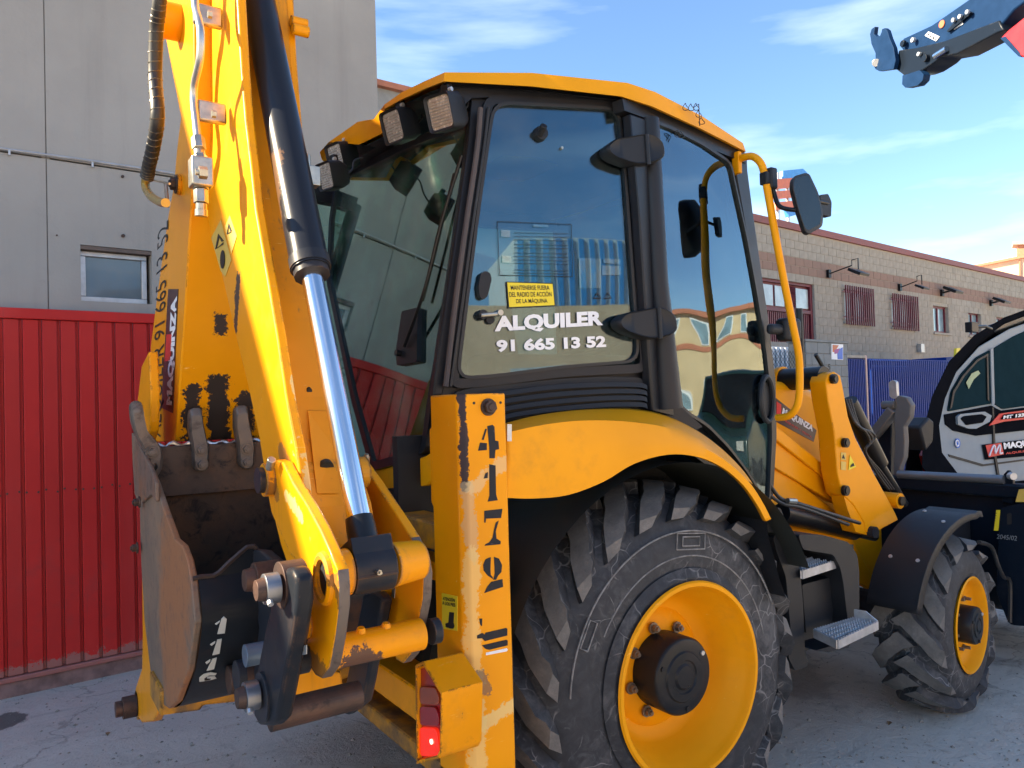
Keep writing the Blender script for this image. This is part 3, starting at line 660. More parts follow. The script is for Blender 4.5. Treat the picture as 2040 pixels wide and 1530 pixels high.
    hp = [(dy_ + .0, hubr * 1.0), (y1 + .012, hubr), (y1 + .003, hubr * .965), (y1, hubr * .93), (y1, hubr * .66), (y1 - .006, hubr * .62), (y1 - .006, hubr * .44), (y1, hubr * .41), (y1, hubr * .34), (y1 - .008, hubr * .28), (y1 - .008, .001)]
    rows = [[Vector((r * math.cos(a), y, r * math.sin(a))) for y, r in hp] for a in [2 * math.pi * k / 64 for k in range(64)]]
    mb.loft(rows + [rows[0]]); hb = put('hub', mb, M['hub'], auto=True)
    for k in range(3):
        a = R(35 + 120 * k); mb = MB(); q = Vector((hubr * .84 * math.cos(a), y1, hubr * .84 * math.sin(a))); mb.cyl(q + Vector((0, .002, 0)), q - Vector((0, .006, 0)), .009, n=12)
        put('drain_plug', mb, M['hub'] if k else M['steel'])
    for k in range(nb):
        a = 2 * math.pi * (k + .30) / nb; q = Vector((boltr * math.cos(a), dy_ - .004, boltr * math.sin(a)))
        mb = MB(); mb.cyl(q, q - Vector((0, .008, 0)), .022 if R0 > .6 else .014, n=16); mb.cyl(q - Vector((0, .008, 0)), q - Vector((0, .026, 0)), .015 if R0 > .6 else .010, n=6); mb.cyl(q - Vector((0, .026, 0)), q - Vector((0, .036, 0)), .008, n=12)
        put('wheel_nut', mb, M['nut'])
    return root
M['rimyel'] = paint('yellow rim paint', (.86, .345, .002), chip=.1, dirt=.2, edge=False, coat=.05, rough=.5)
M['hub'] = paint('black hub paint', (.014, .015, .017), chip=.6, dirt=.35, edge=False, coat=.3, rough=.35, chipc=(.1, .1, .1), dirtc=(.05, .04, .035))
M['nut'] = plain('dusty nut', (.20, .16, .12), .5, .5)
rw_ = make_wheel('rear_wheel', 0, -.785, .69, .722, .250, .352, 22, .076, .046, 0, -.287, .145, .125, .168, 8, .44)
make_wheel('rear_wheel', 0, .785, .69, .722, .250, .352, 22, .076, .046, 180, -.287, .145, .125, .168, 8, -.44)
fw_ = make_wheel('front_wheel', 2.18, -.815, .47, .478, .172, .248, 13, .074, .036, 9, -.178, .10, .09, .14, 8, .52)
make_wheel('front_wheel', 2.18, .815, .47, .478, .172, .248, 13, .074, .036, 189, -.178, .10, .09, .14, 8, -.52)
# moulded marks on the rear sidewall
def sidemark(a_deg, r_, wd, hg, s, root, yy):
    a = R(a_deg); c = Vector((r_ * math.cos(a), yy, r_ * math.sin(a))); ex = Vector((math.sin(a), 0, -math.cos(a))); ez = Vector((math.cos(a), 0, math.sin(a)))
    me = textmesh(s, .01); xs = [v.co.x for v in me.vertices]; ys = [v.co.y for v in me.vertices]
    for v in me.vertices:
        fx = (v.co.x - min(xs)) / (max(xs) - min(xs)) - .5; fy = (v.co.y - min(ys)) / (max(ys) - min(ys)) - .5
        v.co = c + ex * fx * wd + ez * fy * hg
    o = link('moulded_mark', me, M['dustmark'], None); o.parent = root
M['dustmark'] = plain('dusty moulded rubber', (.20, .195, .19), .85, var=.5, scale=30)
def ringmark(r_, yy, rad, root, a0=0, a1=360, nm='sidewall_rib'):
    m = MB(); n_ = 64; m.tube([Vector((r_ * math.cos(R(a0 + (a1 - a0) * k / n_)), yy, r_ * math.sin(R(a0 + (a1 - a0) * k / n_)))) for k in range(n_ + 1)], rad, 5, cap=False)
    o = link(nm, m.mesh(nm), M['dustmark']); o.parent = root
ringmark(.545, -.2555, .0035, rw_, 20, 175); ringmark(.452, -.259, .003, rw_, 10, 150)
for (a_, ra, rb_, wd) in ((84, .475, .535, .075), (84, .488, .522, .045), (152, .50, .535, .05)):
    A = R(a_); ex = Vector((math.sin(A), 0, -math.cos(A))); ez = Vector((math.cos(A), 0, math.sin(A))); m = MB()
    q = [ez * ra - ex * wd, ez * ra + ex * wd, ez * rb_ + ex * wd, ez * rb_ - ex * wd]
    m.tube([p + Vector((0, -.2575, 0)) for p in q + [q[0]]], .0032, 4); o = link('moulded_mark', m.mesh('moulded_mark'), M['dustmark']); o.parent = rw_
# ---- front fender
m = MB(); c0 = Vector((2.20, 0, .47)); rws = []
for k in range(25):
    a = R(80 + k * 84 / 24); rad = .60 + (.012 if k < 2 else 0)
    q = Vector((rad * math.cos(a), 0, rad * math.sin(a)))
    rws.append([Vector((c0.x + q.x, y, c0.z + q.z)) for y in (-1.03, -1.02, -.96, -.80, -.755, -.75)])
    rws[-1][0] += -q.normalized() * .030; rws[-1][5] += -q.normalized() * .03
m.loft(rws); ff = m.build('front_fender', M['black_plastic'], BL, auto=True); s_ = ff.modifiers.new('thick', 'SOLIDIFY'); s_.thickness = .008
for a_, yy in ((138, -.965), (138, -.82), (108, -.965), (96, -.80)):
    a = R(a_); q = Vector((2.20 + .60 * math.cos(a), yy, .47 + .60 * math.sin(a))); ax = Vector((math.cos(a), 0, math.sin(a)))
    m = MB(); m.cyl(q, q + ax * .005, .010, n=16); m.cyl(q + ax * .005, q + ax * .008, .005, n=6); m.build('fender_bolt', M['steel'], BL)

# ---- cab
C1, C2, C3 = (-.80, -.75), (.03, -.93), (.82, -.76)
S1 = vplane(C1, C2); S2 = vplane(C2, C3)
def off(pl, d): return (pl[0] + pnormal(pl) * d, pl[1])
# roof
rl = [P(884, 162, ('Y', -.79)), P(1060, 172, ('Y', -.89)), P(1238, 192, ('Y', -.97)), P(1300, 212, ('Y', -.97)), P(1400, 258, ('Y', -.89)), P(1486, 302, ('Y', -.80))]
rt = [P(886, 144, ('Y', -.77)), P(1060, 145, ('Y', -.87)), P(1250, 165, ('Y', -.95)), P(1305, 183, ('Y', -.95)), P(1400, 232, ('Y', -.87)), P(1480, 285, ('Y', -.79))]
mir = lambda p: Vector((p.x, -p.y, p.z))
mid_l = [Vector((rl[-1].x + .05, y, rl[-1].z - .0)) for y in (-.4, 0, .4)]; mid_t = [Vector((rt[-1].x + .05, y, rt[-1].z + .01)) for y in (-.4, 0, .4)]
BK = [(641, 318, 637, 303, .42), (672, 272, 655, 283, .27), (715, 288, 712, 243, .05), (770, 261, 745, 237, -.18), (766, 217, 766, 208, -.34), (800, 198, 800, 184, -.48), (845, 177, 845, 162, -.63)]
back_l = [P(a, b, ('Y', y)) for a, b, c, d, y in BK]; back_t = [P(c, d, ('Y', y)) for a, b, c, d, y in BK]
def mir0(p): return Vector((p.x + .22, -p.y, p.z))
low = rl + mid_l + [mir(p) for p in reversed(rl[1:])] + [Vector((-.50, .74, rl[0].z))] + back_l
top = rt + mid_t + [mir(p) for p in reversed(rt[1:])] + [Vector((-.50, .72, rt[0].z))] + back_t
cc = Vector((-.0, 0, 0))
def shr(poly, k, dz): return [Vector((cc.x + (p.x - cc.x) * k, p.y * k, p.z + dz)) for p in poly]
m = MB(); mz = lambda q: [Vector((p.x, p.y, max(p.z, 2.86))) for p in q]
m.loft([shr(low, .97, .012), low, top, shr(top, .96, .012), [Vector((p.x, p.y, 2.99)) for p in shr(top, .80, 0)], [Vector((p.x, p.y, 3.0)) for p in shr(top, .3, 0)]], close=True)
n_ = len(low); b_ = 5 * n_; m.f.append(tuple(range(b_, b_ + n_))); roof = m.build('cab_roof', M['roofyel'] if 'roofyel' in M else M['yellow_clean'], BL, auto=True)
m = MB(); m.loft([shr(low, .965, .0), [Vector((p.x, p.y, 2.90)) for p in shr(low, .90, 0)], [Vector((p.x, p.y, 2.89)) for p in shr(low, .2, 0)]], close=True); m.build('roof_lining', M['cabblack'], roof)
# fascia under the roof (black header)
def strip(name, pts_t, pts_b, th, mat, parent, **k):
    m = MB(); m.loft([pts_t, pts_b, [p + th for p in pts_b], [p + th for p in pts_t], pts_t]); return m.build(name, mat, parent, **k)
zr_ = 2.86
def post_(name, a, b, wx, wy, mat=None, up=(1, 0, 0)):
    m = MB(); m.beam(a, b, wx, wy, up); return m.build(name, mat or M['cabblack'], BL, bevel=.012)
# right rear corner post, frame of the quarter window and of the door traced on the side planes
plate('corner_pillar', [(940, 178), (990, 180), (975, 300), (935, 520), (905, 700), (880, 790), (862, 790), (872, 700), (905, 480), (930, 300)], off(S1, -.02), .05, M['cabblack'], BL, bevel=.008)
q1 = [(982, 200), (1236, 213), (1246, 300), (1276, 722), (1130, 733), (985, 752), (908, 757), (925, 620), (950, 420)]
ring('quarter_window_frame', [(966, 186), (1254, 203), (1262, 300), (1293, 742), (1130, 750), (985, 768), (893, 776), (908, 640), (935, 430)], off(S1, .006), .034, .04, M['cabblack'], BL, rnd=.06)
ring('window_seal', q1, off(S1, .012), .012, .02, M['seal'], BL, rnd=.07)
plate('quarter_window', q1, off(S1, -.004), .006, M['glass_side'], BL, rnd=.07)
# header
plate('header_panel', [(884, 163), (1060, 174), (1238, 194), (1252, 214), (1100, 200), (985, 193), (940, 195), (880, 250)], off(S1, .0), .05, M['cabblack'], BL)
plate('header_panel', [(1240, 196), (1300, 215), (1400, 261), (1484, 304), (1487, 325), (1400, 290), (1300, 240), (1244, 220)], off(S2, -.004), .05, M['cabblack'], BL)
# B pillar
m = MB(); b0 = P(1268, 210, S1); b1 = P(1306, 800, S1)
m.tube([(.02, -.925, b0.z - .05), (.03, -.935, 2.2), (.05, -.935, 1.95), (.07, -.925, 1.70)], [.040, .040, .046, .060], 20); m.build('door_pillar', M['cabblack'], BL, smooth=True)
plate('door_pillar_trim', [(1256, 226), (1296, 240), (1300, 400), (1316, 640), (1340, 800), (1345, 830), (1300, 818), (1288, 640), (1272, 400)], off(S2, .004), .04, M['cabblack'], BL, bevel=.006)
# door
dp = [(1297, 236), (1340, 252), (1400, 283), (1458, 322), (1470, 380), (1492, 480), (1512, 590), (1528, 690), (1537, 770), (1541, 870), (1535, 1003), (1518, 990), (1488, 940), (1452, 893), (1410, 850), (1370, 825), (1345, 800), (1334, 740), (1322, 600), (1308, 400)]
ring('door_frame', dp, off(S2, .016), .013, .03, M['seal'], BL, rnd=.05)
plate('door_glass', dp, off(S2, .004), .006, M['glass_door'], BL, rnd=.05)
plate('front_pillar', [(1462, 318), (1487, 322), (1500, 420), (1520, 560), (1532, 640), (1546, 760), (1548, 870), (1541, 990), (1533, 1005), (1528, 980), (1534, 870), (1530, 770), (1515, 650), (1497, 520), (1478, 410)], off(S2, -.012), .04, M['cabblack'], BL, bevel=.005)
m = MB(); c_ = P(1528, 795, off(S2, .02)); ex = (Vector((C3[0] - C2[0], C3[1] - C2[1], 0))).normalized()
rg = [c_ + ex * .062 * math.cos(a) + Vector((0, 0, .105 * math.sin(a))) for a in [2 * math.pi * k / 32 for k in range(33)]]; m.tube(rg, .013, 8, cap=False); m.build('door_handle_ring', M['black_plastic'], BL, smooth=True)
plate('door_handle_cup', [(1514, 770), (1528, 760), (1542, 775), (1543, 815), (1528, 832), (1514, 815)], off(S2, .010), .02, M['black_plastic'], BL, rnd=.02)
# hinges
def hinge(cu, cv, k=1.0):
    q = [(-76, -8), (-62, -22), (-20, -30), (-2, -33), (16, -32), (38, -18), (41, 10), (30, 20), (-5, 30), (-30, 26), (-62, 14), (-74, 4)]
    pl_ = off(S1, .066); pts = [P(cu + a * k, cv + b * k, pl_) for a, b in q]
    a_ = [p for p in pts]; m = MB(); n = pnormal(pl_); c = sum(a_, Vector()) / len(a_)
    a_ = rounded(a_, .025, 3)
    m.loft([[p - n * .060 for p in a_], [p - n * .028 for p in a_], a_, [c + (p - c) * .93 + n * .010 for p in a_], [c + (p - c) * .86 + n * .006 for p in a_]], close=True)
    k0 = 4 * len(a_); m.f.append(tuple(range(k0, k0 + len(a_))))
    h = m.build('door_hinge', M['black_plastic'], BL, auto=True)
    m = MB(); u0, u1 = P(cu + 4 * k, cv - 32 * k, off(S1, .074)), P(cu + 8 * k, cv + 28 * k, off(S1, .074)); m.cyl(u0, u1, .009, n=16); m.build('hinge_pin', M['black_plastic'], h, smooth=False)
hinge(1284, 300); hinge(1308, 646, 1.02)
# louvre panel
lvx = off(S1, .02)
lp = [(905, 782), (940, 772), (1010, 765), (1120, 754), (1200, 750), (1278, 752), (1290, 770), (1292, 808), (1200, 812), (1100, 822), (1012, 838), (1000, 850), (880, 850)]
plate('louvre_panel', lp, off(S1, .0), .04, M['black_plastic'], BL, rnd=.02, bevel=.004)
for i in range(4):
    d = i * 14.5
    pts = [(935 + i * 18, 788 + d * 1.15), (1010, 778 + d * 1.05), (1100, 767 + d), (1200, 762 + d * .92), (1268, 763 + d * .88), (1283, 768 + d * .85)]
    a = spline([P(u, v, off(S1, .012)) for u, v in pts], 4); n = pnormal(S1)
    b = spline([P(u, v + 9, off(S1, .012)) for u, v in pts], 4)
    m = MB(); m.loft([[p + n * .022 for p in a], [p + n * .026 for p in b], [p - n * .01 for p in b], [p - n * .008 for p in a], [p + n * .022 for p in a]]); m.build('louvre_slat', M['black_plastic'], BL, auto=True)
for i in range(3):
    d = i * 14.5 + 9.5
    pts = [(960 + i * 14, 786 + d * 1.1), (1010, 779 + d * 1.05), (1100, 767 + d), (1200, 762 + d * .92), (1262, 763 + d * .88)]
    a = spline([P(u, v, off(S1, .003)) for u, v in pts], 3); b = spline([P(u, v + 4.5, off(S1, .003)) for u, v in pts], 3)
    m = MB(); m.loft([a, b]); m.build('louvre_slot', M['ink'], BL)
plate('sill_panel', [(870, 770), (905, 772), (1100, 752), (1290, 735), (1345, 800), (1400, 850), (1340, 880), (1280, 830), (1100, 830), (1000, 860), (870, 870)], off(S1, -.03), .05, M['cabblack'], BL)
plate('sill_panel', [(1300, 735), (1350, 800), (1400, 845), (1452, 893), (1490, 940), (1520, 990), (1530, 1020), (1500, 1010), (1440, 950), (1330, 870), (1300, 830)], off(S2, -.03), .05, M['cabblack'], BL)
# cab box: lower rear, floor
m = MB(); m.box((0.0, 0, 1.30), (.72, .62, .10)); m.build('cab_floor', M['cabdark'], BL)
# rear window and its surround.  plane leaning slightly
rt_l, rt_r, rb_r, rb_l = P(672, 345, ('Y', .70)), P(940, 225, ('Y', -.70)), P(850, 905, ('Y', -.64)), P(728, 935, ('Y', .30))
n_ = (rt_r - rb_r).cross(rt_l - rb_r).normalized(); RW = (rb_r, n_)
ring('rear_window_frame', [(668, 352), (800, 285), (944, 226), (935, 330), (900, 560), (862, 780), (846, 900), (800, 922), (738, 938), (700, 800), (650, 560), (655, 440)], off(RW, .01), .035, .04, M['cabblack'], BL, rnd=.03)
plate('rear_window', [(676, 356), (800, 292), (938, 233), (930, 330), (893, 560), (856, 780), (842, 897), (800, 916), (742, 930), (706, 800), (656, 560), (660, 440)], off(RW, .0), .006, M['glass_rear'], BL, rnd=.02)
m = MB(); wa = [P(920, 310, off(RW, .04)), P(880, 440, off(RW, .05)), P(845, 580, off(RW, .05)), P(805, 690, off(RW, .03))]; m.tube(spline(wa, 4), .007, 8); m.build('wiper_arm', M['black'], BL, smooth=True)
m = MB(); wb_ = [P(905, 345, off(RW, .02)), P(870, 490, off(RW, .02)), P(842, 600, off(RW, .02))]; m.tube(wb_, .006, 6); m.build('wiper_blade', M['black'], BL)
plate('wiper_motor_box', [(800, 620), (832, 612), (830, 720), (790, 728), (788, 700)], off(RW, .02), .02, M['cabblack'], BL, rnd=.01)
m = MB(); c_ = P(802, 705, off(RW, .01)); m.cyl(c_, c_ + n_ * .03 * (1 if n_.dot(CAM - c_) > 0 else -1), .013, n=16); m.build('wiper_pivot', M['black'], BL)
# side rubber channel at rear pillar
m = MB(); q = [P(u, v, off(S1, .015)) for u, v in ((957, 215), (950, 300), (925, 470), (905, 620), (888, 770))]; m.tube(spline(q, 4), .010, 8); m.build('pillar_channel', plain('brown grey channel', (.075, .06, .058), .7), BL, smooth=True)
m = MB(); q = [P(u, v, off(S1, .012)) for u, v in ((973, 215), (963, 300), (938, 470), (918, 620), (897, 770))]; m.tube(spline(q, 4), .007, 8); m.build('pillar_channel', M['seal'], BL, smooth=True)
# rear lower body beside window (yellow)
plate('rear_body_panel', [(735, 940), (800, 925), (848, 908), (860, 900), (860, 960), (850, 968), (750, 975)], ('X', -.86), .04, M['yellow_clean'], BL, bevel=.006)
m = MB(); c_ = P(808, 952, ('X', -.865)); m.cyl(c_, c_ - Vector((.003, 0, 0)), .02, n=20); m.build('panel_hole', M['ink'], BL)
m = MB(); m.box((-.66, .35, 1.20), (.10, .75, .12)); m.build('rear_lower_body', M['black_plastic'], BL)
# left side of the cab: pillars, waist, panes
for a, b in ((C1, C2), (C2, C3)):
    pa, pb = Vector((a[0], -a[1], 0)), Vector((b[0], -b[1], 0))
    m = MB(); m.prism([pa + Vector((0, 0, 1.42)), pb + Vector((0, 0, 1.42)), pb + Vector((0, 0, 2.84)), pa + Vector((0, 0, 2.84))], (0, -.006, 0)); m.build('left_side_pane', M['glass'], BL)
for (x_, y_, r_) in ((-.80, .75, .035), (.03, .93, .04), (.82, .76, .03)):
    m = MB(); m.tube([(x_, y_ - .01, 1.3), (x_, y_ - .01, 2.86)], r_, 12); m.build('left_pillar', M['cabblack'], BL, smooth=True)
for z_ in (1.42, 2.85):
    m = MB()
    for a, b in ((C1, C2), (C2, C3)): m.beam((a[0], -a[1] - .02, z_), (b[0], -b[1] - .02, z_), .03, .04)
    m.build('left_rail', M['cabblack'], BL)
LPn = vplane((C1[0], -C1[1]), (C2[0], -C2[1]))
LPi = (LPn[0] + Vector((0, -.02, 0)), LPn[1])
text('window_lettering', 'ALQUILER', (792, 715), (676, 722), (792, 695), M['film'], BL, lift=.003, pl=LPi, bold=.04)
text('window_lettering', '91 665 13 52', (798, 745), (676, 750), (798, 727), M['film'], BL, lift=.003, pl=LPi, bold=.03)
m = MB(); m.prism([(.84, -.74, 1.45), (.84, .74, 1.45), (.78, .74, 2.83), (.78, -.74, 2.83)], (.006, 0, 0)); m.build('windscreen', M['glass'], BL)
m = MB(); m.beam((.82, -.72, 2.84), (.82, .72, 2.84), .03, .04); m.beam((.86, -.72, 1.42), (.86, .72, 1.42), .03, .05); m.build('windscreen_rail', M['cabblack'], BL)
# interior
st = MB(); st.box((-.12, 0, 1.55), (.17, .05, .15)); st.build('seat_pedestal', M['cabdark'], BL)
m = MB(); m.box((-.05, .05, 1.78), (.25, .25, .07)); m.build('seat', M['seatgrey'], BL, bevel=.04, seg=3)
m = MB(); m.prism([(-.10, -.18, 1.82), (-.18, -.20, 2.3), (-.20, -.12, 2.42), (-.20, .22, 2.42), (-.18, .30, 2.3), (-.10, .28, 1.82)], (-.12, 0, .02)); m.build('seat_back', M['seatgrey'], BL, bevel=.03, seg=3)
m = MB(); m.beam((.62, 0, 1.4), (.48, 0, 2.0), .06, .05, (1, 0, 0)); m.build('steering_column', M['cabdark'], BL, bevel=.02)
m = MB(); cen = Vector((.45, 0, 2.02)); ax = Vector((-.35, 0, .94)).normalized(); e1 = Vector((0, 1, 0)); e2 = ax.cross(e1)
m.tube([cen + e1 * .19 * math.cos(t_) + e2 * .19 * math.sin(t_) for t_ in [2 * math.pi * k / 32 for k in range(33)]], .013, 8, cap=False); m.beam(cen - e1 * .18, cen + e1 * .18, .015, .01, ax); m.build('steering_wheel', M['cabdark'], BL, smooth=True)
m = MB(); m.box((-.1, -.52, 1.65), (.45, .12, .28)); m.build('side_console', M['cabdark'], BL, bevel=.03)
m = MB(); m.box((-.1, .55, 1.60), (.45, .12, .22)); m.build('side_console', M['cabdark'], BL, bevel=.03)
m = MB(); m.box((.70, 0, 1.68), (.10, .55, .22)); m.build('dashboard', M['cabdark'], BL, bevel=.04)
for y_, h_ in ((-.15, .28), (.12, .3), (.2, .26)):
    m = MB(); m.tube([(-.50, y_, 1.5), (-.52, y_, 1.5 + h_ + .2)], .012, 8); m.tube([(-.52, y_, 1.68 + h_), (-.525, y_, 1.76 + h_)], .024, 10); m.build('control_lever', M['cabdark'], BL, smooth=True)
m = MB(); m.box((-.48, .0, 1.55), (.12, .35, .2)); m.build('rear_console', M['cabdark'], BL, bevel=.03)
# things on the quarter window
def knob(u, v, r_, h_, pl_, mat, name):
    m = MB(); c = P(u, v, pl_); n = pnormal(pl_); m.cyl(c - n * .005, c + n * h_, r_, r_ * .9, n=20); return m.build(name, mat, BL, bevel=.003)
knob(1076, 267, .028, .018, S1, M['black_plastic'], 'window_stop')
m = MB(); c = P(1075, 268, off(S1, .015)); m.tube([c, P(1084, 250, off(S1, .05))], .013, 12); m.build('window_stop_knob', M['black_plastic'], BL, bevel=.003)
m = MB(); m.tube([P(1072, 275, off(S1, -.005)), P(1066, 285, off(S1, -.05))], .010, 12); m.build('window_stop_knob', M['black_plastic'], BL, bevel=.003)
plate('window_latch', [(958, 545), (966, 539), (976, 543), (980, 555), (972, 590), (964, 597), (956, 592), (953, 570)], off(S1, .022), .03, M['black_plastic'], BL, rnd=.012, bevel=.003)
knob(1119, 295, .006, .006, S1, M['zinc'], 'window_stud')
knob(958, 628, .019, .03, S1, M['black_plastic'], 'latch_knob'); knob(990, 625, .012, .04, S1, M['zinc'], 'latch_lock'); knob(975, 637, .018, .012, S1, M['black_plastic'], 'latch_knob')
m = MB(); m.tube([P(958, 628, off(S1, .03)), P(990, 625, off(S1, .03))], .008, 10); m.build('latch_bar', M['zinc'], BL)
sgn_ = sticker('safety_sign', [(1008, 561), (1101, 564), (1106, 610), (1012, 614)], S1, M['ink'], BL, lift=.002)
sticker('sign_face', [(1010, 563), (1100, 566), (1104, 608), (1014, 612)], S1, M['yellow_sticker'], sgn_, lift=.0035)
text('lettering', 'MANTENERSE FUERA', (1017, 578), (1094, 578), (1016, 569), M['ink'], sgn_, lift=.005, pl=S1, bold=.012)
text('lettering', 'DEL RADIO DE ACCIÓN', (1014, 592), (1098, 591), (1013, 580), M['ink'], sgn_, lift=.005, pl=S1, bold=.012)
text('lettering', 'DE LA MÁQUINA', (1028, 606), (1090, 605), (1027, 594), M['ink'], sgn_, lift=.005, pl=S1, bold=.012)
text('window_lettering', 'ALQUILER', (985, 666), (1201, 653), (984, 630), M['white'], BL, lift=.003, pl=S1, bold=.05)
text('window_lettering', '91 665 13 52', (989, 702), (1207, 692), (988, 677), M['white'], BL, lift=.003, pl=S1, bold=.045)
# faint printed sheets on the inside of the pane
S1i = off(S1, -.02)
for px in ([(1062, 447), (1092, 448), (1092, 453), (1062, 452)], [(998, 458), (1016, 459), (1016, 473), (998, 472)], [(1000, 509), (1018, 510), (1018, 524), (1000, 523)], [(1202, 515), (1237, 517), (1237, 527), (1202, 524)], [(1199, 529), (1237, 531), (1237, 548), (1199, 548)], [(1153, 514), (1197, 516), (1197, 574), (1154, 575)]):
    sticker('printed_label', px, off(S1, .001), M['film'], BL, lift=.002)
for k, v in enumerate((463, 470, 477, 486, 493, 503, 510, 517, 524, 537, 543)):
    sticker('printed_line', [(1024, v), (1133, v + 2), (1133, v + 2.8), (1024, v + .8)], off(S1, .001), M['faint'], BL, lift=.001)
n = pnormal(S1); m = MB()
for a, b in (((991, 441), (1138, 447)), ((1138, 447), (1141, 551)), ((1141, 551), (995, 548)), ((995, 548), (991, 441))):
    m.tube([P(*a, off(S1, .002)), P(*b, off(S1, .002))], .0012, 4)
m.build('printed_border', M['ink'], BL)
for u in (1190, 1211):
    glyph('warning_triangle', [[(u - 8, 595), (u, 582), (u + 8, 595), (u + 6, 594), (u, 585), (u - 6, 593), (u + 6, 593.2), (u + 6, 595)]], S1, M['ink'], BL)
# rear work lights
def worklight(u, v, pl_, yaw, tilt, s=1.0):
    c = P(u, v, pl_); rot = Matrix.Rotation(R(yaw), 3, 'Z') @ Matrix.Rotation(R(tilt), 3, 'Y')
    def T(x, y, z): return c + rot @ Vector((x * s, y * s, z * s))
    # local: front faces -x
    m = MB(); a = [(-.0, -.048, -.052), (-.0, .048, -.052), (-.0, .048, .052), (-.0, -.048, .052)]
    rr = rounded([Vector(p) for p in a], .015, 3); bk = rounded([Vector((.085, p[1] * .72, p[2] * .72)) for p in a], .012, 3); md = [Vector((.05, p.y, p.z)) for p in rr]
    m.loft([[T(*p) for p in inset(rr, .86)], [T(p.x - .006, p.y, p.z) for p in rr], [T(*p) for p in md], [T(*p) for p in bk]], close=True); k = 3 * len(bk); m.f.append(tuple(range(k, k + len(bk))))
    w_ = m.build('work_light', M['black_plastic'], BL, auto=True)
    m = MB(); m.prism([T(p.x + .004, p.y, p.z) for p in inset(rr, .88)], rot @ Vector((.01, 0, 0))); m.build('lens', M['lens'], w_)
    m = MB()
    for k in range(9): z_ = -.034 + k * .0085; m.beam(T(.001, -.036, z_), T(.001, .036, z_), .0012, .0012)
    m.build('lens_ribs', M['steel'], w_)
    m = MB(); m.box(T(.055, 0, .062), (.012, .018, .020), rot); m.build('bracket', M['black'], w_, bevel=.004)
    m = MB(); m.cyl(T(.04, -.019, .06), T(.04, -.03, .06), .008, n=8); m.build('bracket_bolt', M['steel'], w_)
    m = MB(); q = T(.085, 0, 0); m.tube(spline([q, q + Vector((.04, .0, .03)), q + Vector((.06, .02, .08)), q + Vector((.10, .02, .10))], 4), .004, 6); m.build('cable', M['rubber_hose'], w_)
worklight(876, 224, ('X', -.84), 20, -16, 1.2); worklight(782, 252, ('X', -.86), 14, -16, 1.2)
worklight(668, 314, ('X', -.86), 14, -14, 1.2); worklight(648, 351, ('X', -.98), 14, -12, 1.1)
# coil of wire on the roof
m = MB()
for u, v in ((1366, 213), (1377, 214), (1387, 213), (1392, 227), (1398, 241), (1350, 266), (1357, 268)):
    c = P(u, v, ('Y', -.93)); m.tube([c + Vector((.014 * math.cos(t_), .006 * math.sin(2 * t_), .014 * math.sin(t_))) for t_ in [2 * math.pi * k / 14 for k in range(15)]], .0016, 5, cap=False)
m.tube([P(1382, 214, ('Y', -.93)), P(1392, 207, ('Y', -.93)), P(1394, 250, ('Y', -.95))], .002, 5); cw_ = m.build('coiled_wire', M['ink'], BL); cw_['kind'] = 'stuff'
# grab rail on the door
m = MB(); gp = [(1468, 322, -.78), (1480, 314, -.82), (1500, 312, -.88), (1516, 326, -.93), (1524, 352, -.95), (1530, 385, -.96), (1545, 470, -.97), (1562, 560, -.97), (1578, 640, -.97), (1590, 700, -.97), (1593, 740, -.97), (1592, 790, -.96), (1585, 815, -.94), (1570, 829, -.90), (1548, 832, -.84)]
m.tube(spline([P(u, v, ('Y', y)) for u, v, y in gp], 5), .0165, 14); m.build('grab_rail', M['yellow_clean'], BL, smooth=True)
m = MB(); m.box(P(1468, 325, ('Y', -.79)), (.012, .02, .05)); m.build('grab_rail_mount', M['yellow_clean'], BL, bevel=.004)
m = MB(); gp = [(1467, 330, -.80), (1450, 330, -.82), (1440, 350, -.83), (1438, 375, -.83), (1448, 440, -.83), (1470, 560, -.82), (1492, 680, -.80), (1500, 740, -.79)]
m.tube(spline([P(u, v, off(S2, -.03)) for u, v, y in gp], 5), .014, 12); m.build('inner_grab_rail', plain('dark tube', (.05, .045, .035), .5), BL, smooth=True)
# exterior mirror
MPL = ('Y', -1.08)
m = MB(); mq = [(1580, 352), (1604, 345), (1612, 347), (1630, 385), (1640, 425), (1638, 452), (1612, 466), (1604, 462), (1590, 420), (1578, 372)]
poly = rounded([P(u, v, MPL) for u, v in mq], .02, 4); c = sum(poly, Vector()) / len(poly)
m.loft([[c + (p - c) * .9 + Vector((-.01, -.006, 0)) for p in poly], [p + Vector((-.004, -.004, 0)) for p in poly], [p + Vector((.02, .03, 0)) for p in poly], [c + (p - c) * .72 + Vector((.05, .05, 0)) for p in poly]], close=True)
k = 3 * len(poly); m.f.append(tuple(range(k, k + len(poly)))); mr = m.build('wing_mirror', M['black_plastic'], BL, auto=True)
m = MB(); m.prism([c + (p - c) * .9 + Vector((-.0098, -.0058, 0)) for p in poly], (.004, .004, 0)); m.build('mirror_glass', plain('dark mirror glass', (.008, .014, .022), .15, spec=.25), mr)
m = MB(); m.tube(spline([P(1536, 360, ('Y', -.96)), P(1545, 395, ('Y', -.97)), P(1552, 410, ('Y', -.99)), P(1566, 416, ('Y', -1.02)), P(1586, 418, ('Y', -1.06)), P(1600, 415, ('Y', -1.06))], 4), .010, 10); m.build('mirror_arm', M['black'], mr, smooth=True)
m = MB(); m.box(P(1537, 356, ('Y', -.965)), (.022, .018, .047)); m.build('mirror_clamp', M['black_plastic'], mr, bevel=.008)
m = MB(); m.box(P(1525, 356, ('Y', -.955)), (.018, .02, .028)); m.build('mirror_clamp', M['black_plastic'], mr, bevel=.006)
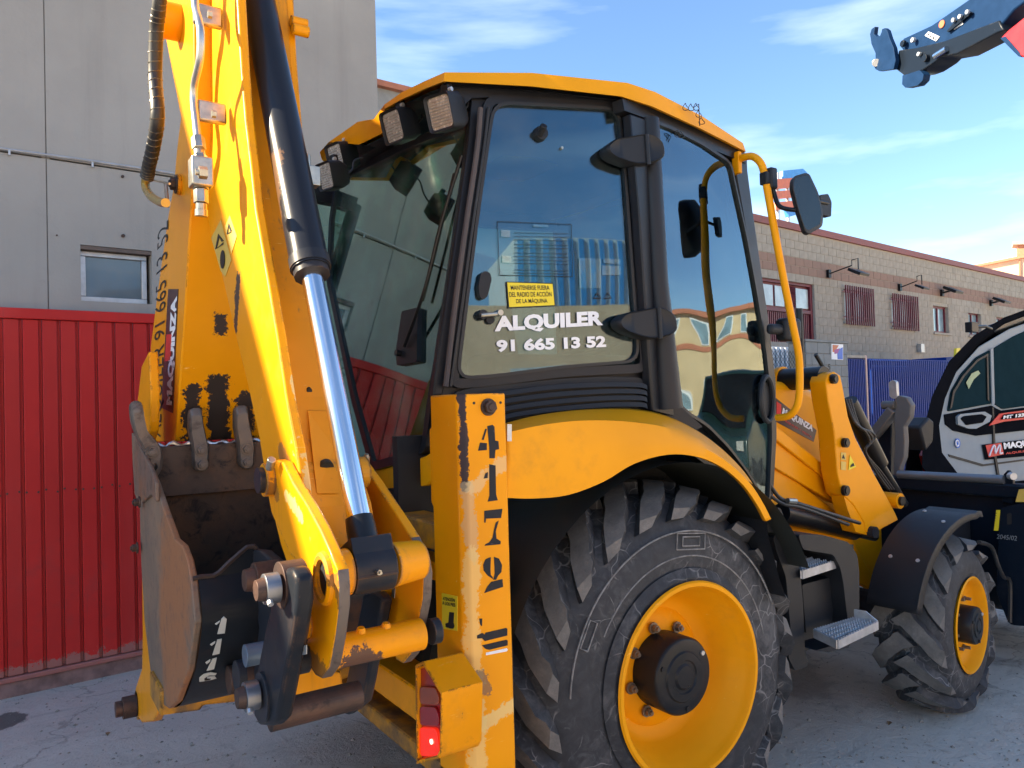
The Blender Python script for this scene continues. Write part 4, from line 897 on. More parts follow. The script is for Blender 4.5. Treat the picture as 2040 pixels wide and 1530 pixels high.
plate('small_mirror', [(1634, 388), (1650, 386), (1657, 402), (1656, 432), (1640, 428), (1636, 410)], ('Y', -1.02), .03, M['black_plastic'], BL, rnd=.01, bevel=.004)
m = MB(); m.tube([P(1648, 405, ('Y', -1.02)), P(1625, 400, ('Y', -1.03))], .008, 8); m.build('small_mirror_arm', M['black'], BL)
# lower mirror / front light pod
m = MB(); c = P(1571, 657, ('Y', -.80)); m.box(c, (.06, .035, .055)); m.box(c + Vector((-.10, .0, .0)), (.05, .02, .025)); m.build('lower_mirror', M['black_plastic'], BL, bevel=.022, seg=3)
plate('inner_mirror', [(1383, 424), (1390, 418), (1414, 417), (1424, 450), (1430, 512), (1408, 520), (1400, 500), (1386, 460)], off(S2, -.10), .02, M['mirror'], BL, rnd=.015)
m = MB(); m.tube(spline([P(1425, 460, off(S2, -.09)), P(1445, 462, off(S2, -.08)), P(1452, 440, off(S2, -.05)), P(1444, 380, off(S2, -.03))], 4), .006, 8); m.build('inner_mirror_arm', M['black'], BL, smooth=True)
plate('door_latch', [(1458, 640), (1475, 632), (1484, 638), (1500, 640), (1498, 660), (1480, 668), (1460, 660)], off(S2, -.01), .04, M['black_plastic'], BL, bevel=.004)
# ---- front: bonnet, loader arms
BN = ('Y', -.40)
m = MB(); bon = [(1500, 770), (1545, 757), (1590, 762), (1625, 778), (1655, 805), (1672, 840), (1684, 900), (1684, 985), (1640, 960), (1545, 895), (1500, 870)]
pb = [P(u, v, BN) for u, v in bon]; m.prism(pb, (0, .80, 0)); m.build('bonnet', M['yellow_clean'], BL, bevel=.05, seg=4)
sticker('company_sticker', [(1545, 793), (1626, 857), (1620, 880), (1545, 840)], BN, M['dark_sticker'], BL, lift=.003)
sticker('sticker_logo', [(1546, 800), (1555, 806), (1555, 829), (1546, 824)], BN, M['red_print'], BL, lift=.0045)
text('lettering', 'MAQUINZA', (1556, 826), (1617, 862), (1559, 812), M['white'], BL, lift=.0045, pl=BN, bold=.05)
text('lettering', 'ALQUILER Y VENTA', (1560, 839), (1616, 874), (1560, 834), M['red_print'], BL, lift=.0045, pl=BN, bold=.02)
plate('radiator_guard', [(1540, 870), (1684, 985), (1684, 1130), (1540, 1130)], ('Y', -.38), .76, M['yellow'], BL)
# chassis rails (two sloping beams)
def beam_px(name, a, b, pl_, wx, wy, mat, **k):
    m = MB(); m.beam(P(*a, pl_), P(*b, pl_), wx, wy, (0, 1, 0)); return m.build(name, mat, BL, bevel=.006, **k)
plate('loader_tower', [(1532, 885), (1560, 872), (1692, 985), (1692, 1012), (1660, 1000), (1530, 925)], ('Y', -.52), .05, M['yellow'], BL, bevel=.006)
plate('loader_tower', [(1530, 915), (1680, 1030), (1690, 1060), (1740, 1150), (1736, 1175), (1600, 1100), (1530, 1000)], ('Y', -.50), .05, M['yellow'], BL, bevel=.006)
plate('loader_tower_flange', [(1535, 845), (1545, 848), (1690, 965), (1690, 985), (1640, 950), (1535, 868)], ('Y', -.54), .09, M['yellow'], BL, bevel=.006)
M['arm'] = paint('loader arm paint', YEL, chip=.2, dirt=.12, coat=.25, edgew=.006)
arm = [(1650, 745), (1662, 740), (1674, 748), (1678, 765), (1690, 830), (1704, 872), (1745, 950), (1782, 1018), (1790, 1036), (1760, 1052), (1738, 1068), (1724, 1058), (1722, 1042), (1700, 1005), (1678, 985), (1668, 940), (1662, 860), (1650, 800), (1645, 760)]
plate('loader_arm', arm, ('Y', -.66), .10, M['arm'], BL, bevel=.006)
plate('loader_arm', arm, ('Y', .56), .10, M['arm'], BL, bevel=.006)
plate('loader_arm_web', [(1680, 985), (1702, 1010), (1722, 1045), (1736, 1068), (1705, 1060), (1690, 1020)], ('Y', -.655), .08, M['yellow'], BL)
m = MB(); a = P(1614, 766, ('Y', -.40)); b = P(1656, 752, ('Y', -.64)); m.cyl((b.x, -.60, b.z), (b.x, -.34, b.z), .062, n=24); m.build('arm_pivot_tube', M['black'], BL, auto=True)
m = MB(); m.cyl((b.x, -.34, b.z), (b.x, -.31, b.z), .075, n=24); m.build('arm_pivot_collar', M['arm'], BL, auto=True)
for u, v, r_ in ((1658, 755, .026), (1681, 882, .026), (1681, 977, .028)):
    c = P(u, v, ('Y', -.665)); m = MB(); m.cyl(c, c - Vector((0, .02, 0)), r_, n=24); m.cyl(c - Vector((0, .02, 0)), c - Vector((0, .026, 0)), r_ * .7, n=24); m.build('arm_pin', M['black'], BL, bevel=.004)
sticker('arm_label', [(1675, 901), (1685, 902), (1685, 917), (1675, 916)], ('Y', -.662), M['amber_sticker'], BL)
sticker('arm_label', [(1675, 919), (1685, 920), (1685, 937), (1675, 936)], ('Y', -.662), M['amber_sticker'], BL)
glyph('label_triangle', [[(1677, 913), (1680, 905), (1683, 914)]], ('Y', -.664), M['ink'], BL)
sticker('arm_triangle_sign', [(1693, 906), (1705, 930), (1690, 937)], ('Y', -.662), M['yellow_sticker'], BL)
glyph('hand_picture', [[(1695, 926), (1700, 922), (1702, 928), (1694, 931)]], ('Y', -.665), M['ink'], BL)
# parking lever rod behind pivot
m = MB(); m.tube([P(1625, 706, ('Y', -.5)), P(1646, 742, ('Y', -.5))], .012, 8); m.build('support_rod', M['black'], BL)
# tilt ram along the arm
m = MB(); ra, rb2 = P(1690, 800, ('Y', -.46)), P(1782, 985, ('Y', -.46)); m.tube([ra, P(1752, 925, ('Y', -.46))], .052, 18); m.build('tilt_ram', M['black'], BL, auto=True)
m = MB(); m.tube([P(1752, 925, ('Y', -.46)), P(1800, 1005, ('Y', -.46))], .030, 16); m.build('tilt_ram_rod', M['black'], BL, auto=True)
m = MB(); c = P(1794, 998, ('Y', -.66)); m.cyl(c, c + Vector((0, .12, 0)), .045, n=20); m.build('arm_end_boss', M['arm'], BL, auto=True)
m = MB(); m.cyl(c, c - Vector((0, .015, 0)), .026, n=20); m.build('arm_pin', M['black'], BL, auto=True)
for k in range(3):
    m = MB(); d = k * 5; m.tube(spline([P(1684 + d, 795, ('Y', -.50)), P(1702 + d, 840 + d, ('Y', -.53)), P(1724 + d, 860, ('Y', -.54)), P(1733 + d, 882 - d, ('Y', -.54)), P(1724, 900, ('Y', -.52)), P(1745 + d, 940, ('Y', -.50)), P(1770 + d, 975, ('Y', -.50))], 5), .008, 8); m.build('hydraulic_hose', M['rubber_hose'], BL, smooth=True)
# lift ram (horizontal black cylinder)
m = MB(); m.tube([P(1556, 1022, ('Y', -.56)), P(1700, 1058, ('Y', -.50))], .052, 20); m.build('lift_ram', M['black'], BL, auto=True)
m = MB(); m.tube([P(1700, 1058, ('Y', -.50)), P(1742, 1068, ('Y', -.50))], .030, 16); m.build('lift_ram_rod', M['black'], BL, auto=True)
m = MB(); m.tube(spline([P(1530, 960, ('Y', -.74)), P(1555, 993, ('Y', -.74)), P(1590, 1003, ('Y', -.76)), P(1690, 1035, ('Y', -.75)), P(1712, 1042, ('Y', -.72))], 5), .010, 8); m.build('hydraulic_hose', M['rubber_hose'], BL, smooth=True)
m = MB(); m.tube(spline([P(1532, 985, ('Y', -.74)), P(1560, 1004, ('Y', -.76)), P(1600, 1012, ('Y', -.76)), P(1690, 1045, ('Y', -.75))], 5), .009, 8); m.build('hydraulic_hose', M['rubber_hose'], BL, smooth=True)
m = MB(); c = P(1577, 998, ('Y', -.77)); m.tube([c + Vector((-.03, 0, .004)), c + Vector((.03, 0, -.004))], .014, 8); m.build('hose_fitting', M['zinc'], BL)
m = MB(); c = P(1738, 1060, ('Y', -.67)); m.cyl(c + Vector((0, -.02, 0)), c + Vector((0, .05, 0)), .032, n=16); m.build('ram_pin', M['black_worn'], BL)
# ---- tank / steps
TK = ('Y', -1.0)
m = MB(); m.prism(rounded([P(u, v, ('Y', -.98)) for u, v in ((1538, 1080), (1552, 1062), (1640, 1066), (1700, 1090), (1714, 1130), (1714, 1225), (1640, 1240), (1600, 1310), (1572, 1318), (1556, 1290))], .03, 4), (0, .06, 0))
plate('step_box_front', [(1540, 1068), (1560, 1060), (1578, 1080), (1592, 1120), (1600, 1200), (1604, 1300), (1612, 1325), (1585, 1338), (1570, 1310), (1575, 1250), (1566, 1150), (1548, 1100)], ('Y', -.985), .30, M['black_plastic'], BL, rnd=.02, bevel=.015, seg=3)
plate('step_box_back', [(1590, 1065), (1640, 1066), (1690, 1080), (1708, 1105), (1712, 1140), (1712, 1262), (1690, 1245), (1680, 1160), (1674, 1130), (1660, 1105), (1600, 1095)], ('Y', -1.00), .28, M['black_plastic'], BL, rnd=.02, bevel=.015, seg=3)
plate('step_box_wall', [(1560, 1065), (1700, 1085), (1706, 1250), (1600, 1300), (1575, 1240)], ('Y', -.78), .15, M['black_plastic'], BL)
plate('step_box_body', [(1598, 1165), (1655, 1150), (1672, 1140), (1674, 1180), (1660, 1215), (1658, 1240), (1606, 1262)], ('Y', -.93), .16, M['black_plastic'], BL, rnd=.01, bevel=.012, seg=3)
plate('oil_tank_cap', [(1530, 1010), (1555, 1012), (1562, 1030), (1560, 1062), (1528, 1060)], ('Y', -.98), .09, M['black_plastic'], BL, rnd=.01, bevel=.012)
def step(name, px, z_, parent=BL):
    q = [P(u, v, ('Z', z_)) for u, v in px]     # four corners: back-left, back-right, front-right, front-left
    m = MB()
    for i in range(4): m.beam(q[i], q[(i + 1) % 4], .005, .018)
    for i in range(1, 4):
        a = q[0].lerp(q[3], i / 4); b = q[1].lerp(q[2], i / 4); m.beam(a, b, .006, .010)
    s_ = m.build(name, M['alu'], parent)
    m = MB()
    for i in range(5):
        a = q[0].lerp(q[3], i / 4); b = q[1].lerp(q[2], i / 4)
        for k in range(16):
            c = a.lerp(b, (k + .5) / 16); m.cyl(c + Vector((0, 0, .010)), c + Vector((0, 0, .022)), .0055, .002, n=5)
    m.build('grip_teeth', M['alu'], s_)
    m = MB(); a = q[2] + (q[1] - q[2]) * 0; m.prism([q[1] + Vector((0, 0, .0)), q[2] + Vector((0, 0, 0)), q[2] + Vector((0, 0, .02)), q[1].lerp(q[2], .5) + Vector((0, 0, .055)), q[1] + Vector((0, 0, .055))], (.006, 0, 0)); m.build('step_guard', M['alu'], s_)
    return s_
M['alu'] = plain('cast aluminium step', (.42, .43, .45), .45, .6, .2, 20)
step('entry_step', [(1590, 1120), (1628, 1110), (1676, 1120), (1597, 1145)], .955)
step('entry_step', [(1622, 1262), (1702, 1238), (1748, 1246), (1668, 1284)], .695)
plate('step_bracket', [(1625, 1296), (1650, 1300), (1690, 1290), (1700, 1275), (1660, 1286)], ('Y', -1.02), .12, M['black_worn'], BL)
# ---- loader shovel with fold-back forks
bx_ = 3.10
def BP(u, v): return P(u, v, ('X', bx_))
sh = MB(); zt_ = BP(1900, 968).z; prof = [(bx_ + .02, zt_ + .03), (bx_ - .00, zt_ - .02), (bx_ + .0, zt_ - .30), (bx_ + .06, zt_ - .55), (bx_ + .20, zt_ - .78), (bx_ + .42, zt_ - .86), (bx_ + .95, zt_ - .88)]
pr = spline([Vector((x, 0, z)) for x, z in prof], 3); rows = [[Vector((p.x, y, p.z)) for p in pr] for y in (-1.16, 1.16)]
sh.loft(rows); rows2 = [[Vector((p.x + .03, y, p.z + .01)) for p in pr] for y in (1.16, -1.16)]; sh.loft(rows2)
shovel = sh.build('loader_shovel', M['navy'], BL, auto=True)
for y in (-1.16, 1.14):
    m = MB(); m.prism([Vector((p.x, y, p.z)) for p in pr] + [Vector((bx_ + .80, y, zt_ - .5)), Vector((bx_ + .35, y, zt_ + .02))], (0, .02, 0)); m.build('shovel_side', M['navy'], shovel)
m = MB(); m.box((bx_ - .01, 0, zt_ + .0), (.05, 1.15, .045)); m.build('shovel_top_beam', M['navy'], shovel, bevel=.015)
m = MB(); a = BP(1798, 944); b = BP(2008, 946); m.tube([(bx_ - .05, a.y, a.z), (bx_ - .05, b.y, a.z + .01)], .028, 16); m.build('fork_shaft', M['steel_dark'] if 'steel_dark' in M else plain('dull steel', (.20, .21, .23), .4, .6), shovel, auto=True)
plate('shaft_bracket', [(1996, 1000), (1999, 945), (2008, 936), (2018, 950), (2018, 1005)], ('X', bx_ - .04), .03, M['navy'], shovel, bevel=.004)
m = MB(); c = P(2012, 948, ('X', bx_ - .06)); m.cyl(c, c + Vector((-.02, -.03, 0)), .022, n=12); m.build('shaft_nut', M['steel'], shovel)
# side wing with lettering
m = MB(); m.prism(rounded([P(u, v, ('X', bx_ - .14)) for u, v in ((1992, 1012), (2050, 1000), (2130, 1010), (2130, 1255), (2010, 1245), (1985, 1180))], .03, 3), (.10, 0, 0)); m.build('shovel_wing', M['navy'], shovel, bevel=.02, seg=3)
sticker('shovel_label', [(2030, 975), (2060, 972), (2060, 1000), (2023, 1000)], ('X', bx_ - .142), M['amber_sticker'], shovel)
sticker('yellow_label', [(1985, 1016), (1993, 1016), (1989, 1057), (1980, 1057)], ('X', bx_ - .142), M['yellow_sticker'], shovel, lift=.002)
glyph('label_tick', [[(1984 - k * .9, 1021 + k * 5), (1986.5 - k * .9, 1021.5 + k * 5), (1986 - k * .9, 1023 + k * 5), (1983.5 - k * .9, 1022.5 + k * 5)] for k in range(7)], ('X', bx_ - .142), M['ink'], shovel, lift=.004)
text('chalk_lettering', '2045/02', (1986, 1073), (2026, 1077), (1987, 1064), plain('chalk', (.22, .23, .24), .8), shovel, lift=.003, pl=('X', bx_ - .142), bold=0)
m = MB(); m.prism(rounded([P(u, v, ('X', bx_ - .143)) for u, v in ((2006, 1023), (2015, 1022), (2015, 1045), (2006, 1045))], .008, 3), (.001, 0, 0)); m.build('slot', M['ink'], shovel)
# forks folded up
M['fork'] = paint('scuffed grey fork steel', (.13, .125, .125), chip=.7, dirt=.5, chipc=(.25, .16, .09), dirtc=(.14, .10, .07), edgew=.01, coat=0)
FKX = bx_ - .03
plate('folded_fork', [(1783, 870), (1780, 830), (1786, 806), (1782, 795), (1790, 788), (1806, 792), (1815, 808), (1812, 832), (1800, 850), (1802, 880), (1800, 912), (1793, 930), (1789, 960), (1789, 1005), (1778, 1005), (1780, 930)], ('X', FKX), .06, M['fork'], shovel, bevel=.006)
m = MB(); m.beam(P(1738, 872, ('X', FKX + .06)), P(1782, 815, ('X', FKX + .03)), .03, .05, (1, 0, 0)); m.build('fork_arm', M['fork'], shovel, bevel=.008)
m = MB(); m.beam(P(1764, 1000, ('X', FKX + .12)), P(1768, 830, ('X', FKX + .12)), .05, .03, (1, 0, 0)); m.build('fork_arm', M['navy'], shovel, bevel=.008)
m = MB(); c = P(1773, 807, ('X', FKX + .02)); m.cyl(c + Vector((0, .05, 0)), c + Vector((0, -.04, 0)), .03, n=16); m.build('fork_knuckle', M['fork'], shovel)
m = MB(); m.prism(rounded([P(u, v, ('X', FKX)) for u, v in ((1770, 762), (1778, 757), (1785, 760), (1787, 792), (1779, 795), (1772, 790))], .01, 3), (.03, 0, 0)); m.build('marker_lamp', M['steel'], shovel, bevel=.004)
for y_ in (-.55, .55): m = MB(); m.box((2.75, y_, .75), (.30, .05, .20)); m.build('shovel_link', M['black_worn'], BL, bevel=.02)
m = MB(); m.tube(spline([P(1950, 1080, ('Y', -.95)), P(1975, 1090, ('Y', -.9)), P(1988, 1125, ('Y', -.9)), P(2000, 1150, ('Y', -.9)), P(2012, 1160, ('Y', -.9)), P(2012, 1240, ('Y', -.9))], 4), .012, 8); m.build('hydraulic_hose', M['rubber_hose'], BL, smooth=True)

# ================================================================== digging arm (boom, dipper, bucket)
def TP(pts, x): return [P(u, v, ('X', x)) for u, v in pts]
XA, XB = -1.61, -1.30
_ma, _mb = P(378, 420, ('X', XA)), P(350, 880, ('X', XA))
def bellyP(u, v):
    y = -.25
    for _ in range(12):
        p = P(u, v, ('Y', y)); y = _ma.y + (_mb.y - _ma.y) * (_ma.z - p.z) / (_ma.z - _mb.z)
    return p
M['boom'] = paint('boom paint worn by the teeth', YEL, chip=.45, dirt=.12, edgew=.008, coat=.3, wears=[
    (bellyP(382, 785), bellyP(384, 900), .050, (.045, .032, .028), 1),
    (bellyP(436, 770), bellyP(434, 900), .060, (.04, .03, .026), 1),
    (bellyP(485, 800), bellyP(490, 890), .045, (.05, .035, .03), 1),
    (bellyP(438, 632), bellyP(441, 655), .038, (.05, .035, .03), 1)])
boomL = [(322, -260), (322, 0), (326, 60), (344, 150), (360, 234), (352, 300), (346, 370), (334, 436), (298, 700), (292, 900), (300, 1300), (350, 1300), (350, 875), (365, 640), (378, 420), (388, 330), (420, 60), (450, -260)]
boomL = [(322, -260), (322, 0), (327, 60), (344, 150), (360, 234), (352, 300), (346, 370), (334, 436), (316, 565), (300, 690), (298, 880), (350, 880), (356, 780), (366, 640), (379, 420), (385, 330), (388, 250), (386, 60), (386, -260)]
m = MB(); m.prism(TP(boomL, XA), (XB - XA, 0, 0)); boom = m.build('boom', M['boom'], BL, bevel=.006)
# flared fork cheek plates of the boom foot
ck = [(296, 700), (282, 728), (273, 805), (276, 900), (282, 1100), (284, 1260), (283, 1330), (270, 1370), (264, 1410), (282, 1440), (305, 1438), (322, 1400), (320, 1330), (296, 1200), (287, 1000), (286, 900), (298, 860), (300, 780)]
m = MB(); m.prism(TP(ck, -1.70), (.03, 0, 0)); m.build('boom_cheek', M['yellow_worn'], boom, bevel=.005)
m = MB(); m.prism([p + Vector((.45, 0, 0)) for p in TP(ck, -1.70)], (.03, 0, 0)); m.build('boom_cheek', M['yellow_worn'], boom, bevel=.005)
m = MB(); c = P(272, 1405, ('X', -1.70)); m.cyl(c, c - Vector((.05, 0, 0)), .042, n=24); m.cyl(c - Vector((.05, 0, 0)), c - Vector((.075, 0, 0)), .03, n=20); m.build('boom_foot_pin', M['rust_pin'], boom, bevel=.004)
m = MB(); m.cyl(c, c + Vector((.48, 0, 0)), .055, n=24); m.build('boom_foot_tube', M['yellow_dirty'], boom)
m = MB(); m.prism(TP([(322, 1360), (380, 1345), (520, 1320), (660, 1290), (668, 1345), (560, 1385), (480, 1395), (405, 1412), (320, 1425)], -1.64)[:0] or [P(u, v, ('Y', -.52)) for u, v in ((318, 1372), (420, 1352), (560, 1318), (700, 1285), (700, 1350), (580, 1382), (480, 1398), (405, 1406), (400, 1415), (318, 1426))], (0, .2, 0)); m.build('boom_foot_crossbar', M['yellow_dirty'], boom, bevel=.01)
# kingpost behind
m = MB(); m.box((-1.22, .38, .95), (.16, .16, .38)); m.build('kingpost', M['yellow_dirty'], BL, bevel=.02)
m = MB(); m.cyl((-1.40, .35, .6), (-1.40, .35, 1.3), .07, n=20); m.build('kingpost_pin', M['black_worn'], BL)
# boom lettering on the -X cheek
PA = ('X', XA)
text('lettering', 'ALQUILER 91 665 13 52', (325, 872), (341, 432), (302, 868), M['ink'], boom, lift=.002, pl=PA, bold=.0)
bs_ = sticker('company_sticker', [(336, 576), (356, 576), (345, 823), (322, 812)], PA, M['dark_sticker'], boom, lift=.002)
text('lettering', 'MAQUINZA', (346, 808), (357, 588), (333, 806), M['white'], boom, lift=.0035, pl=PA, bold=.06)
sticker('sticker_logo', [(330, 720), (341, 718), (344, 666), (334, 666)], PA, M['red_print'], boom, lift=.0037)
# rusty bolt and pin bosses
c = P(359, 368, PA); m = MB(); m.cyl(c, c - Vector((.012, 0, 0)), .035, n=24); m.build('pin_cap', M['yellow_worn'], boom, bevel=.003); bolt('bolt_head', c - Vector((.012, 0, 0)), (-1, 0, 0), .022, .02, M['rust_pin'], boom)
c = P(358, 46, PA); m = MB(); m.cyl(c, c - Vector((.06, 0, 0)), .060, n=32); m.build('pivot_boss', M['yellow'], boom, bevel=.006)
m = MB(); c2 = c - Vector((.06, 0, 0)); m.cyl(c2, c2 - Vector((.01, 0, 0)), .036, n=24); m.build('pivot_pin', M['rust_pin'], boom, bevel=.003)
m = MB(); c = P(383, 730, ('Y', -.25)); m.cyl(c - Vector((0, .02, 0)), c + Vector((0, .05, 0)), .012, n=12); m.build('grease_hole', M['ink'], boom)
# ---- dipper
DF = [(478, -260), (485, -100), (491, 0), (498, 126), (507, 240), (518, 330), (528, 420), (553, 561), (572, 671), (590, 790), (610, 890), (628, 1019), (640, 1100), (640, 1200)]
DL = [(600, 1210), (560, 1090), (533, 980), (516, 872), (494, 770), (472, 680), (440, 540), (422, 480), (411, 420), (400, 330), (388, 200), (386, 60), (386, -100), (386, -260)]
xl0, xl1, xr0, xr1 = -1.56, -1.535, -1.375, -1.35
M['dipper'] = paint('dipper paint', YEL, chip=.7, dirt=.25, streak=.12, edgew=.008, coat=.3, wears=[
    (P(474, 560, ('X', -1.56)), P(470, 650, ('X', -1.56)), .035, (.05, .035, .03), 1),
    (P(600, 880, ('X', -1.535)), P(620, 960, ('X', -1.535)), .03, (.72, .55, .25), .6),
    (P(585, 740, ('X', -1.535)), P(592, 850, ('X', -1.535)), .014, (.80, .62, .28), .7), (P(560, 900, ('X', -1.56)), P(575, 925, ('X', -1.56)), .03, (.10, .07, .05), .6)])
m = MB(); m.prism([P(u, v, ('X', xl1)) + Vector((xl0 - xl1, 0, 0)) * 0 for u, v in DF] + [P(u, v, ('X', xl0)) + Vector((xl1 - xl0, 0, 0)) for u, v in DL], (xl0 - xl1, 0, 0)); dip = m.build('dipper', M['dipper'], BL, bevel=.005)
RF = [(575, -260), (585, 0), (592, 120), (604, 270), (616, 376), (632, 500), (648, 640), (676, 800), (702, 910), (730, 1020), (740, 1120)]
rf = TP(RF, xr1); lf_ = [P(u, v, ('X', xl0)) for u, v in DL]
m = MB(); m.prism([Vector((xr0, p.y, p.z)) for p in rf] + [Vector((xr0, p.y + .12, p.z)) for p in reversed(rf)], (xr1 - xr0, 0, 0)); m.build('dipper_cheek', M['dipper'], dip, bevel=.005)
# floor between cheeks
ff_ = TP(DF, xl1); m = MB(); fl = [p + Vector((0, .13, 0)) for p in ff_[:11]] + [p + Vector((0, .06, 0)) for p in ff_[11:]]
M['floor_paint'] = paint('streaked dipper floor paint', (.70, .27, .01), chip=.6, dirt=.3, streak=.9, chipc=(.05, .03, .02), edge=False)
m.loft([[Vector((xl1, p.y, p.z)) for p in fl], [Vector((xr0, p.y, p.z)) for p in fl], [Vector((xr0, p.y + .015, p.z)) for p in fl], [Vector((xl1, p.y + .015, p.z)) for p in fl], [Vector((xl1, p.y, p.z)) for p in fl]]); m.build('dipper_floor', M['floor_paint'], dip)
def floorP(u, v):
    y = -1.2
    for _ in range(15):
        p = P(u, v, ('Y', y)); a_ = [q for q in fl if q.z >= p.z][-1:] or [fl[0]]; b_ = [q for q in fl if q.z < p.z][:1] or [fl[-1]]
        a_, b_ = a_[0], b_[0]; y = a_.y + (b_.y - a_.y) * (a_.z - p.z) / max(1e-6, a_.z - b_.z)
    return p
c = floorP(650, 931); m = MB(); m.cyl(c + Vector((0, .01, .005)), c - Vector((0, .004, .002)), .018, n=24); m.build('drain_hole', M['ink'], dip)
c = floorP(616, 778); m = MB(); m.cyl(c + Vector((0, .01, .005)), c - Vector((0, .003, .001)), .007, n=16); m.build('small_hole', M['ink'], dip)
q = [floorP(u, v) + Vector((0, -.006, -.003)) for u, v in ((612, 816), (655, 817), (664, 890), (672, 980), (630, 980))]; m = MB(); m.prism(q, (0, .004, .002)); m.build('doubler_plate', M['floor_paint'], dip)
m = MB(); seam_ = [P(u, v, ('X', xr0 - .002)) for u, v in ((618, 815), (650, 817))]
# upper right flange hardware
for u, v in ((592, 45), (595, 60)):
    c = P(u, v, ('X', xr1)); m = MB(); m.cyl(c - Vector((.02, 0, 0)), c + Vector((.03, 0, 0)), .017, n=20); m.build('flange_boss', M['yellow_worn'], dip)
m = MB(); c = P(615, 352, ('X', xr1 + .03)); m.box(c, (.03, .022, .03)); m.tube([c + Vector((0, 0, -.05)), c + Vector((0, 0, .07))], .008, 8); m.build('hydraulic_fitting', M['zinc'], dip, bevel=.003)
# bucket ram
AX = ('X', -1.455)
def AXP(u, v): return P(u, v, AX)
top_ = AXP(505, -120); bot = AXP(735, 1132); e0 = AXP(616, 545)
dr = (bot - AXP(515, 0)).normalized()
barrel_top = bot - dr * ((bot - AXP(515, 0)).length + .8); barrel_end = bot - dr * (bot - e0).length
m = MB(); m.tube([barrel_top, barrel_end], .0495, 40); ram = m.build('bucket_ram', M['ram'], BL, auto=True)
m = MB(); m.tube([barrel_end - dr * .035, barrel_end - dr * .005], .0525, 40); m.tube([barrel_end - dr * .005, barrel_end + dr * .018], .046, 12); m.build('gland_nut', M['black_worn'], ram, auto=True)
rod_end = bot - dr * .115
m = MB(); m.tube([barrel_end, rod_end], .0275, 48); m.build('chrome_rod', M['chrome'], ram, smooth=True)
m = MB(); m.tube([rod_end - dr * .002, rod_end + dr * .02, bot - dr * .04], [.031, .033, .034], 28); m.build('rod_sleeve', M['black'], ram, auto=True)
# trunnion block
xax = Vector((1, 0, 0)); yy_ = dr.cross(xax).normalized()
rotT = Matrix((xax, yy_, dr)).transposed()
m = MB(); m.box(bot - dr * .015, (.047, .046, .045), rotT); m.cyl(bot - Vector((.047, 0, 0)), bot + Vector((.047, 0, 0)), .052, n=32); m.build('rod_eye', M['black_worn'], ram, bevel=.006)
m = MB(); c = P(752, 1139, ('Y', bot.y - .055)); m.cyl(c, c + Vector((.0, -.012, 0)), .006, n=6); m.cyl(c + Vector((0, -.012, 0)), c + Vector((0, -.02, 0)), .003, n=8); m.build('grease_nipple', M['zinc'], ram)
for u, v in ((520, 8),):
    m = MB(); c = P(u, v, ('Y', AXP(515, 0).y - .05)); m.cyl(c, c - Vector((0, .01, 0)), .012, n=6); m.build('ram_plug', M['black'], ram)
# ---- tipping levers
LV = [(531, 935), (538, 922), (551, 916), (564, 922), (583, 961), (612, 1007), (638, 1055), (657, 1097), (672, 1136), (675, 1170), (675, 1209), (667, 1274), (657, 1329), (641, 1352), (628, 1345), (612, 1319), (607, 1296), (612, 1274), (602, 1255), (600, 1219), (606, 1200), (604, 1145), (592, 1118), (578, 1105), (560, 1065), (541, 1023), (534, 987)]
RV = [(700, 925), (712, 912), (745, 958), (790, 1026), (819, 1071), (839, 1115), (844, 1145), (842, 1193), (829, 1261), (819, 1303), (803, 1322), (788, 1313), (783, 1285), (768, 1240), (760, 1190), (745, 1100), (718, 1000)]
XL, XR = -1.585, -1.315
_gr = (.06, .045, .035)
M['lever'] = paint('lever paint', YEL, chip=.85, dirt=.3, streak=.3, edgew=.012, coat=.3, chipc=(.10, .075, .06), wears=[
    (P(620, 1320, ('X', XL)), P(640, 1345, ('X', XL)), .045, _gr, .7), (P(668, 1160, ('X', XL)), P(680, 1210, ('X', XL)), .035, _gr, .7),
    (Vector((XL + .07, bot.y, bot.z - .05)), Vector((XL + .09, bot.y, bot.z - .05)), .035, _gr, .8), (P(570, 985, ('X', XL)), P(600, 1030, ('X', XL)), .022, (.80, .60, .24), .7),
    (P(545, 960, ('X', XL)), P(550, 985, ('X', XL)), .030, _gr, .6)])
lv = MB(); lv.prism(TP(LV, XL), (.024, 0, 0)); lever = lv.build('tipping_lever', M['lever'], BL, bevel=.003)
def darkedge(o, zmax):
    o.data.materials.append(M['edge_steel'])
    for p in o.data.polygons:
        if abs(p.normal.x) < .5 and p.normal.y < .3 and p.center.z < zmax: p.material_index = 1
M['edge_steel'] = rusty('worn plate edge', (.14, .115, .10), (.19, .12, .08), (.07, .055, .05), .5, .4)
darkedge(lever, 1.44)
edge_ = MB(); 
m = MB(); m.prism(TP(RV, XR), (.024, 0, 0)); darkedge(m.build('lever_plate', M['lever'], lever, bevel=.003), 1.44)
def bossX(name, u, v, x0, x1, r_, mat, parent, **k):
    c = P(u, v, ('X', x0)); m = MB(); m.cyl(c, Vector((x1, c.y, c.z)), r_, n=32); return m.build(name, mat, parent, bevel=.004, **k)
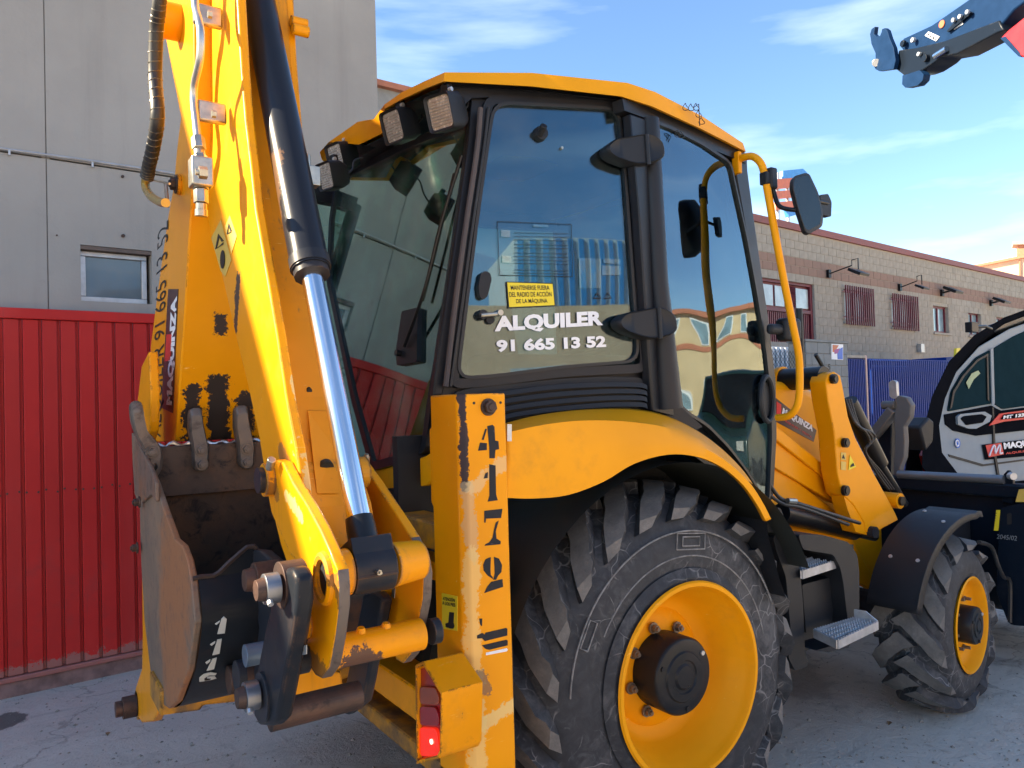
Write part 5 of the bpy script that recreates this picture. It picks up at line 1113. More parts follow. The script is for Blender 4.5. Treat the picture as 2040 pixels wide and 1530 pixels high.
# bosses beside the rod eye
m = MB(); m.cyl(Vector((XL + .02, bot.y, bot.z)), Vector((bot.x - .049, bot.y, bot.z)), .044, .050, n=32); m.build('trunnion_boss', M['lever'], lever, bevel=.004)
m = MB(); m.cyl(Vector((bot.x + .049, bot.y, bot.z)), Vector((XR - .012, bot.y + .01, bot.z)), .050, .044, n=32); m.build('trunnion_boss', M['lever'], lever, bevel=.004)
m = MB(); m.cyl(Vector((XL - .002, bot.y + .01, bot.z)), Vector((XL + .003, bot.y + .01, bot.z)), .05, n=32); 
rr_c = P(648, 1152, ('X', XL)); m = MB(); m.tube([rr_c + Vector((-.002, .040 * math.cos(t_), .045 * math.sin(t_))) for t_ in [2 * math.pi * k / 28 for k in range(29)]], .010, 8, cap=False); m.build('bore_lip', M['lever'], lever, smooth=True)
m = MB(); m.cyl(rr_c - Vector((.001, 0, 0)), rr_c + Vector((.004, 0, 0)), .036, n=28); m.build('bore', M['ink'], lever)
rr_c = P(612, 1238, ('X', XL)); m = MB(); m.cyl(rr_c, rr_c - Vector((.022, 0, 0)), .036, n=28); m.build('lever_boss', M['lever'], lever, bevel=.004)
m = MB(); m.cyl(rr_c - Vector((.022, 0, 0)), rr_c - Vector((.023, 0, 0)), .025, n=28); m.build('boss_bore', M['yellow_dirty'], lever)
# top pin of the lever
tp = P(541, 955, ('X', XL)); m = MB(); m.cyl(tp + Vector((.0, 0, 0)), tp - Vector((.020, 0, 0)), .040, n=28); m.build('lever_pivot_boss', M['lever'], lever, bevel=.005)
m = MB(); m.cyl(tp - Vector((.020, 0, 0)), tp - Vector((.034, 0, 0)), .031, n=24); m.build('lever_pin', M['black_worn'], lever, bevel=.003)
m = MB(); m.cyl(tp + Vector((.024, 0, 0)), tp + Vector((.24, 0, 0)), .04, n=24); m.build('lever_shaft', M['yellow_dirty'], lever)
m = MB(); c = P(537, 933, ('X', XL - .02)); m.cyl(c, c + Vector((0, -.02, .022)), .010, n=12); m.build('lock_bolt', M['zinc'], lever, bevel=.002)
for u, v in ((788, 1108), (787, 1180), (728, 919)):
    c = P(u, v, ('X', XR + .005)); m = MB(); m.cyl(c + Vector((0, .0, -.01)), c + Vector((0, -.008, .014)), .010, n=6); m.cyl(c + Vector((0, -.008, .014)), c + Vector((0, -.010, .02)), .006, n=10); m.build('lock_bolt', M['zinc'], lever)
# lower cross tube
ta = P(655, 1300, ('X', XL + .01)); tb = P(800, 1272, ('X', XR)); M['tube_worn'] = paint('half bare tube', YEL, chip=.9, dirt=.5, chipc=(.10, .06, .045), edge=False, wears=[((XL, ta.y - .01, ta.z - .035), (XR, tb.y - .01, tb.z - .035), .05, (.12, .065, .045), 1)])
tz = (ta.z + tb.z) / 2; ty = (ta.y + tb.y) / 2
m = MB(); m.cyl((XL + .02, ty, tz), (XR, ty, tz), .036, n=40); m.build('cross_tube', M['tube_worn'], lever)
for k in (.10, .2): m = MB(); m.cyl((XL + .06 + k * .6, ty - .005, tz + .03), (XL + .06 + k * .6, ty - .008, tz + .044), .014, .008, n=12); m.build('weld_knob', M['lever'], lever)
m = MB(); m.cyl((XL - .035, ty, tz), (XL, ty, tz), .030, n=28); m.build('tube_cap', M['black_worn'], lever, bevel=.005)
m = MB(); m.cyl((XR + .024, ty, tz), (XR + .045, ty, tz), .030, n=28); m.build('tube_cap', M['black_worn'], lever, bevel=.005)
# ---- links to the bucket
LK = [(540, 1145), (556, 1134), (580, 1130), (590, 1150), (592, 1200), (582, 1270), (568, 1340), (557, 1400), (550, 1436), (538, 1448), (515, 1446), (504, 1425), (506, 1370), (516, 1310), (528, 1250), (540, 1200)]
m = MB(); m.prism(TP(LK, -1.66), (.035, 0, 0)); lk = m.build('tipping_link', M['linkpaint'], BL, bevel=.010, seg=3)
m = MB(); m.prism([P(u, v, ('X', -1.36)) for u, v in ((722, 1185), (748, 1180), (762, 1195), (752, 1250), (735, 1330), (732, 1350), (722, 1400), (690, 1425), (675, 1420), (690, 1350), (705, 1270))], (.03, 0, 0)); m.build('link_plate', M['black_worn'], lk, bevel=.008)
cz_ = P(537, 1428, ('X', -1.63)); m = MB(); m.cyl(cz_, Vector((P(715, 1395, ('Y', cz_.y)).x, cz_.y, cz_.z)), .033, n=32); m.build('link_shaft', M['rust_pin'], lk)
def pincap(u, v, x, r_, parent, nm='pin'):
    c = P(u, v, ('X', x)); m = MB(); m.cyl(c + Vector((.014, 0, 0)), c - Vector((.014, 0, 0)), r_, n=32); a = m.build(nm + '_collar', M['zincdark'], parent, bevel=.004)
    m = MB(); m.cyl(c - Vector((.014, 0, 0)), c - Vector((.030, 0, 0)), r_ * .78, r_ * .66, n=28); m.build(nm + '_head', M['rust_pin'], parent, bevel=.004)
    m = MB(); q = c + Vector((-.01, -r_ * .8, -r_ * .6)); m.cyl(q, q + Vector((0, -.008, -.006)), .006, n=8); m.build('grub_screw', M['steel'], parent)
M['zincdark'] = plain('dull steel collar', (.22, .23, .25), .4, .8, .2, 20)
pincap(540, 1172, -1.685, .030, lk); pincap(500, 1386, -1.685, .031, lk)
m = MB(); c = P(560, 1165, ('X', -1.66)); m.cyl(c - Vector((.004, 0, 0)), c + Vector((.045, 0, 0)), .046, n=32); m.build('link_head', M['rust_pin'], lk, bevel=.006)
m = MB(); c = P(525, 1388, ('X', -1.66)); m.cyl(c - Vector((.006, 0, 0)), c + Vector((.03, 0, 0)), .052, n=32); m.build('link_head', M['black_worn'], lk, bevel=.006)
m = MB(); m.prism([P(u, v, ('Y', -.95)) for u, v in ((565, 1350), (610, 1330), (680, 1335), (684, 1372), (672, 1382), (560, 1405))], (0, .12, 0)); m.build('dipper_nose', M['yellow_worn'], dip, bevel=.008)
# ---- bucket
XK = -1.72; XK2 = -1.20
side = [(262, 862), (285, 905), (308, 961), (326, 1015), (347, 1074), (362, 1087), (372, 1115), (380, 1155), (388, 1240), (375, 1335), (352, 1398), (336, 1412), (322, 1402), (300, 1340), (288, 1240), (281, 1120), (278, 1010), (268, 985), (264, 920)]
sd = TP(side, XK)
t = NT('orange and grey rubbed bucket side'); n1 = t.noise(3, 7, .7, dist=.5); n2 = t.noise(26, 7, .72)
base = t.mix(t.ramp(n1, .35, .7), (.15, .112, .082), (.23, .155, .10)); k = t.math('ADD', t.seg(P(352, 1120, ('X', XK)), P(345, 1330, ('X', XK)), .36), t.math('MULTIPLY', t.math('SUBTRACT', n1, .5), 1.6))
base = t.mix(t.math('MULTIPLY', t.ramp(k, .25, .6), .85), base, (.33, .13, .045)); base = t.mix(t.math('MULTIPLY', t.ramp(n2, .5, .68), .55), base, (.085, .06, .05)); base = t.mix(t.math('MULTIPLY', t.ramp(n2, .66, .74), .5), base, (.42, .36, .30))
t.set(t.b.inputs['Base Color'], base); t.b.inputs['Roughness'].default_value = .6; t.bump(n2, .4, .004); M['rust_side2'] = t.m
m = MB(); m.prism(sd, (.018, 0, 0)); bk = m.build('digging_bucket', M['rust_side2'], BL, bevel=.004)
m = MB(); m.prism([p + Vector((XK2 - XK, 0, 0)) for p in sd], (.018, 0, 0)); m.build('bucket_side', M['rust'], bk, bevel=.004)
back = [sd[i] for i in (18, 17, 16, 15, 14, 13, 12, 11, 10, 9, 8, 7)]
pf = spline([Vector((0, p.y, p.z)) for p in back], 4)
LIPY = -.20
lipz = P(420, 884, ('Y', LIPY)).z
back2 = [Vector((0, LIPY, lipz)), Vector((0, LIPY, (lipz * .5 + P(420, 982, ('Y', LIPY)).z * .5))), Vector((0, LIPY + .005, P(420, 982, ('Y', LIPY)).z)), Vector((0, LIPY + .035, 1.25))] + [Vector((0, sd[i].y, sd[i].z)) for i in (14, 13, 12, 11, 10, 9, 8, 7)]
pf = spline(back2, 4)
cen = sum(pf, Vector()) / len(pf)
pin_ = [p + (cen - p).normalized() * .016 for p in pf]
x0_, x1_ = XK + .018, XK2
M['bucket_in'] = rusty('dark rusty bucket inside', (.085, .052, .035), (.15, .075, .038), (.025, .018, .015), .55, .3)
M['bucket_out'] = paint('worn black bucket paint', (.014, .017, .022), chip=.5, dirt=.55, chipc=(.14, .08, .045), dirtc=(.13, .06, .03), coat=.15, edge=False, rough=.38)
m = MB(); m.loft([[Vector((x, p.y, p.z)) for p in pin_] for x in (x0_, x1_)]); m.build('bucket_shell_inside', M['bucket_in'], bk, auto=True)
m = MB(); m.loft([[Vector((x, p.y, p.z)) for p in pf] for x in (x0_, x1_)]); m.build('bucket_shell', M['bucket_out'], bk, auto=True)
m = MB(); m.tube([Vector((x0_, pf[0].y - .008, pf[0].z)), Vector((x1_, pf[0].y - .008, pf[0].z))], .009, 8)
# wavy bright weld edge
m = MB(); zz = pf[0].z
pts = [Vector((x0_ + (x1_ - x0_) * k / 40, pf[0].y - .012, zz + .003 + .006 * math.sin(k * 1.4) + random.uniform(-.003, .003))) for k in range(41)]; m.tube(pts, [.004 + .006 * abs(math.sin(k * .7)) for k in range(41)], 8); m.build('bare_lip_edge', M['bright_edge'], bk, smooth=True)
m = MB(); fz = P(430, 980, ('Y', LIPY)).z; m.box(((x0_ + x1_) / 2, LIPY - .026, (lipz + fz) / 2 - .0), ((x1_ - x0_) / 2, .012, (lipz - fz) / 2)); m.build('lip_plate', M['bucket_in'], bk, bevel=.004)
LY = LIPY - .042
# side cutter strip and bolts on the left plate
plate('side_cutter', [(266, 905), (270, 872), (283, 900), (300, 935), (309, 962), (310, 1000), (300, 985), (284, 1000), (270, 985)], ('X', XK - .012), .012, M['rust_side'], bk, bevel=.003)
for u, v in ((279, 1000), (275, 1091)): bolt('side_bolt', P(u, v, ('X', XK - .012)), (-1, 0, 0), .014, .02, M['rust_pin'], bk)
def tooth(poly, yy, dep, lean=0):
    a = rounded([P(u, v, ('Y', yy)) for u, v in poly], .012, 2); m = MB(); c = sum(a, Vector()) / len(a)
    m.loft([[c + (p - c) * .80 + Vector((0, -.012, 0)) for p in a], a, [p + Vector((0, dep, 0)) for p in a], [c + (p - c) * .8 + Vector((0, dep + .01, 0)) for p in a]], close=True)
    n = len(a); m.f.append(tuple(range(n))); m.f.append(tuple(range(3 * n, 4 * n)))
    return m.build('tooth', M['worn_steel'], bk, auto=True)
t2 = [(379, 816), (390, 812), (402, 814), (404, 838), (411, 872), (417, 896), (415, 932), (408, 939), (392, 939), (385, 929), (383, 887), (377, 858), (377, 828)]
t1 = [(259, 806), (269, 797), (283, 801), (285, 822), (293, 858), (311, 877), (322, 893), (326, 909), (323, 935), (313, 950), (306, 948), (297, 916), (286, 895), (272, 871), (261, 838)]
t3 = [(u + 91, v - 5) for u, v in t2]
for tt_, off_, bl2 in ((t2, LY, ((401, 897), (402, 925))), (t3, LY, ((492, 895), (492, 921)))):
    tooth(tt_, off_ - .02, .035)
    for u, v in bl2: bolt('tooth_bolt', P(u, v, ('Y', off_ - .032)), (0, -1, 0), .015, .016, M['worn_steel'], bk)
tooth(t1, LY - .03, .035); bolt('tooth_bolt', P(303, 901, ('Y', LY - .042)), (0, -1, 0), .015, .016, M['worn_steel'], bk)
m = MB(); c = P(305, 930, ('Y', LY - .038)); m.cyl(c, c - Vector((0, .004, 0)), .014, n=14); m.build('bolt_hole', M['ink'], bk)
# rear wall rim and hinge brackets
rim = [(384, 1153), (400, 1149), (425, 1147), (437, 1140), (455, 1122), (480, 1100), (492, 1090), (505, 1088), (512, 1094)]
yb = pf[-1].y
q = [P(u, v, ('Y', yb)) for u, v in rim]; m = MB(); qq = q + [Vector((p.x, p.y, pf[-1].z - .04)) for p in (q[-1], q[0])]
m.prism(qq, (0, .018, 0)); m.build('bucket_rear_rim', M['bucket_out'], bk, bevel=.003)
m = MB(); m.tube(q, .007, 6); m.build('rim_edge', M['rust_pin'], bk)
m = MB(); m.prism([P(u, v, ('X', -1.56)) for u, v in ((495, 1095), (520, 1098), (545, 1120), (560, 1180), (550, 1330), (520, 1380), (500, 1380), (515, 1250))], (.03, 0, 0)); m.build('hinge_bracket', M['black_worn'], bk, bevel=.006)
c = P(518, 1152, ('X', -1.60)); m = MB(); m.cyl(c - Vector((.015, 0, 0)), c + Vector((.05, 0, 0)), .040, n=28); m.build('hinge_boss', M['rust_pin'], bk, bevel=.005)
m = MB(); m.cyl(c - Vector((.015, 0, 0)), c - Vector((.038, 0, 0)), .030, .026, n=24); m.build('hinge_pin', M['rust_pin'], bk, bevel=.004)
c = P(470, 1352, ('X', -1.60)); m = MB(); m.cyl(c - Vector((.02, 0, 0)), c + Vector((.06, 0, 0)), .038, n=28); m.build('hinge_boss', M['rust_pin'], bk, bevel=.005)
m = MB(); c = P(486, 1345, ('X', -1.62)); m.cyl(c, c - Vector((.02, 0, 0)), .04, n=24); m.build('hinge_boss', M['black_worn'], bk, bevel=.004)
m = MB(); c = P(522, 1300, ('X', -1.62)); m.cyl(c - Vector((.04, 0, 0)), c + Vector((.02, 0, 0)), .026, n=20); m.build('spacer', plain('blue grey steel', (.12, .17, .23), .4, .4), bk, bevel=.003)
sticker('maker_plate', [(593, 1288), (612, 1285), (612, 1303), (594, 1307)], ('X', -1.63), M['steel'], bk)
# 1116 painted on the bucket
def z4(x, y): return (240 + x / 3.091, 1080 + y / 3.091)
Z4 = lambda pts: [z4(*p) for p in pts]
BY = ('Y', pf[-8].y)
def onshell(u, v):   # nearest profile face
    best = None
    for k in range(len(pf) // 2, len(pf) - 1):
        a, b = pf[k], pf[k + 1]; d = b - a; nn = Vector((0, -d.z, d.y))
        if nn.y > 0: nn = -nn
        ray = CD + CR * ((u - 1020) / F) - CU * ((v - 765) / F); den = ray.dot(nn)
        if abs(den) < 1e-6: continue
        p = CAM + ray * ((a - CAM).dot(nn) / den); s = (p - a).dot(d) / d.length_squared
        if -.02 <= s <= 1.02: return p + nn.normalized() * .004
    return P(u, v, BY)
def shellglyph(polys, mat):
    m = MB()
    for poly in polys:
        pts = [onshell(u, v) for u, v in poly]; m.prism(pts, (0, .002, 0.001))
    return m.build('stencil_digit', mat, bk)
shellglyph([Z4([(620, 470), (635, 458), (652, 470), (640, 555), (595, 560)]), Z4([(580, 500), (610, 480), (608, 488), (590, 505)])], M['stencil_white'])
shellglyph([Z4([(595, 595), (622, 590), (608, 680), (565, 690)]), Z4([(550, 625), (582, 605), (580, 615), (560, 632)])], M['stencil_white'])
shellglyph([Z4([(565, 712), (592, 705), (575, 775), (530, 785)]), Z4([(522, 735), (552, 715), (550, 727), (530, 745)])], M['stencil_white'])
shellglyph([Z4([(x_ - 2, y_ + 10) for x_, y_ in q]) for q in ([(558, 784), (594, 790), (586, 802), (545, 803), (516, 822), (521, 838), (487, 842), (486, 818), (515, 795)], [(535, 811), (580, 807), (592, 822), (570, 842), (525, 849), (520, 838), (553, 832), (562, 820), (535, 822)])], M['stencil_white'])
# ---- dipper stickers and hydraulic pipe
PD = ('X', xl0)
for q in ([(423, 466), (440, 438), (452, 490), (437, 510)], ):
    pass
def dquad(px, mat, nm='warning_sticker'): return sticker(nm, px, PD, mat, dip, lift=.002)
a1 = dquad([(422, 474), (441, 438), (462, 518), (450, 551), (441, 540)], M['amber_sticker'])
a2 = dquad([(449, 452), (459, 429), (473, 470), (462, 506)], M['amber_sticker'])
glyph('warning_triangle', [[(431, 497), (437, 466), (448, 480), (444, 482), (439, 473), (434, 495), (447, 483), (447, 487)]], PD, M['ink'], a1, lift=.004)
m = MB(); c = P(446, 517, PD) - Vector((.004, 0, 0)); m.cyl(c, c - Vector((.001, 0, 0)), .028, n=24); m.build('round_picture', M['ink'], a1)
glyph('warning_triangle', [[(454, 467), (458, 445), (464, 460), (461, 461), (458, 450), (456, 465), (463, 461), (463, 463)]], PD, M['ink'], a2, lift=.004)
hb_ = ('X', -1.64)
m = MB(); hp = [(386, -120), (388, 0), (396, 40), (400, 70), (398, 120), (388, 165), (386, 200), (390, 240), (394, 280)]
m.tube(spline(TP(hp, -1.66), 5), .0105, 14); pipe = m.build('hydraulic_pipe', M['zinc_blue'] if 'zinc_blue' in M else plain('plated pipe', (.45, .46, .45), .35, .8), BL, smooth=True)
def fit(u0, v0, u1, v1, r_, n_=6, nm='pipe_fitting'):
    m = MB(); m.cyl(P(u0, v0, ('X', -1.66)), P(u1, v1, ('X', -1.66)), r_, n=n_); return m.build(nm, M['zinc'], pipe, bevel=.0015)
fit(394, 275, 397, 298, .019); fit(396, 298, 399, 312, .015, 16); fit(398, 312, 400, 326, .021)
m = MB(); c = P(400, 345, ('X', -1.66)); m.box(c, (.028, .028, .040)); m.build('valve_block', M['zinc'], pipe, bevel=.004)
c = P(404, 344, ('X', -1.69)); m = MB(); m.cyl(c + Vector((.01, 0, 0)), c - Vector((.01, 0, 0)), .016, n=6); m.cyl(c - Vector((.01, 0, 0)), c - Vector((.018, 0, 0)), .008, n=12); m.build('valve_screw', M['zinc'], pipe)
fit(399, 365, 400, 378, .021, 16); fit(400, 378, 401, 405, .020); fit(401, 405, 401, 418, .015, 16); fit(401, 418, 401, 431, .017, 20)
for (u, v, h) in ((412, 30, 22), (420, 228, 34)):
    a = P(u - 14, v - h / 2, ('X', -1.64)); b = P(u + 16, v - h / 2, ('X', -1.58)); m = MB()
    m.box((a + b) / 2 + Vector((0, 0, -.02)), (.04, .012, .030)); m.build('pipe_bracket', M['zinc'], BL, bevel=.006)
    m = MB(); c = P(u + 10, v, ('X', -1.66)); m.cyl(c, c - Vector((.01, 0, 0)), .010, n=6); m.build('bracket_bolt', M['zinc'], BL)
# hose at left
m = MB(); hs_ = [(322, -120), (318, 0), (312, 60), (309, 150), (314, 230), (306, 290), (297, 330), (293, 352)]
cen_ = spline(TP(hs_, -1.72), 6); m.tube(cen_, .0205, 16); ho = m.build('armoured_hose', M['rubber_hose'], BL, smooth=True)
m = MB(); L_ = len(cen_)
hx = []
for k in range(L_ * 6):
    t_ = k / 6; i = min(int(t_), L_ - 2); p = cen_[i].lerp(cen_[i + 1], t_ - i); d = (cen_[i + 1] - cen_[i]).normalized(); x = d.orthogonal().normalized(); y = d.cross(x); a = k * 1.15 / 1.5
    hx.append(p + (x * math.cos(a) + y * math.sin(a)) * .0205)
m.tube(hx, .0022, 5); m.build('hose_wrap', plain('hose armour', (.10, .085, .06), .35, .4), ho, smooth=True)
m = MB(); m.tube(spline(TP([(291, 350), (290, 372), (300, 390), (318, 402), (330, 404)], -1.70), 5), .014, 12); m.build('hose_elbow', plain('yellow passivated pipe', (.50, .36, .10), .3, .8), ho, smooth=True)
m = MB(); m.tube(TP([(290, 355), (338, 366)], -1.68), .004, 6); m.tube(TP([(330, 366), (334, 412)], -1.66), .006, 6); m.build('hose_bracket', M['zinc'], ho)
# ring nuts around the boom root, small rust runs: done
# ================================================================== neighbours on the right
# ---- brick building
BD = Vector((math.cos(R(6.2)), math.sin(R(6.2)), 0)); BNn = Vector((BD.y, -BD.x, 0)); BP0 = Vector((16.3, 8.7, 0))
BW = (BP0, BNn)
bb = thing('block_building', 'long sand coloured block building with a pink band, maroon window grilles and red coping', 'building', tuple(BP0))
def bs(u, v): p = P(u, v, BW); return (p - BP0).dot(BD), p.z
def bq(s, z, o_=0): return BP0 + BD * s + BNn * o_ + Vector((0, 0, z))
sL = bs(1300, 400)[0]; sR = 40
ztop = (bs(1490, 427)[1] + bs(2030, 566)[1]) / 2
print('ztop', bs(1490, 427), bs(2030, 566), bs(1675, 480))
def rect(pts):
    ss = [bs(*p) for p in pts]; return min(s for s, z in ss), max(s for s, z in ss), min(z for s, z in ss), max(z for s, z in ss)
wins = {'door': rect([(1512, 548), (1622, 572), (1625, 680), (1530, 680)]), 'g1': rect([(1681, 576), (1730, 582), (1733, 645), (1684, 640)]), 'g2': rect([(1775, 592), (1818, 597), (1822, 655), (1778, 650)]),
        'w1': rect([(1859, 608), (1889, 613), (1891, 664), (1862, 662)]), 'w2': rect([(1929, 621), (1954, 626), (1956, 670), (1932, 668)]), 'w3': rect([(1985, 631), (2010, 636), (2012, 676), (1988, 674)])}
for k, v in wins.items(): print(k, [round(x, 2) for x in v])
CH = .2; BLn = .4
pinkz = (bs(1499, 486)[1] + bs(2030, 600)[1]) / 2, (bs(1505, 518)[1] + bs(2030, 622)[1]) / 2
print('pink', bs(1499, 486), bs(2030, 600), bs(1505, 518), bs(2030, 622))
pk1, pk0 = round(pinkz[0] / CH) * CH, round(pinkz[1] / CH) * CH
def cutrow(a, b, z0_, z1_):
    """split a block span round the openings"""
    segs = [(a, b)]
    for k, (w0, w1, za, zb_) in wins.items():
        if zb_ > z0_ + .05 and za < z1_ - .05:
            ns = []
            for p, q in segs:
                if w1 <= p or w0 >= q: ns.append((p, q))
                else:
                    if w0 > p: ns.append((p, w0))
                    if w1 < q: ns.append((w1, q))
            segs = ns
    return [(p, q) for p, q in segs if q - p > .03]
blockmesh = {}
cand = []
rowi = 0; z = 0.0
while z < ztop - .05:
    zz1 = min(z + CH, ztop); x = sL + (BLn / 2 if rowi % 2 else 0) - BLn
    while x < sR:
        for p, q in cutrow(max(x, sL), min(x + BLn, sR), z, zz1): cand.append((p, q, z, zz1))
        x += BLn
    z += CH; rowi += 1
def visible(c):
    p = bq((c[0] + c[1]) / 2, (c[2] + c[3]) / 2); q = p - CAM; d = q.dot(CD)
    if d <= 0: return None
    u = 1020 + F * q.dot(CR) / d; v = 765 - F * q.dot(CU) / d
    return d if (1485 < u < 2040 and 420 < v < 700) else None
near = sorted([(visible(c), i) for i, c in enumerate(cand) if visible(c)])[:300]
nearset = {i for _, i in near}
rest = MB(); restp = MB(); g_ = .006
unit = {}
def blk(c):
    pink = pk0 - .01 <= c[2] and c[3] <= pk1 + .01
    key = (pink, round(c[1] - c[0], 3), round(c[3] - c[2], 3))
    if key not in unit:
        m = MB(); m.prism([BD * g_ + Vector((0, 0, g_)), BD * (c[1] - c[0] - g_) + Vector((0, 0, g_)), BD * (c[1] - c[0] - g_) + Vector((0, 0, c[3] - c[2] - g_)), BD * g_ + Vector((0, 0, c[3] - c[2] - g_))], -BNn * .04)
        me = m.mesh('block'); me.materials.append(M['block_pink'] if pink else M['block']); unit[key] = me
    return unit[key]
wl = bpy.data.objects.new('wall', None)
m = MB()
for z0_, z1_, lst in [(0, ztop, [])]:
    zs = sorted(set([0, ztop] + [w[2] for w in wins.values()] + [w[3] for w in wins.values()]))
    for za, zb_ in zip(zs, zs[1:]):
        segs = [(sL, sR)]
        for w in wins.values():
            if w[2] < zb_ - .001 and w[3] > za + .001:
                ns = []
                for p, q in segs:
                    if w[1] <= p or w[0] >= q: ns.append((p, q))
                    else: ns += [(p, w[0]), (w[1], q)]
                segs = ns
        for p, q in segs: m.prism([bq(p, za, -.012), bq(q, za, -.012), bq(q, zb_, -.012), bq(p, zb_, -.012)], -BNn * .25)
wall_ = m.build('wall', M['mortar'], bb)
for i, c in enumerate(cand):
    if i in nearset:
        o = bpy.data.objects.new('block', blk(c)); col.objects.link(o); o.parent = wall_; o.location = bq(c[0], c[2]) + BNn * random.uniform(-.002, .002)
    else:
        tgt = restp if (pk0 - .01 <= c[2] and c[3] <= pk1 + .01) else rest
        tgt.prism([bq(c[0] + g_, c[2] + g_), bq(c[1] - g_, c[2] + g_), bq(c[1] - g_, c[3] - g_), bq(c[0] + g_, c[3] - g_)], -BNn * .02)
r1 = rest.build('blockwork', M['block'], wall_); r1['kind'] = 'stuff'
r2 = restp.build('pink_blockwork', M['block_pink'], wall_); r2['kind'] = 'stuff'
m = MB(); m.prism([bq(sL, ztop, .06), bq(sR, ztop, .06), bq(sR, ztop + .16, .06), bq(sL, ztop + .16, .06)], -BNn * .4); m.build('coping', M['coping'], bb)
m = MB(); m.prism([bq(sL, 0, -.27), bq(sR, 0, -.27), bq(sR, 0, -9), bq(sL, 0, -9)], (0, 0, ztop - .1)); m.build('hall', M['render'], bb)
# windows
def bwin(w, fr, gl_, grille=False, n_m=1, sill=True):
    a, b, za, zb_ = w; fw = .06; fm = MB()
    for (p, q, r_, t_) in ((a, b, za, za + fw), (a, b, zb_ - fw, zb_), (a, a + fw, za + fw, zb_ - fw), (b - fw, b, za + fw, zb_ - fw)): fm.prism([bq(p, r_, -.10), bq(q, r_, -.10), bq(q, t_, -.10), bq(p, t_, -.10)], -BNn * .06)
    for k in range(1, n_m + 1):
        x = a + (b - a) * k / (n_m + 1); fm.prism([bq(x - .04, za + fw, -.10), bq(x + .04, za + fw, -.10), bq(x + .04, zb_ - fw, -.10), bq(x - .04, zb_ - fw, -.10)], -BNn * .06)
    f = fm.build('window', fr, bb)
    g2 = MB(); g2.prism([bq(a + fw, za + fw, -.14), bq(b - fw, za + fw, -.14), bq(b - fw, zb_ - fw, -.14), bq(a + fw, zb_ - fw, -.14)], -BNn * .01); g2.build('pane', gl_, f)
    if sill: s2 = MB(); s2.prism([bq(a - .08, za - .06, .05), bq(b + .08, za - .06, .05), bq(b + .08, za - .005, .05), bq(a - .08, za - .005, .05)], -BNn * .2); s2.build('sill', M['mortar'], f)
    if grille:
        gf = MB()
        for zz_ in (za + .1, zb_ - .1): gf.prism([bq(a - .10, zz_, .07), bq(b + .10, zz_, .07), bq(b + .10, zz_ + .04, .07), bq(a - .10, zz_ + .04, .07)], -BNn * .03)
        for zz_ in (za + .1, zb_ - .1):
            for x in (a - .08, b + .06): gf.prism([bq(x, zz_, .04), bq(x + .03, zz_, .04), bq(x + .03, zz_ + .03, .04), bq(x, zz_ + .03, .04)], -BNn * .04)
        gr = gf.build('grille_frame', M['grille_rail'], f)
        nb_ = 14; bm_ = None
        for k in range(nb_):
            x = a - .07 + (b - a + .14) * k / (nb_ - 1)
            if bm_ is None:
                g3 = MB(); g3.prism([Vector(), BD * .032, BD * .032 + Vector((0, 0, zb_ - za + .16)), Vector((0, 0, zb_ - za + .16))], -BNn * .03); bm_ = g3.mesh('grille_bar'); bm_.materials.append(M['maroon'])
            o = bpy.data.objects.new('grille_bar', bm_); col.objects.link(o); o.parent = f; o.location = bq(x - .016, za - .08, .105) - Vector(f.location) * 0 - wloc(bb) - Vector(f.location)
    return f
M['grille_rail'] = plain('pale pink rail', (.45, .26, .26), .6)
M['pane_pale'] = plain('curtained pane', (.42, .47, .48), .2, coat=.4, var=.25, scale=2)
M['pane_dark'] = plain('reflecting pane', (.22, .32, .38), .12, coat=.6, var=.3, scale=2)
for k in ('g1', 'g2'): bwin(wins[k], M['maroon'], M['pane_pale'], True)
for k in ('w1', 'w2', 'w3'): bwin(wins[k], M['maroon'], M['pane_dark'])
# big maroon loading door with glazing and louvre
a, b, za, zb_ = wins['door']; zm = za + (zb_ - za) * .52
fm = MB()
for (p, q, r_, t_) in ((a, a + .1, za, zb_), (b - .1, b, za, zb_), (a + .1, b - .1, zb_ - .1, zb_), (a + .1, b - .1, zm - .05, zm + .03)): fm.prism([bq(p, r_, -.06), bq(q, r_, -.06), bq(q, t_, -.06), bq(p, t_, -.06)], -BNn * .1)
dr_ = fm.build('loading_door', M['maroon'], bb)
m = MB(); m.prism([bq(a + .1, za, -.14), bq(b - .1, za, -.14), bq(b - .1, zb_ - .1, -.14), bq(a + .1, zb_ - .1, -.14)], -BNn * .02); m.build('door_sheet', M['maroon'], dr_)
W_ = b - a
for (p, q) in ((.08, .30), (.34, .50), (.72, .95)):
    m = MB(); m.prism([bq(a + W_ * p, zm + .08, -.11), bq(a + W_ * q, zm + .08, -.11), bq(a + W_ * q, zb_ - .16, -.11), bq(a + W_ * p, zb_ - .16, -.11)], -BNn * .02); m.build('pane', M['pane_pale'], dr_)
for k in range(14):
    zz_ = zm + .08 + (zb_ - .2 - zm) * k / 14; m = MB(); m.prism([bq(a + W_ * .53, zz_, -.08), bq(a + W_ * .70, zz_, -.08), bq(a + W_ * .70, zz_ + .03, -.11), bq(a + W_ * .53, zz_ + .03, -.11)], -BNn * .02); m.build('louvre_slat', M['maroon'], dr_)
for k in range(26):
    x = a + .12 + (W_ - .24) * k / 26; m = MB(); m.prism([bq(x, za, -.09), bq(x + .04, za, -.09), bq(x + .04, zm - .06, -.09), bq(x, zm - .06, -.09)], -BNn * .04); m.build('door_rib', M['maroon'], dr_)
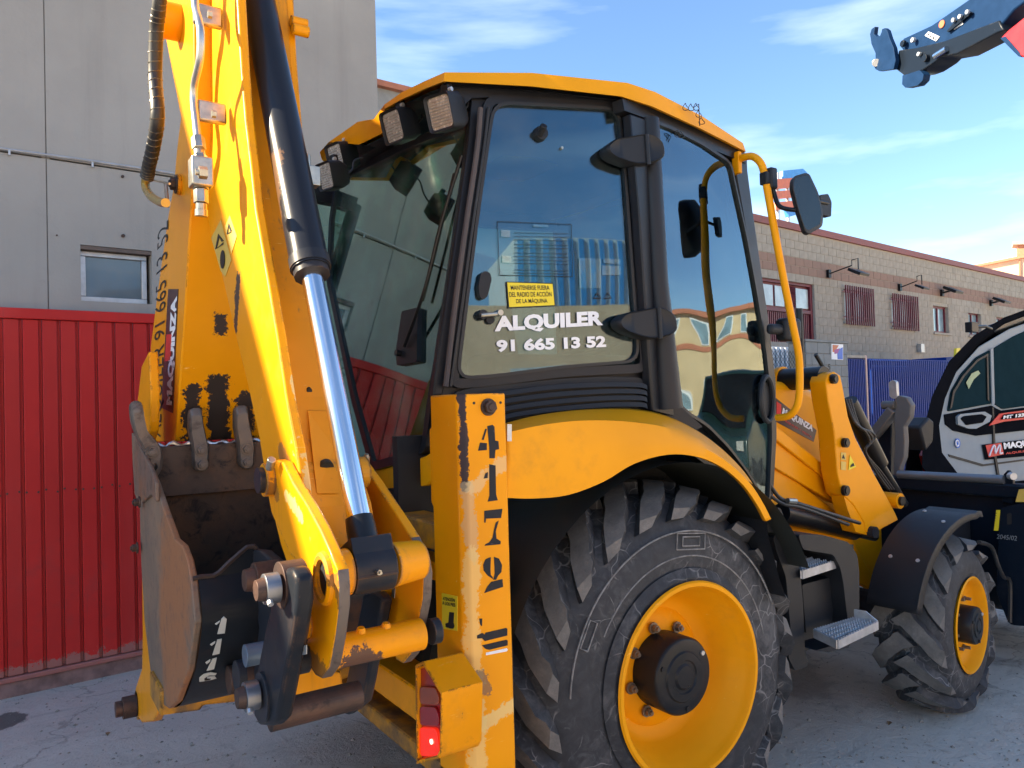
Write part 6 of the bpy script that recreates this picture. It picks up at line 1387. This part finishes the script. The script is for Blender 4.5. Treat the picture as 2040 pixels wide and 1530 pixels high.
# wall lamps
lampg = 'black lamps on the block building'
def flood(u, v, arm, label, s=1.0):
    o0 = P(u, v, BW); th = thing('wall_lamp', label, 'wall lamp', tuple(o0), lampg)
    m = MB(); m.box(o0 + BNn * .03, (.05, .05, .10)); m.build('mount', M['black'], th)
    L0 = .8 if arm else .30; hd = o0 + BNn * L0 * s + Vector((0, 0, .05))
    if arm:
        m = MB(); m.tube([o0 + BNn * .05, o0 + BNn * (L0 * .8) * s + Vector((0, 0, .12)), o0 + BNn * (L0 * .8) * s + Vector((0, 0, .25)), hd + Vector((0, 0, .22)), hd - Vector((0, 0, .05))], .015, 6); m.build('arm', M['black'], th)
        hd = hd - Vector((0, 0, .12))
    else:
        m = MB(); m.tube([o0 + BNn * .05, hd], .03, 6); m.build('arm', M['black'], th)
    rt_ = Matrix.Rotation(R(6.2), 3, 'Z') @ Matrix.Rotation(R(28), 3, 'X')
    m = MB(); m.box(hd, (.24 * s, .17 * s, .035 * s), rt_); m.build('lamp_head', M['black'], th, bevel=.01)
    m = MB(); m.box(hd + rt_ @ Vector((0, 0, -.042 * s)), (.20 * s, .14 * s, .003), rt_); m.build('lamp_glass', M['lens'], th)
flood(1648, 546, True, 'black lamp on a long bent arm above the nearest grille window'); flood(1790, 573, True, 'smaller black lamp on a bent arm above the second grille window', .8)
flood(1874, 584, False, 'stubby black floodlight above the first open window of the block wall', 1.2); flood(1972, 604, False, 'farthest stubby black floodlight on the block wall, nearest the silver cab roof', 1.2)
# rooftop sign
rs = thing('rooftop_sign', 'orange and blue slatted sign standing on the roof behind the wing mirror', 'sign', tuple(P(1555, 430, (BP0 - BNn * 3, BNn))))
RS = (BP0 - BNn * 3, BNn)
for i, (v0, v1) in enumerate(((355, 374), (379, 394), (401, 416))):
    plate('sign_slat', [(1546, v0 + 2), (1612, v0 - 4), (1612, v1 - 4), (1546, v1 + 2)], RS, .12, M['sign_orange'], rs)
plate('sign_panel', [(1560, 340), (1600, 336), (1608, 344), (1608, 352), (1560, 356)], RS, .12, M['sign_blue'], rs)
plate('sign_panel', [(1568, 418), (1600, 416), (1600, 424), (1572, 432)], RS, .12, M['sign_blue'], rs)
for u in (1549, 1569): m = MB(); m.tube([P(u, 345, (BP0 - BNn * 3.08, BNn)), P(u + 1, 470, (BP0 - BNn * 3.08, BNn))], .06, 8); m.build('sign_post', M['steel'], rs)
# far sunlit building
FB = vplane((45, 14), (46, 34)); FB = (Vector((60, 25, 0)), Vector((-.9, -.43, 0)).normalized())
fb = thing('distant_building', 'sunlit pale building with a terracotta chimney at the far right of the skyline', 'building', (60, 25, 0))
plate('wall', [(1915, 538), (2040, 513), (2150, 500), (2150, 760), (1915, 760)], FB, 8, M['orange_wall'], fb)
plate('roof_trim', [(1915, 533), (2040, 508), (2150, 494), (2150, 499), (2040, 513), (1915, 538)], (FB[0] - FB[1] * -.3, FB[1]), .8, M['terracotta'], fb)
plate('chimney', [(2027, 486), (2048, 484), (2048, 512), (2027, 514)], (FB[0] - FB[1] * -.2, FB[1]), 1.5, M['terracotta'], fb)
plate('chimney_cap', [(2018, 481), (2050, 480), (2050, 486), (2018, 487)], (FB[0] - FB[1] * -.5, FB[1]), 2, M['mortar'], fb)
plate('drain_pipe', [(2030, 518), (2033, 518), (2033, 600), (2030, 600)], (FB[0] - FB[1] * -.15, FB[1]), .1, M['terracotta'], fb)

# ---- grey block pillar with number 5
PP = (Vector((9.2, 5.0, 0)), Vector((math.sin(R(6)), -math.cos(R(6)), 0)))
pil = thing('block_gate_pillar', 'grey concrete block gate pillar with the number 5, left of the blue gate', 'gate pillar', tuple(P(1645, 900, PP)))
pd = Vector((math.cos(R(6)), math.sin(R(6)), 0)); pn = PP[1]
pa = P(1604, 680, PP); pb_ = P(1688, 690, PP); wdt = (pb_ - pa).dot(pd); ptop = pa.z
base0 = Vector((pa.x, pa.y, 0))
m = MB(); m.prism([base0 - pn * .02, base0 + pd * wdt - pn * .02, base0 + pd * wdt - pn * .3, base0 - pn * .3], (0, 0, ptop - .02)); m.build('mortar_core', M['mortar'], pil)
nz_ = int(ptop / .2)
for r_ in range(nz_):
    zz_ = r_ * ptop / nz_; hh = ptop / nz_; x = -(.2 if r_ % 2 else 0)
    while x < wdt:
        a, b = max(0, x), min(wdt, x + .4)
        if b - a > .04:
            m = MB(); m.prism([base0 + pd * (a + .004) + Vector((0, 0, zz_ + .004)), base0 + pd * (b - .004) + Vector((0, 0, zz_ + .004)), base0 + pd * (b - .004) + Vector((0, 0, zz_ + hh - .004)), base0 + pd * (a + .004) + Vector((0, 0, zz_ + hh - .004))], -pn * .32); m.build('block', M['blockgrey'], pil, bevel=.004, seg=1)
        x += .4
m = MB(); m.prism([base0 - pd * .02 + Vector((0, 0, ptop)) + pn * .02, base0 + pd * (wdt + .02) + Vector((0, 0, ptop)) + pn * .02, base0 + pd * (wdt + .02) + Vector((0, 0, ptop + .04)) + pn * .02, base0 - pd * .02 + Vector((0, 0, ptop + .04)) + pn * .02], -pn * .36); m.build('cap', M['blockgrey'], pil)
text('number', '5', (1649, 737), (1654, 737), (1649, 725), M['ink'], pil, lift=.004, pl=PP, bold=.03)
ps = thing('pillar_poster', 'small square white red and blue poster fixed to the grey pillar', 'poster', tuple(P(1668, 700, PP)))
sticker('poster_sheet', [(1656, 685), (1679, 686), (1679, 717), (1656, 716)], PP, M['white'], ps, lift=.006)
sticker('poster_print', [(1658, 687), (1670, 688), (1662, 702), (1658, 701)], PP, M['sign_orange'], ps, lift=.009)
sticker('poster_print', [(1667, 698), (1678, 692), (1678, 716), (1668, 716)], PP, M['blue_print'], ps, lift=.009)
sticker('poster_print', [(1661, 697), (1672, 694), (1668, 704), (1662, 705)], PP, plain('purple print', (.30, .05, .25), .5), ps, lift=.010)
# ---- blue gate & fence
BGp = (PP[0] + pn * -.1, pn)
def slatfence(th, u0, u1, vt0, vt1, n_, mat, pw_=.55):
    a = P(u0, vt0, BGp); b = P(u1, vt1, BGp); h = (a.z + b.z) / 2; d = pd; W2 = (b - a).dot(d)
    o0 = Vector((a.x, a.y, 0)); m = MB(); sw = W2 / n_ * pw_
    m.prism([Vector(), d * sw, d * sw + Vector((0, 0, h - .1)), Vector((0, 0, h - .1))], -pn * .03); me = m.mesh('slat'); me.materials.append(mat)
    for k in range(n_):
        o = bpy.data.objects.new('slat', me); col.objects.link(o); o.parent = th; o.location = o0 + d * (W2 * k / n_) + Vector((0, 0, .08)) - wloc(th)
    m = MB()
    for zz_ in (.1, h - .06): m.prism([o0 - pn * .04 + Vector((0, 0, zz_)), o0 + d * W2 - pn * .04 + Vector((0, 0, zz_)), o0 + d * W2 - pn * .04 + Vector((0, 0, zz_ + .06)), o0 - pn * .04 + Vector((0, 0, zz_ + .06))], -pn * .04)
    m.build('rail', mat, th)
    m = MB(); m.prism([o0 - pn * .10 + Vector((0, 0, .1)), o0 + d * W2 - pn * .10 + Vector((0, 0, .1)), o0 + d * W2 - pn * .10 + Vector((0, 0, h - .05)), o0 - pn * .10 + Vector((0, 0, h - .05))], -pn * .01); m.build('backing_sheet', plain('dark blue sheet', (.005, .012, .07), .5), th)
bg1 = thing('blue_gate', 'narrow blue slatted gate beside the grey block pillar', 'gate', tuple(P(1706, 900, BGp))); slatfence(bg1, 1688, 1724, 714, 714, 11, M['blue'])
bg2 = thing('blue_fence', 'long blue slatted metal fence running behind the silver machine', 'fence', tuple(P(1850, 900, BGp))); slatfence(bg2, 1730, 2040, 711, 724, 90, M['blue'])
gp_ = thing('gate_post', 'pale post between the narrow blue gate and the long blue fence', 'post', tuple(P(1727, 900, BGp)))
a = P(1724, 711, BGp); m = MB(); m.prism([Vector((a.x, a.y, 0)), Vector((a.x, a.y, 0)) + pd * .06, Vector((a.x, a.y, 0)) + pd * .06 - pn * .06, Vector((a.x, a.y, 0)) - pn * .06], (0, 0, a.z + .03)); m.build('post_tube', plain('pink primer', (.5, .33, .30), .6), gp_)
a2_ = P(1688, 707, BGp); m = MB(); m.prism([Vector((a2_.x, a2_.y, a2_.z - .05)) , Vector((a.x, a.y, a2_.z - .05)), Vector((a.x, a.y, a2_.z)), Vector((a2_.x, a2_.y, a2_.z))], -pn * .2); m.build('gate_lintel', M['mortar'], gp_)
# ---- chain link fence + pale container left of pillar
cf = thing('chain_link_fence', 'black chain link fence panel left of the block pillar', 'fence', tuple(P(1575, 900, PP)))
m = MB(); q0, q1 = P(1500, 690, PP), P(1602, 700, PP); h = q1.z; Lf = (q1 - q0).dot(pd); o0 = Vector((q0.x, q0.y, 0)); step_ = .09
k = -h
while k < Lf:
    for sg in (1, -1):
        s_a, z_a, s_b, z_b = (k, 0, k + h, h) if sg > 0 else (k + h, 0, k, h)
        # clip to [0, Lf]
        def cl(s1, zz1, s2, zz2):
            if max(s1, s2) < 0 or min(s1, s2) > Lf: return None
            def at(s): return zz1 + (zz2 - zz1) * (s - s1) / (s2 - s1)
            A_1, B_1 = (s1, zz1), (s2, zz2)
            o_ = []
            for (s, z_) in (A_1, B_1):
                if s < 0: o_.append((0, at(0)))
                elif s > Lf: o_.append((Lf, at(Lf)))
                else: o_.append((s, z_))
            return o_
        r_ = cl(s_a, z_a, s_b, z_b)
        if r_ and abs(r_[0][0] - r_[1][0]) > .02: m.tube([o0 + pd * r_[0][0] + Vector((0, 0, r_[0][1])), o0 + pd * r_[1][0] + Vector((0, 0, r_[1][1]))], .0035, 3, cap=False)
    k += step_
m.build('mesh_wire', M['black'], cf)
m = MB(); p_ = P(1593, 650, PP); m.cyl((p_.x, p_.y, 0), (p_.x, p_.y, p_.z + .3), .06, n=12); m.build('fence_post', M['black'], cf)
cn = thing('corrugated_container', 'pale blue corrugated metal panel seen through the chain link fence', 'container', (10.5, 6.2, 0))
PC = (Vector((10.5, 6.4, 0)), PP[1]); ca, cb = P(1500, 688, PC), P(1582, 690, PC); wc_ = (cb - ca).dot(pd); oc = Vector((ca.x, ca.y, 0))
m = MB(); m.prism([oc - pn * .05, oc + pd * wc_ - pn * .05, oc + pd * wc_ - pn * 2, oc - pn * 2], (0, 0, ca.z)); m.build('body', M['corrug'], cn)
for k in range(9):
    m = MB(); s_1 = wc_ * k / 9; m.prism([oc + pd * s_1, oc + pd * (s_1 + wc_ / 16), oc + pd * (s_1 + wc_ / 16) - pn * .049, oc + pd * s_1 - pn * .049], (0, 0, ca.z - .02)); m.build('rib', M['corrug'], cn)
# small wall box on the block building
m = MB(); c = P(1829, 694, BW); m.box(c + BNn * .08, (.09, .06, .12)); m.build('meter_box', M['steel'], bb)

# ================================================================== silver telehandler
TH = thing('silver_telehandler', 'silver and black telescopic handler with a rounded cab, parked at the right edge', 'telehandler', (6.0, .9, 0))
def tpx(Y=.4): return ('Y', Y)
Tz = tpx(.35)
# body side
def plateD(name, px, Y, vec, mat, parent, **k):
    m = MB(); m.prism([P(u, v, ('Y', Y)) for u, v in px], vec); return m.build(name, mat, parent, **k)
TDV = Vector((math.cos(R(22)), math.sin(R(22)), 0))
plateD('cab_side', [(1872, 900), (1868, 850), (1878, 800), (1905, 740), (1950, 690), (2010, 655), (2080, 630), (2250, 600), (2250, 985), (1930, 985)], .37, TDV * .9, M['silver'], TH, bevel=.01)
plateD('cab_surround', [(1836, 930), (1838, 860), (1856, 790), (1890, 720), (1940, 668), (2000, 632), (2060, 610), (2060, 622), (2000, 645), (1950, 680), (1905, 730), (1878, 795), (1866, 850), (1872, 905), (1925, 975), (1880, 975), (1850, 950)], .30, TDV * 1.0, M['gloss_black'], TH, bevel=.012)
plate('side_band', [(1882, 826), (1976, 808), (1984, 813), (1995, 818), (2250, 786), (2250, 835), (1945, 868), (1900, 858), (1884, 845)], ('Y', .36), .01, M['gloss_black'], TH)
plate('quarter_glass', [(1888, 820), (1895, 780), (1915, 745), (1945, 712), (1973, 697), (1976, 804)], ('Y', .36), .01, M['thglass'] if 'thglass' in M else plain('dark machine glass', (.012, .030, .038), .5, spec=0), TH, rnd=.03)
plate('door_glass', [(1980, 694), (2020, 670), (2060, 652), (2250, 610), (2250, 780), (1998, 815), (1982, 805)], ('Y', .36), .01, bpy.data.materials['dark machine glass'], TH, rnd=.03)
plate('window_trim', [(1974, 696), (1979, 693), (1982, 804), (1977, 806)], ('Y', .345), .01, M['silver'], TH)
plate('door_handle', [(1908, 830), (1914, 825), (1962, 820), (1976, 828), (1972, 840), (1945, 854), (1930, 854), (1909, 846)], ('Y', .34), .02, M['silver'], TH, rnd=.01, bevel=.006)
plate('handle_recess', [(1914, 834), (1920, 829), (1956, 825), (1966, 830), (1958, 842), (1925, 847)], ('Y', .335), .004, M['gloss_black'], TH, rnd=.015)
plate('red_stripe', [(1971, 848), (1992, 824), (2250, 790), (2250, 812), (2000, 840)], ('Y', .34), .008, M['red_print'], TH)
plate('number_field', [(1994, 836), (2001, 826), (2250, 797), (2250, 812)], ('Y', .33), .004, M['gloss_black'], TH)
text('lettering', 'MT 1335', (1998, 835), (2046, 829), (1999, 828), M['white'], TH, lift=.003, pl=('Y', .33), bold=.05)
cs = sticker('company_sticker', [(1956, 886), (2250, 850), (2250, 890), (1962, 916)], ('Y', .362), M['gloss_black'], TH, lift=.006)
sticker('sticker_logo', [(1963, 887), (1994, 882), (1999, 905), (1969, 911)], ('Y', .35), M['red_print'], TH, lift=.004)
m = MB(); m.tube(spline([P(u, v, ('Y', .34)) for u, v in ((1971, 908), (1978, 890), (1982, 889), (1983, 903), (1990, 888), (1993, 889), (1992, 903), (1997, 902))], 3), .008, 6); m.build('logo_stroke', M['white'], TH)
text('lettering', 'MAQUINZA', (2000, 897), (2085, 886), (1998, 882), M['white'], TH, lift=.004, pl=('Y', .35), bold=.06)
text('lettering', 'ALQUILER Y VENTA', (2003, 906), (2085, 896), (2003, 901), M['red_print'], TH, lift=.004, pl=('Y', .35), bold=.02)
plate('door_gap', [(1977, 812), (1980, 812), (1984, 900), (1998, 985), (1994, 985), (1980, 902)], ('Y', .355), .01, M['ink'], TH)
plate('lower_sill', [(1926, 968), (2250, 940), (2250, 985), (1932, 985)], ('Y', .34), .05, M['gloss_black'], TH)
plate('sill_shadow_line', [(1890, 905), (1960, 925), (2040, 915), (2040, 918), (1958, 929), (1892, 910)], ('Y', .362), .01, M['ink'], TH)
plate('window_rubber', [(1893, 815), (1899, 780), (1918, 748), (1947, 716), (1969, 704), (1971, 799), (1968, 796), (1966, 710), (1948, 720), (1921, 751), (1902, 783), (1897, 812)], ('Y', .345), .006, M['ink'], TH)
m = MB(); m.tube(spline([P(u, v, ('Y', .9)) for u, v in ((2000, 790), (2010, 760), (2030, 770), (2040, 795))], 4), .02, 8); m.build('steering_wheel', M['seatgrey'], TH)
plate('reflected_vest', [(1925, 762), (1936, 744), (1949, 738), (1953, 744), (1940, 756), (1930, 775)], ('Y', .345), .002, plain('painted vest reflection', (.30, .38, .22), .6), TH)  # pale patch painted on the glass as the reflection of a hi-vis vest
m = MB(); c = P(1907, 883, ('Y', .365)); m.cyl(c, c - Vector((0, .006, 0)), .042, n=24); m.build('blue_round_sign', M['blue_print'], TH)
m = MB(); c = P(1907, 883, ('Y', .356)); m.tube([c + Vector((.026 * math.cos(t_), 0, .026 * math.sin(t_))) for t_ in [2 * math.pi * k / 16 for k in range(17)]], .006, 6, cap=False); m.build('sign_ring', M['white'], TH)
plateD('front_hood', [(1800, 955), (1808, 890), (1828, 868), (1858, 905), (1925, 975), (1925, 985), (1800, 985)], .6, TDV * .8, M['black_plastic'], TH, bevel=.02)
plate('red_frame', [(1842, 908), (1853, 884), (1880, 930), (1900, 975), (1860, 975)], ('Y', .5), .05, M['red_body'], TH)
plate('pillar_base', [(1833, 850), (1850, 830), (1862, 840), (1860, 880), (1845, 900)], ('Y', .25), .3, M['black_plastic'], TH, bevel=.02)
plate('work_lamp', [(1815, 832), (1829, 832), (1829, 843), (1815, 845)], ('Y', .5), .08, M['black'], TH)
plateD('light_bar', [(1962, 650), (1990, 640), (2040, 624), (2100, 604), (2100, 622), (2045, 636), (1995, 655), (1968, 664)], .32, TDV * .5, M['black'], TH, bevel=.01)
m = MB(); c = P(1936, 652, ('Y', .3)); m.box(c, (.06, .03, .045)); m.tube([c, P(1962, 650, ('Y', .3)), P(1975, 655, ('Y', .3))], .015, 8); m.build('cab_lamp', M['black'], TH, bevel=.015)
# mirror of the machine and blue part of container behind
for (u, v) in ((1845, 1090), (2150, 1090)):
    c = P(u, v, ('Y', .4)); m = MB(); rr_ = .52
    m.cyl((c.x, .35, .52), (c.x, .8, .52), rr_, n=40); o = m.build('wheel', M['rubber'], TH, bevel=.05, seg=3)
m = MB(); m.prism([P(u, v, ('Y', .45)) for u, v in ((1840, 985), (2250, 985), (2250, 1090), (1870, 1090))], TDV * 1.0); m.build('chassis', M['black_plastic'], TH)
# blue container with yellow post behind
bc = thing('blue_skip', 'blue metal container with a yellow bollard on top, behind the silver cab', 'container', tuple(P(1900, 800, ('Y', 5.6))))
BCp = (PP[0] - pn * .7, pn)
plate('body', [(1885, 712), (1925, 709), (1980, 706), (1980, 860), (1885, 860)], BCp, .8, M['blue'], bc)
plate('yellow_post', [(1906, 694), (1913, 693), (1914, 709), (1905, 710)], BCp, .06, M['yellow_sticker'], bc)

# ================================================================== raised boom in the sky
def skyP(u, v, dpt):
    ray = CD + CR * ((u - 1020) / F) - CU * ((v - 765) / F); return CAM + ray * (dpt / ray.dot(CD))
# plane holding the boom: tip far, root nearer
pT = skyP(1800, 105, 10.0); pS = skyP(2040, -20, 8.2); bdir = (pS - pT).normalized(); bn = bdir.cross(Vector((0, 0, 1))).normalized(); 
if bn.dot(CAM - pT) < 0: bn = -bn
BPL = (pT, bn)
RB = thing('raised_telescopic_boom', 'dark telescopic boom with a red outer section and hooked carriage raised against the sky', 'telescopic boom', tuple(pS))
M['boomblue'] = plain('slate blue boom paint', (.006, .026, .075), .5, spec=.1)
bm_o = plate('inner_boom', [(1790, 90), (1800, 76), (1856, 50), (1928, 0), (2010, -60), (2060, -90), (2100, -40), (2020, 20), (1985, 62), (1962, 76), (1900, 108), (1872, 114), (1838, 108), (1800, 102)], BPL, .28, M['boomblue'], RB, bevel=.02)
plate('boom_skirt', [(1822, 96), (1880, 82), (1990, 40), (2000, 60), (1985, 66), (1905, 108), (1872, 114), (1862, 124), (1838, 140), (1822, 146), (1800, 150), (1784, 138), (1790, 100)], off(BPL, .02), .32, M['navy'], RB, bevel=.015)
plate('outer_boom', [(1992, 76), (2010, 58), (2040, 34), (2160, -50), (2200, 20), (2060, 120), (2028, 112)], off(BPL, .06), .42, M['red_body'], RB, bevel=.02)
plate('outer_boom_collar', [(1992, 76), (2028, 112), (2034, 114), (2030, 104), (2002, 72)], off(BPL, .07), .44, M['boomblue'], RB, bevel=.005)
plate('carriage_plate', [(1733, 68), (1736, 58), (1743, 53), (1742, 60), (1741, 68), (1746, 73), (1753, 71), (1756, 64), (1757, 58), (1762, 56), (1767, 60), (1772, 76), (1780, 95), (1784, 120), (1780, 138), (1752, 142), (1744, 138), (1739, 128), (1744, 118), (1744, 106), (1736, 88)], off(BPL, .10), .06, M['boomblue'], RB, bevel=.004)
plate('carriage_plate', [(1798, 150), (1806, 148), (1832, 140), (1840, 148), (1838, 160), (1828, 170), (1804, 175), (1797, 168)], off(BPL, .06), .10, M['boomblue'], RB, rnd=.01, bevel=.004)
m = MB(); m.cyl(P(1745, 125, off(BPL, .12)), P(1745, 125, off(BPL, -.25)), .05, n=16); m.build('carriage_pin', M['steel'], RB, bevel=.004)
for u, v, r_ in ((1802, 87, .04), (1846, 116, .045), (1822, 80, .03), (1834, 108, .025)):
    m = MB(); c = P(u, v, off(BPL, .03)); m.cyl(c, c + bn * .04, r_, n=16); m.build('boom_pin', M['steel'] if r_ < .035 else M['navy'], RB, bevel=.004)
m = MB(); m.tube([P(1862, 112, off(BPL, .05)), P(1886, 97, off(BPL, .05))], .035, 12); m.build('ram_rod', M['chrome'], RB)
m = MB(); c = P(1877, 48, off(BPL, .005)); m.cyl(c, c + bn * .01, .045, n=20); m.build('orange_round_sticker', M['sign_orange'], RB)
sticker('number_plate', [(1851, 63), (1873, 73), (1866, 82), (1844, 71)], BPL, M['white'], RB, lift=.012)
glyph('printed_mark', [[(1850, 68), (1852, 66), (1854, 70), (1852, 72)], [(1855, 71), (1858, 72), (1857, 75), (1854, 74)], [(1860, 73), (1864, 74), (1863, 79), (1859, 77)], [(1865, 76), (1868, 77), (1867, 80), (1864, 79)]], BPL, M['ink'], RB, lift=.016)
sticker('maker_label', [(1899, 54), (1918, 43), (1920, 48), (1902, 59)], BPL, M['white'], RB, lift=.012)
plate('boom_bracket', [(1886, 62), (1900, 45), (1930, 22), (1935, 26), (1918, 40), (1900, 55), (1888, 64)], off(BPL, .04), .03, M['navy'], RB)
for u, v in ((1902, 40), (1915, 33), (1930, 24)): m = MB(); c = P(u, v, off(BPL, .05)); m.cyl(c, c + bn * .03, .025, n=12); m.build('boom_coupling', M['steel'], RB)

# ================================================================== across the street (seen in the cab glass)
ob = thing('cream_street_building', 'sunlit cream building with windows mirrored in the cab door', 'building', (26, -8, 0))
m = MB(); m.box((30, -9, 2.45), (4, 9, 2.45)); m.build('wall', M['cream'], ob)
m = MB(); m.box((25.97, -9, 5.02), (.3, 9.2, .12)); m.build('roof_edge', M['terracotta'], ob)
m = MB(); m.box((25.98, -9, 3.3), (.03, 9, .12)); m.build('band', M['terracotta'], ob)
for zz_ in (1.5, 4.1):
    for k in range(12):
        m = MB(); m.box((25.98, -16.6 + k * 1.4, zz_), (.05, .35, .6)); f = m.build('window', M['white'], ob)
        m = MB(); m.box((25.92, -16.6 + k * 1.4, zz_), (.02, .28, .53)); m.build('pane', M['pane_dark'], f)
ob2 = thing('sand_street_building', 'low sand coloured hall with a pale clad storey, mirrored in the cab side window', 'building', (0, -24, 0))
m = MB(); m.box((0, -28, 2.5), (26, 4, 2.5)); m.build('wall', M['orange_wall'], ob2)
m = MB(); m.box((10, -28.3, 6.3), (6.5, 3.5, 1.25)); m.build('upper_storey', M['corrug'], ob2)
for k in range(32): m = MB(); m.box((3.7 + k * .4, -24.75, 6.3), (.09, .04, 1.2)); m.build('cladding_rib', M['sign_blue'], ob2)
for k in range(8): m = MB(); m.box((-14 + k * 4.5, -23.97, 1.5), (.9, .05, 1.4)); m.build('shutter', M['corrug'], ob2)
print('objects', len(bpy.data.objects))

# unseen dark van, added to darken the low reflection in the cab door
dv = thing('reflection_van', 'unseen dark green van added to darken the low reflection in the cab door', 'van', (12.5, -4, 0))
m = MB(); m.prism([(10.6, -5.0, .45), (10.7, -5.0, 1.1), (11.5, -5.0, 1.25), (12.1, -5.0, 2.0), (15.2, -5.0, 2.05), (15.3, -5.0, .45)], (0, 1.9, 0)); m.build('body', plain('dark green van paint', (.015, .035, .03), .3, coat=.4), dv, bevel=.08, seg=3)
m = MB(); m.prism([(11.49, -4.85, 1.28), (12.06, -4.85, 1.94), (12.06, -3.35, 1.94), (11.49, -3.35, 1.28)], (-.02, 0, .012)); m.build('windscreen', M['gloss_black'], dv)
for x_ in (11.5, 14.3):
    for y_ in (-5.02, -3.28): m = MB(); m.cyl((x_, y_, .34), (x_, y_ + .2, .34), .34, n=28); m.build('wheel', M['rubber'], dv, bevel=.03)
for y_ in (-4.8, -3.45): m = MB(); m.box((10.62, y_, .95), (.03, .14, .09)); m.build('headlight', M['lens'], dv)

# grit and pebbles on the yard
m = MB(); rnd = random.Random(3)
for k in range(1500):
    u_, v_ = rnd.uniform(-100, 2140), rnd.uniform(1240, 1530) if k % 2 else rnd.uniform(1330, 1530)
    p = P(u_, v_, ('Z', 0)); r_ = rnd.choice((.003, .004, .005, .006, .008, .012)) * rnd.uniform(.6, 1.3)
    q = [p + Vector((r_ * math.cos(a) * rnd.uniform(.7, 1.2), r_ * math.sin(a) * rnd.uniform(.7, 1.2), .001)) for a in (0, 1.5, 3.1, 4.7)]
    m.add(q + [p + Vector((0, 0, r_ * .8))], [(0, 1, 4), (1, 2, 4), (2, 3, 4), (3, 0, 4)])
gv = m.build('gravel', plain('pebble', (.28, .25, .21), .9, var=.6, scale=60)); gv['kind'] = 'stuff'; gv['label'] = 'loose grit and small pebbles scattered on the yard concrete'; gv['category'] = 'gravel'

# a few dry leaves and scraps on the ground
for k, (u_, v_, lab_) in enumerate(((1772, 1441, 'small curled brown dry leaf on the concrete just left of the front tyre'), (215, 1462, 'small curled brown dry leaf on the concrete in front of the red gate'))):
    p = P(u_, v_, ('Z', 0)); r_ = .03; a = .4 + k; m = MB()
    ex = Vector((math.cos(a), math.sin(a), 0)); ey = Vector((-math.sin(a), math.cos(a), 0))
    m.add([p + ex * r_, p + ey * r_ * .45 + Vector((0, 0, r_ * .3)), p - ex * r_, p - ey * r_ * .45 + Vector((0, 0, r_ * .25)), p + Vector((0, 0, .003))], [(0, 1, 4), (1, 2, 4), (2, 3, 4), (3, 0, 4)])
    o = m.build('dry_leaf', plain('dry leaf', (.22, .13, .06), .8, var=.4) if k == 0 else bpy.data.materials['dry leaf'])
    o['label'] = lab_; o['category'] = 'leaf'
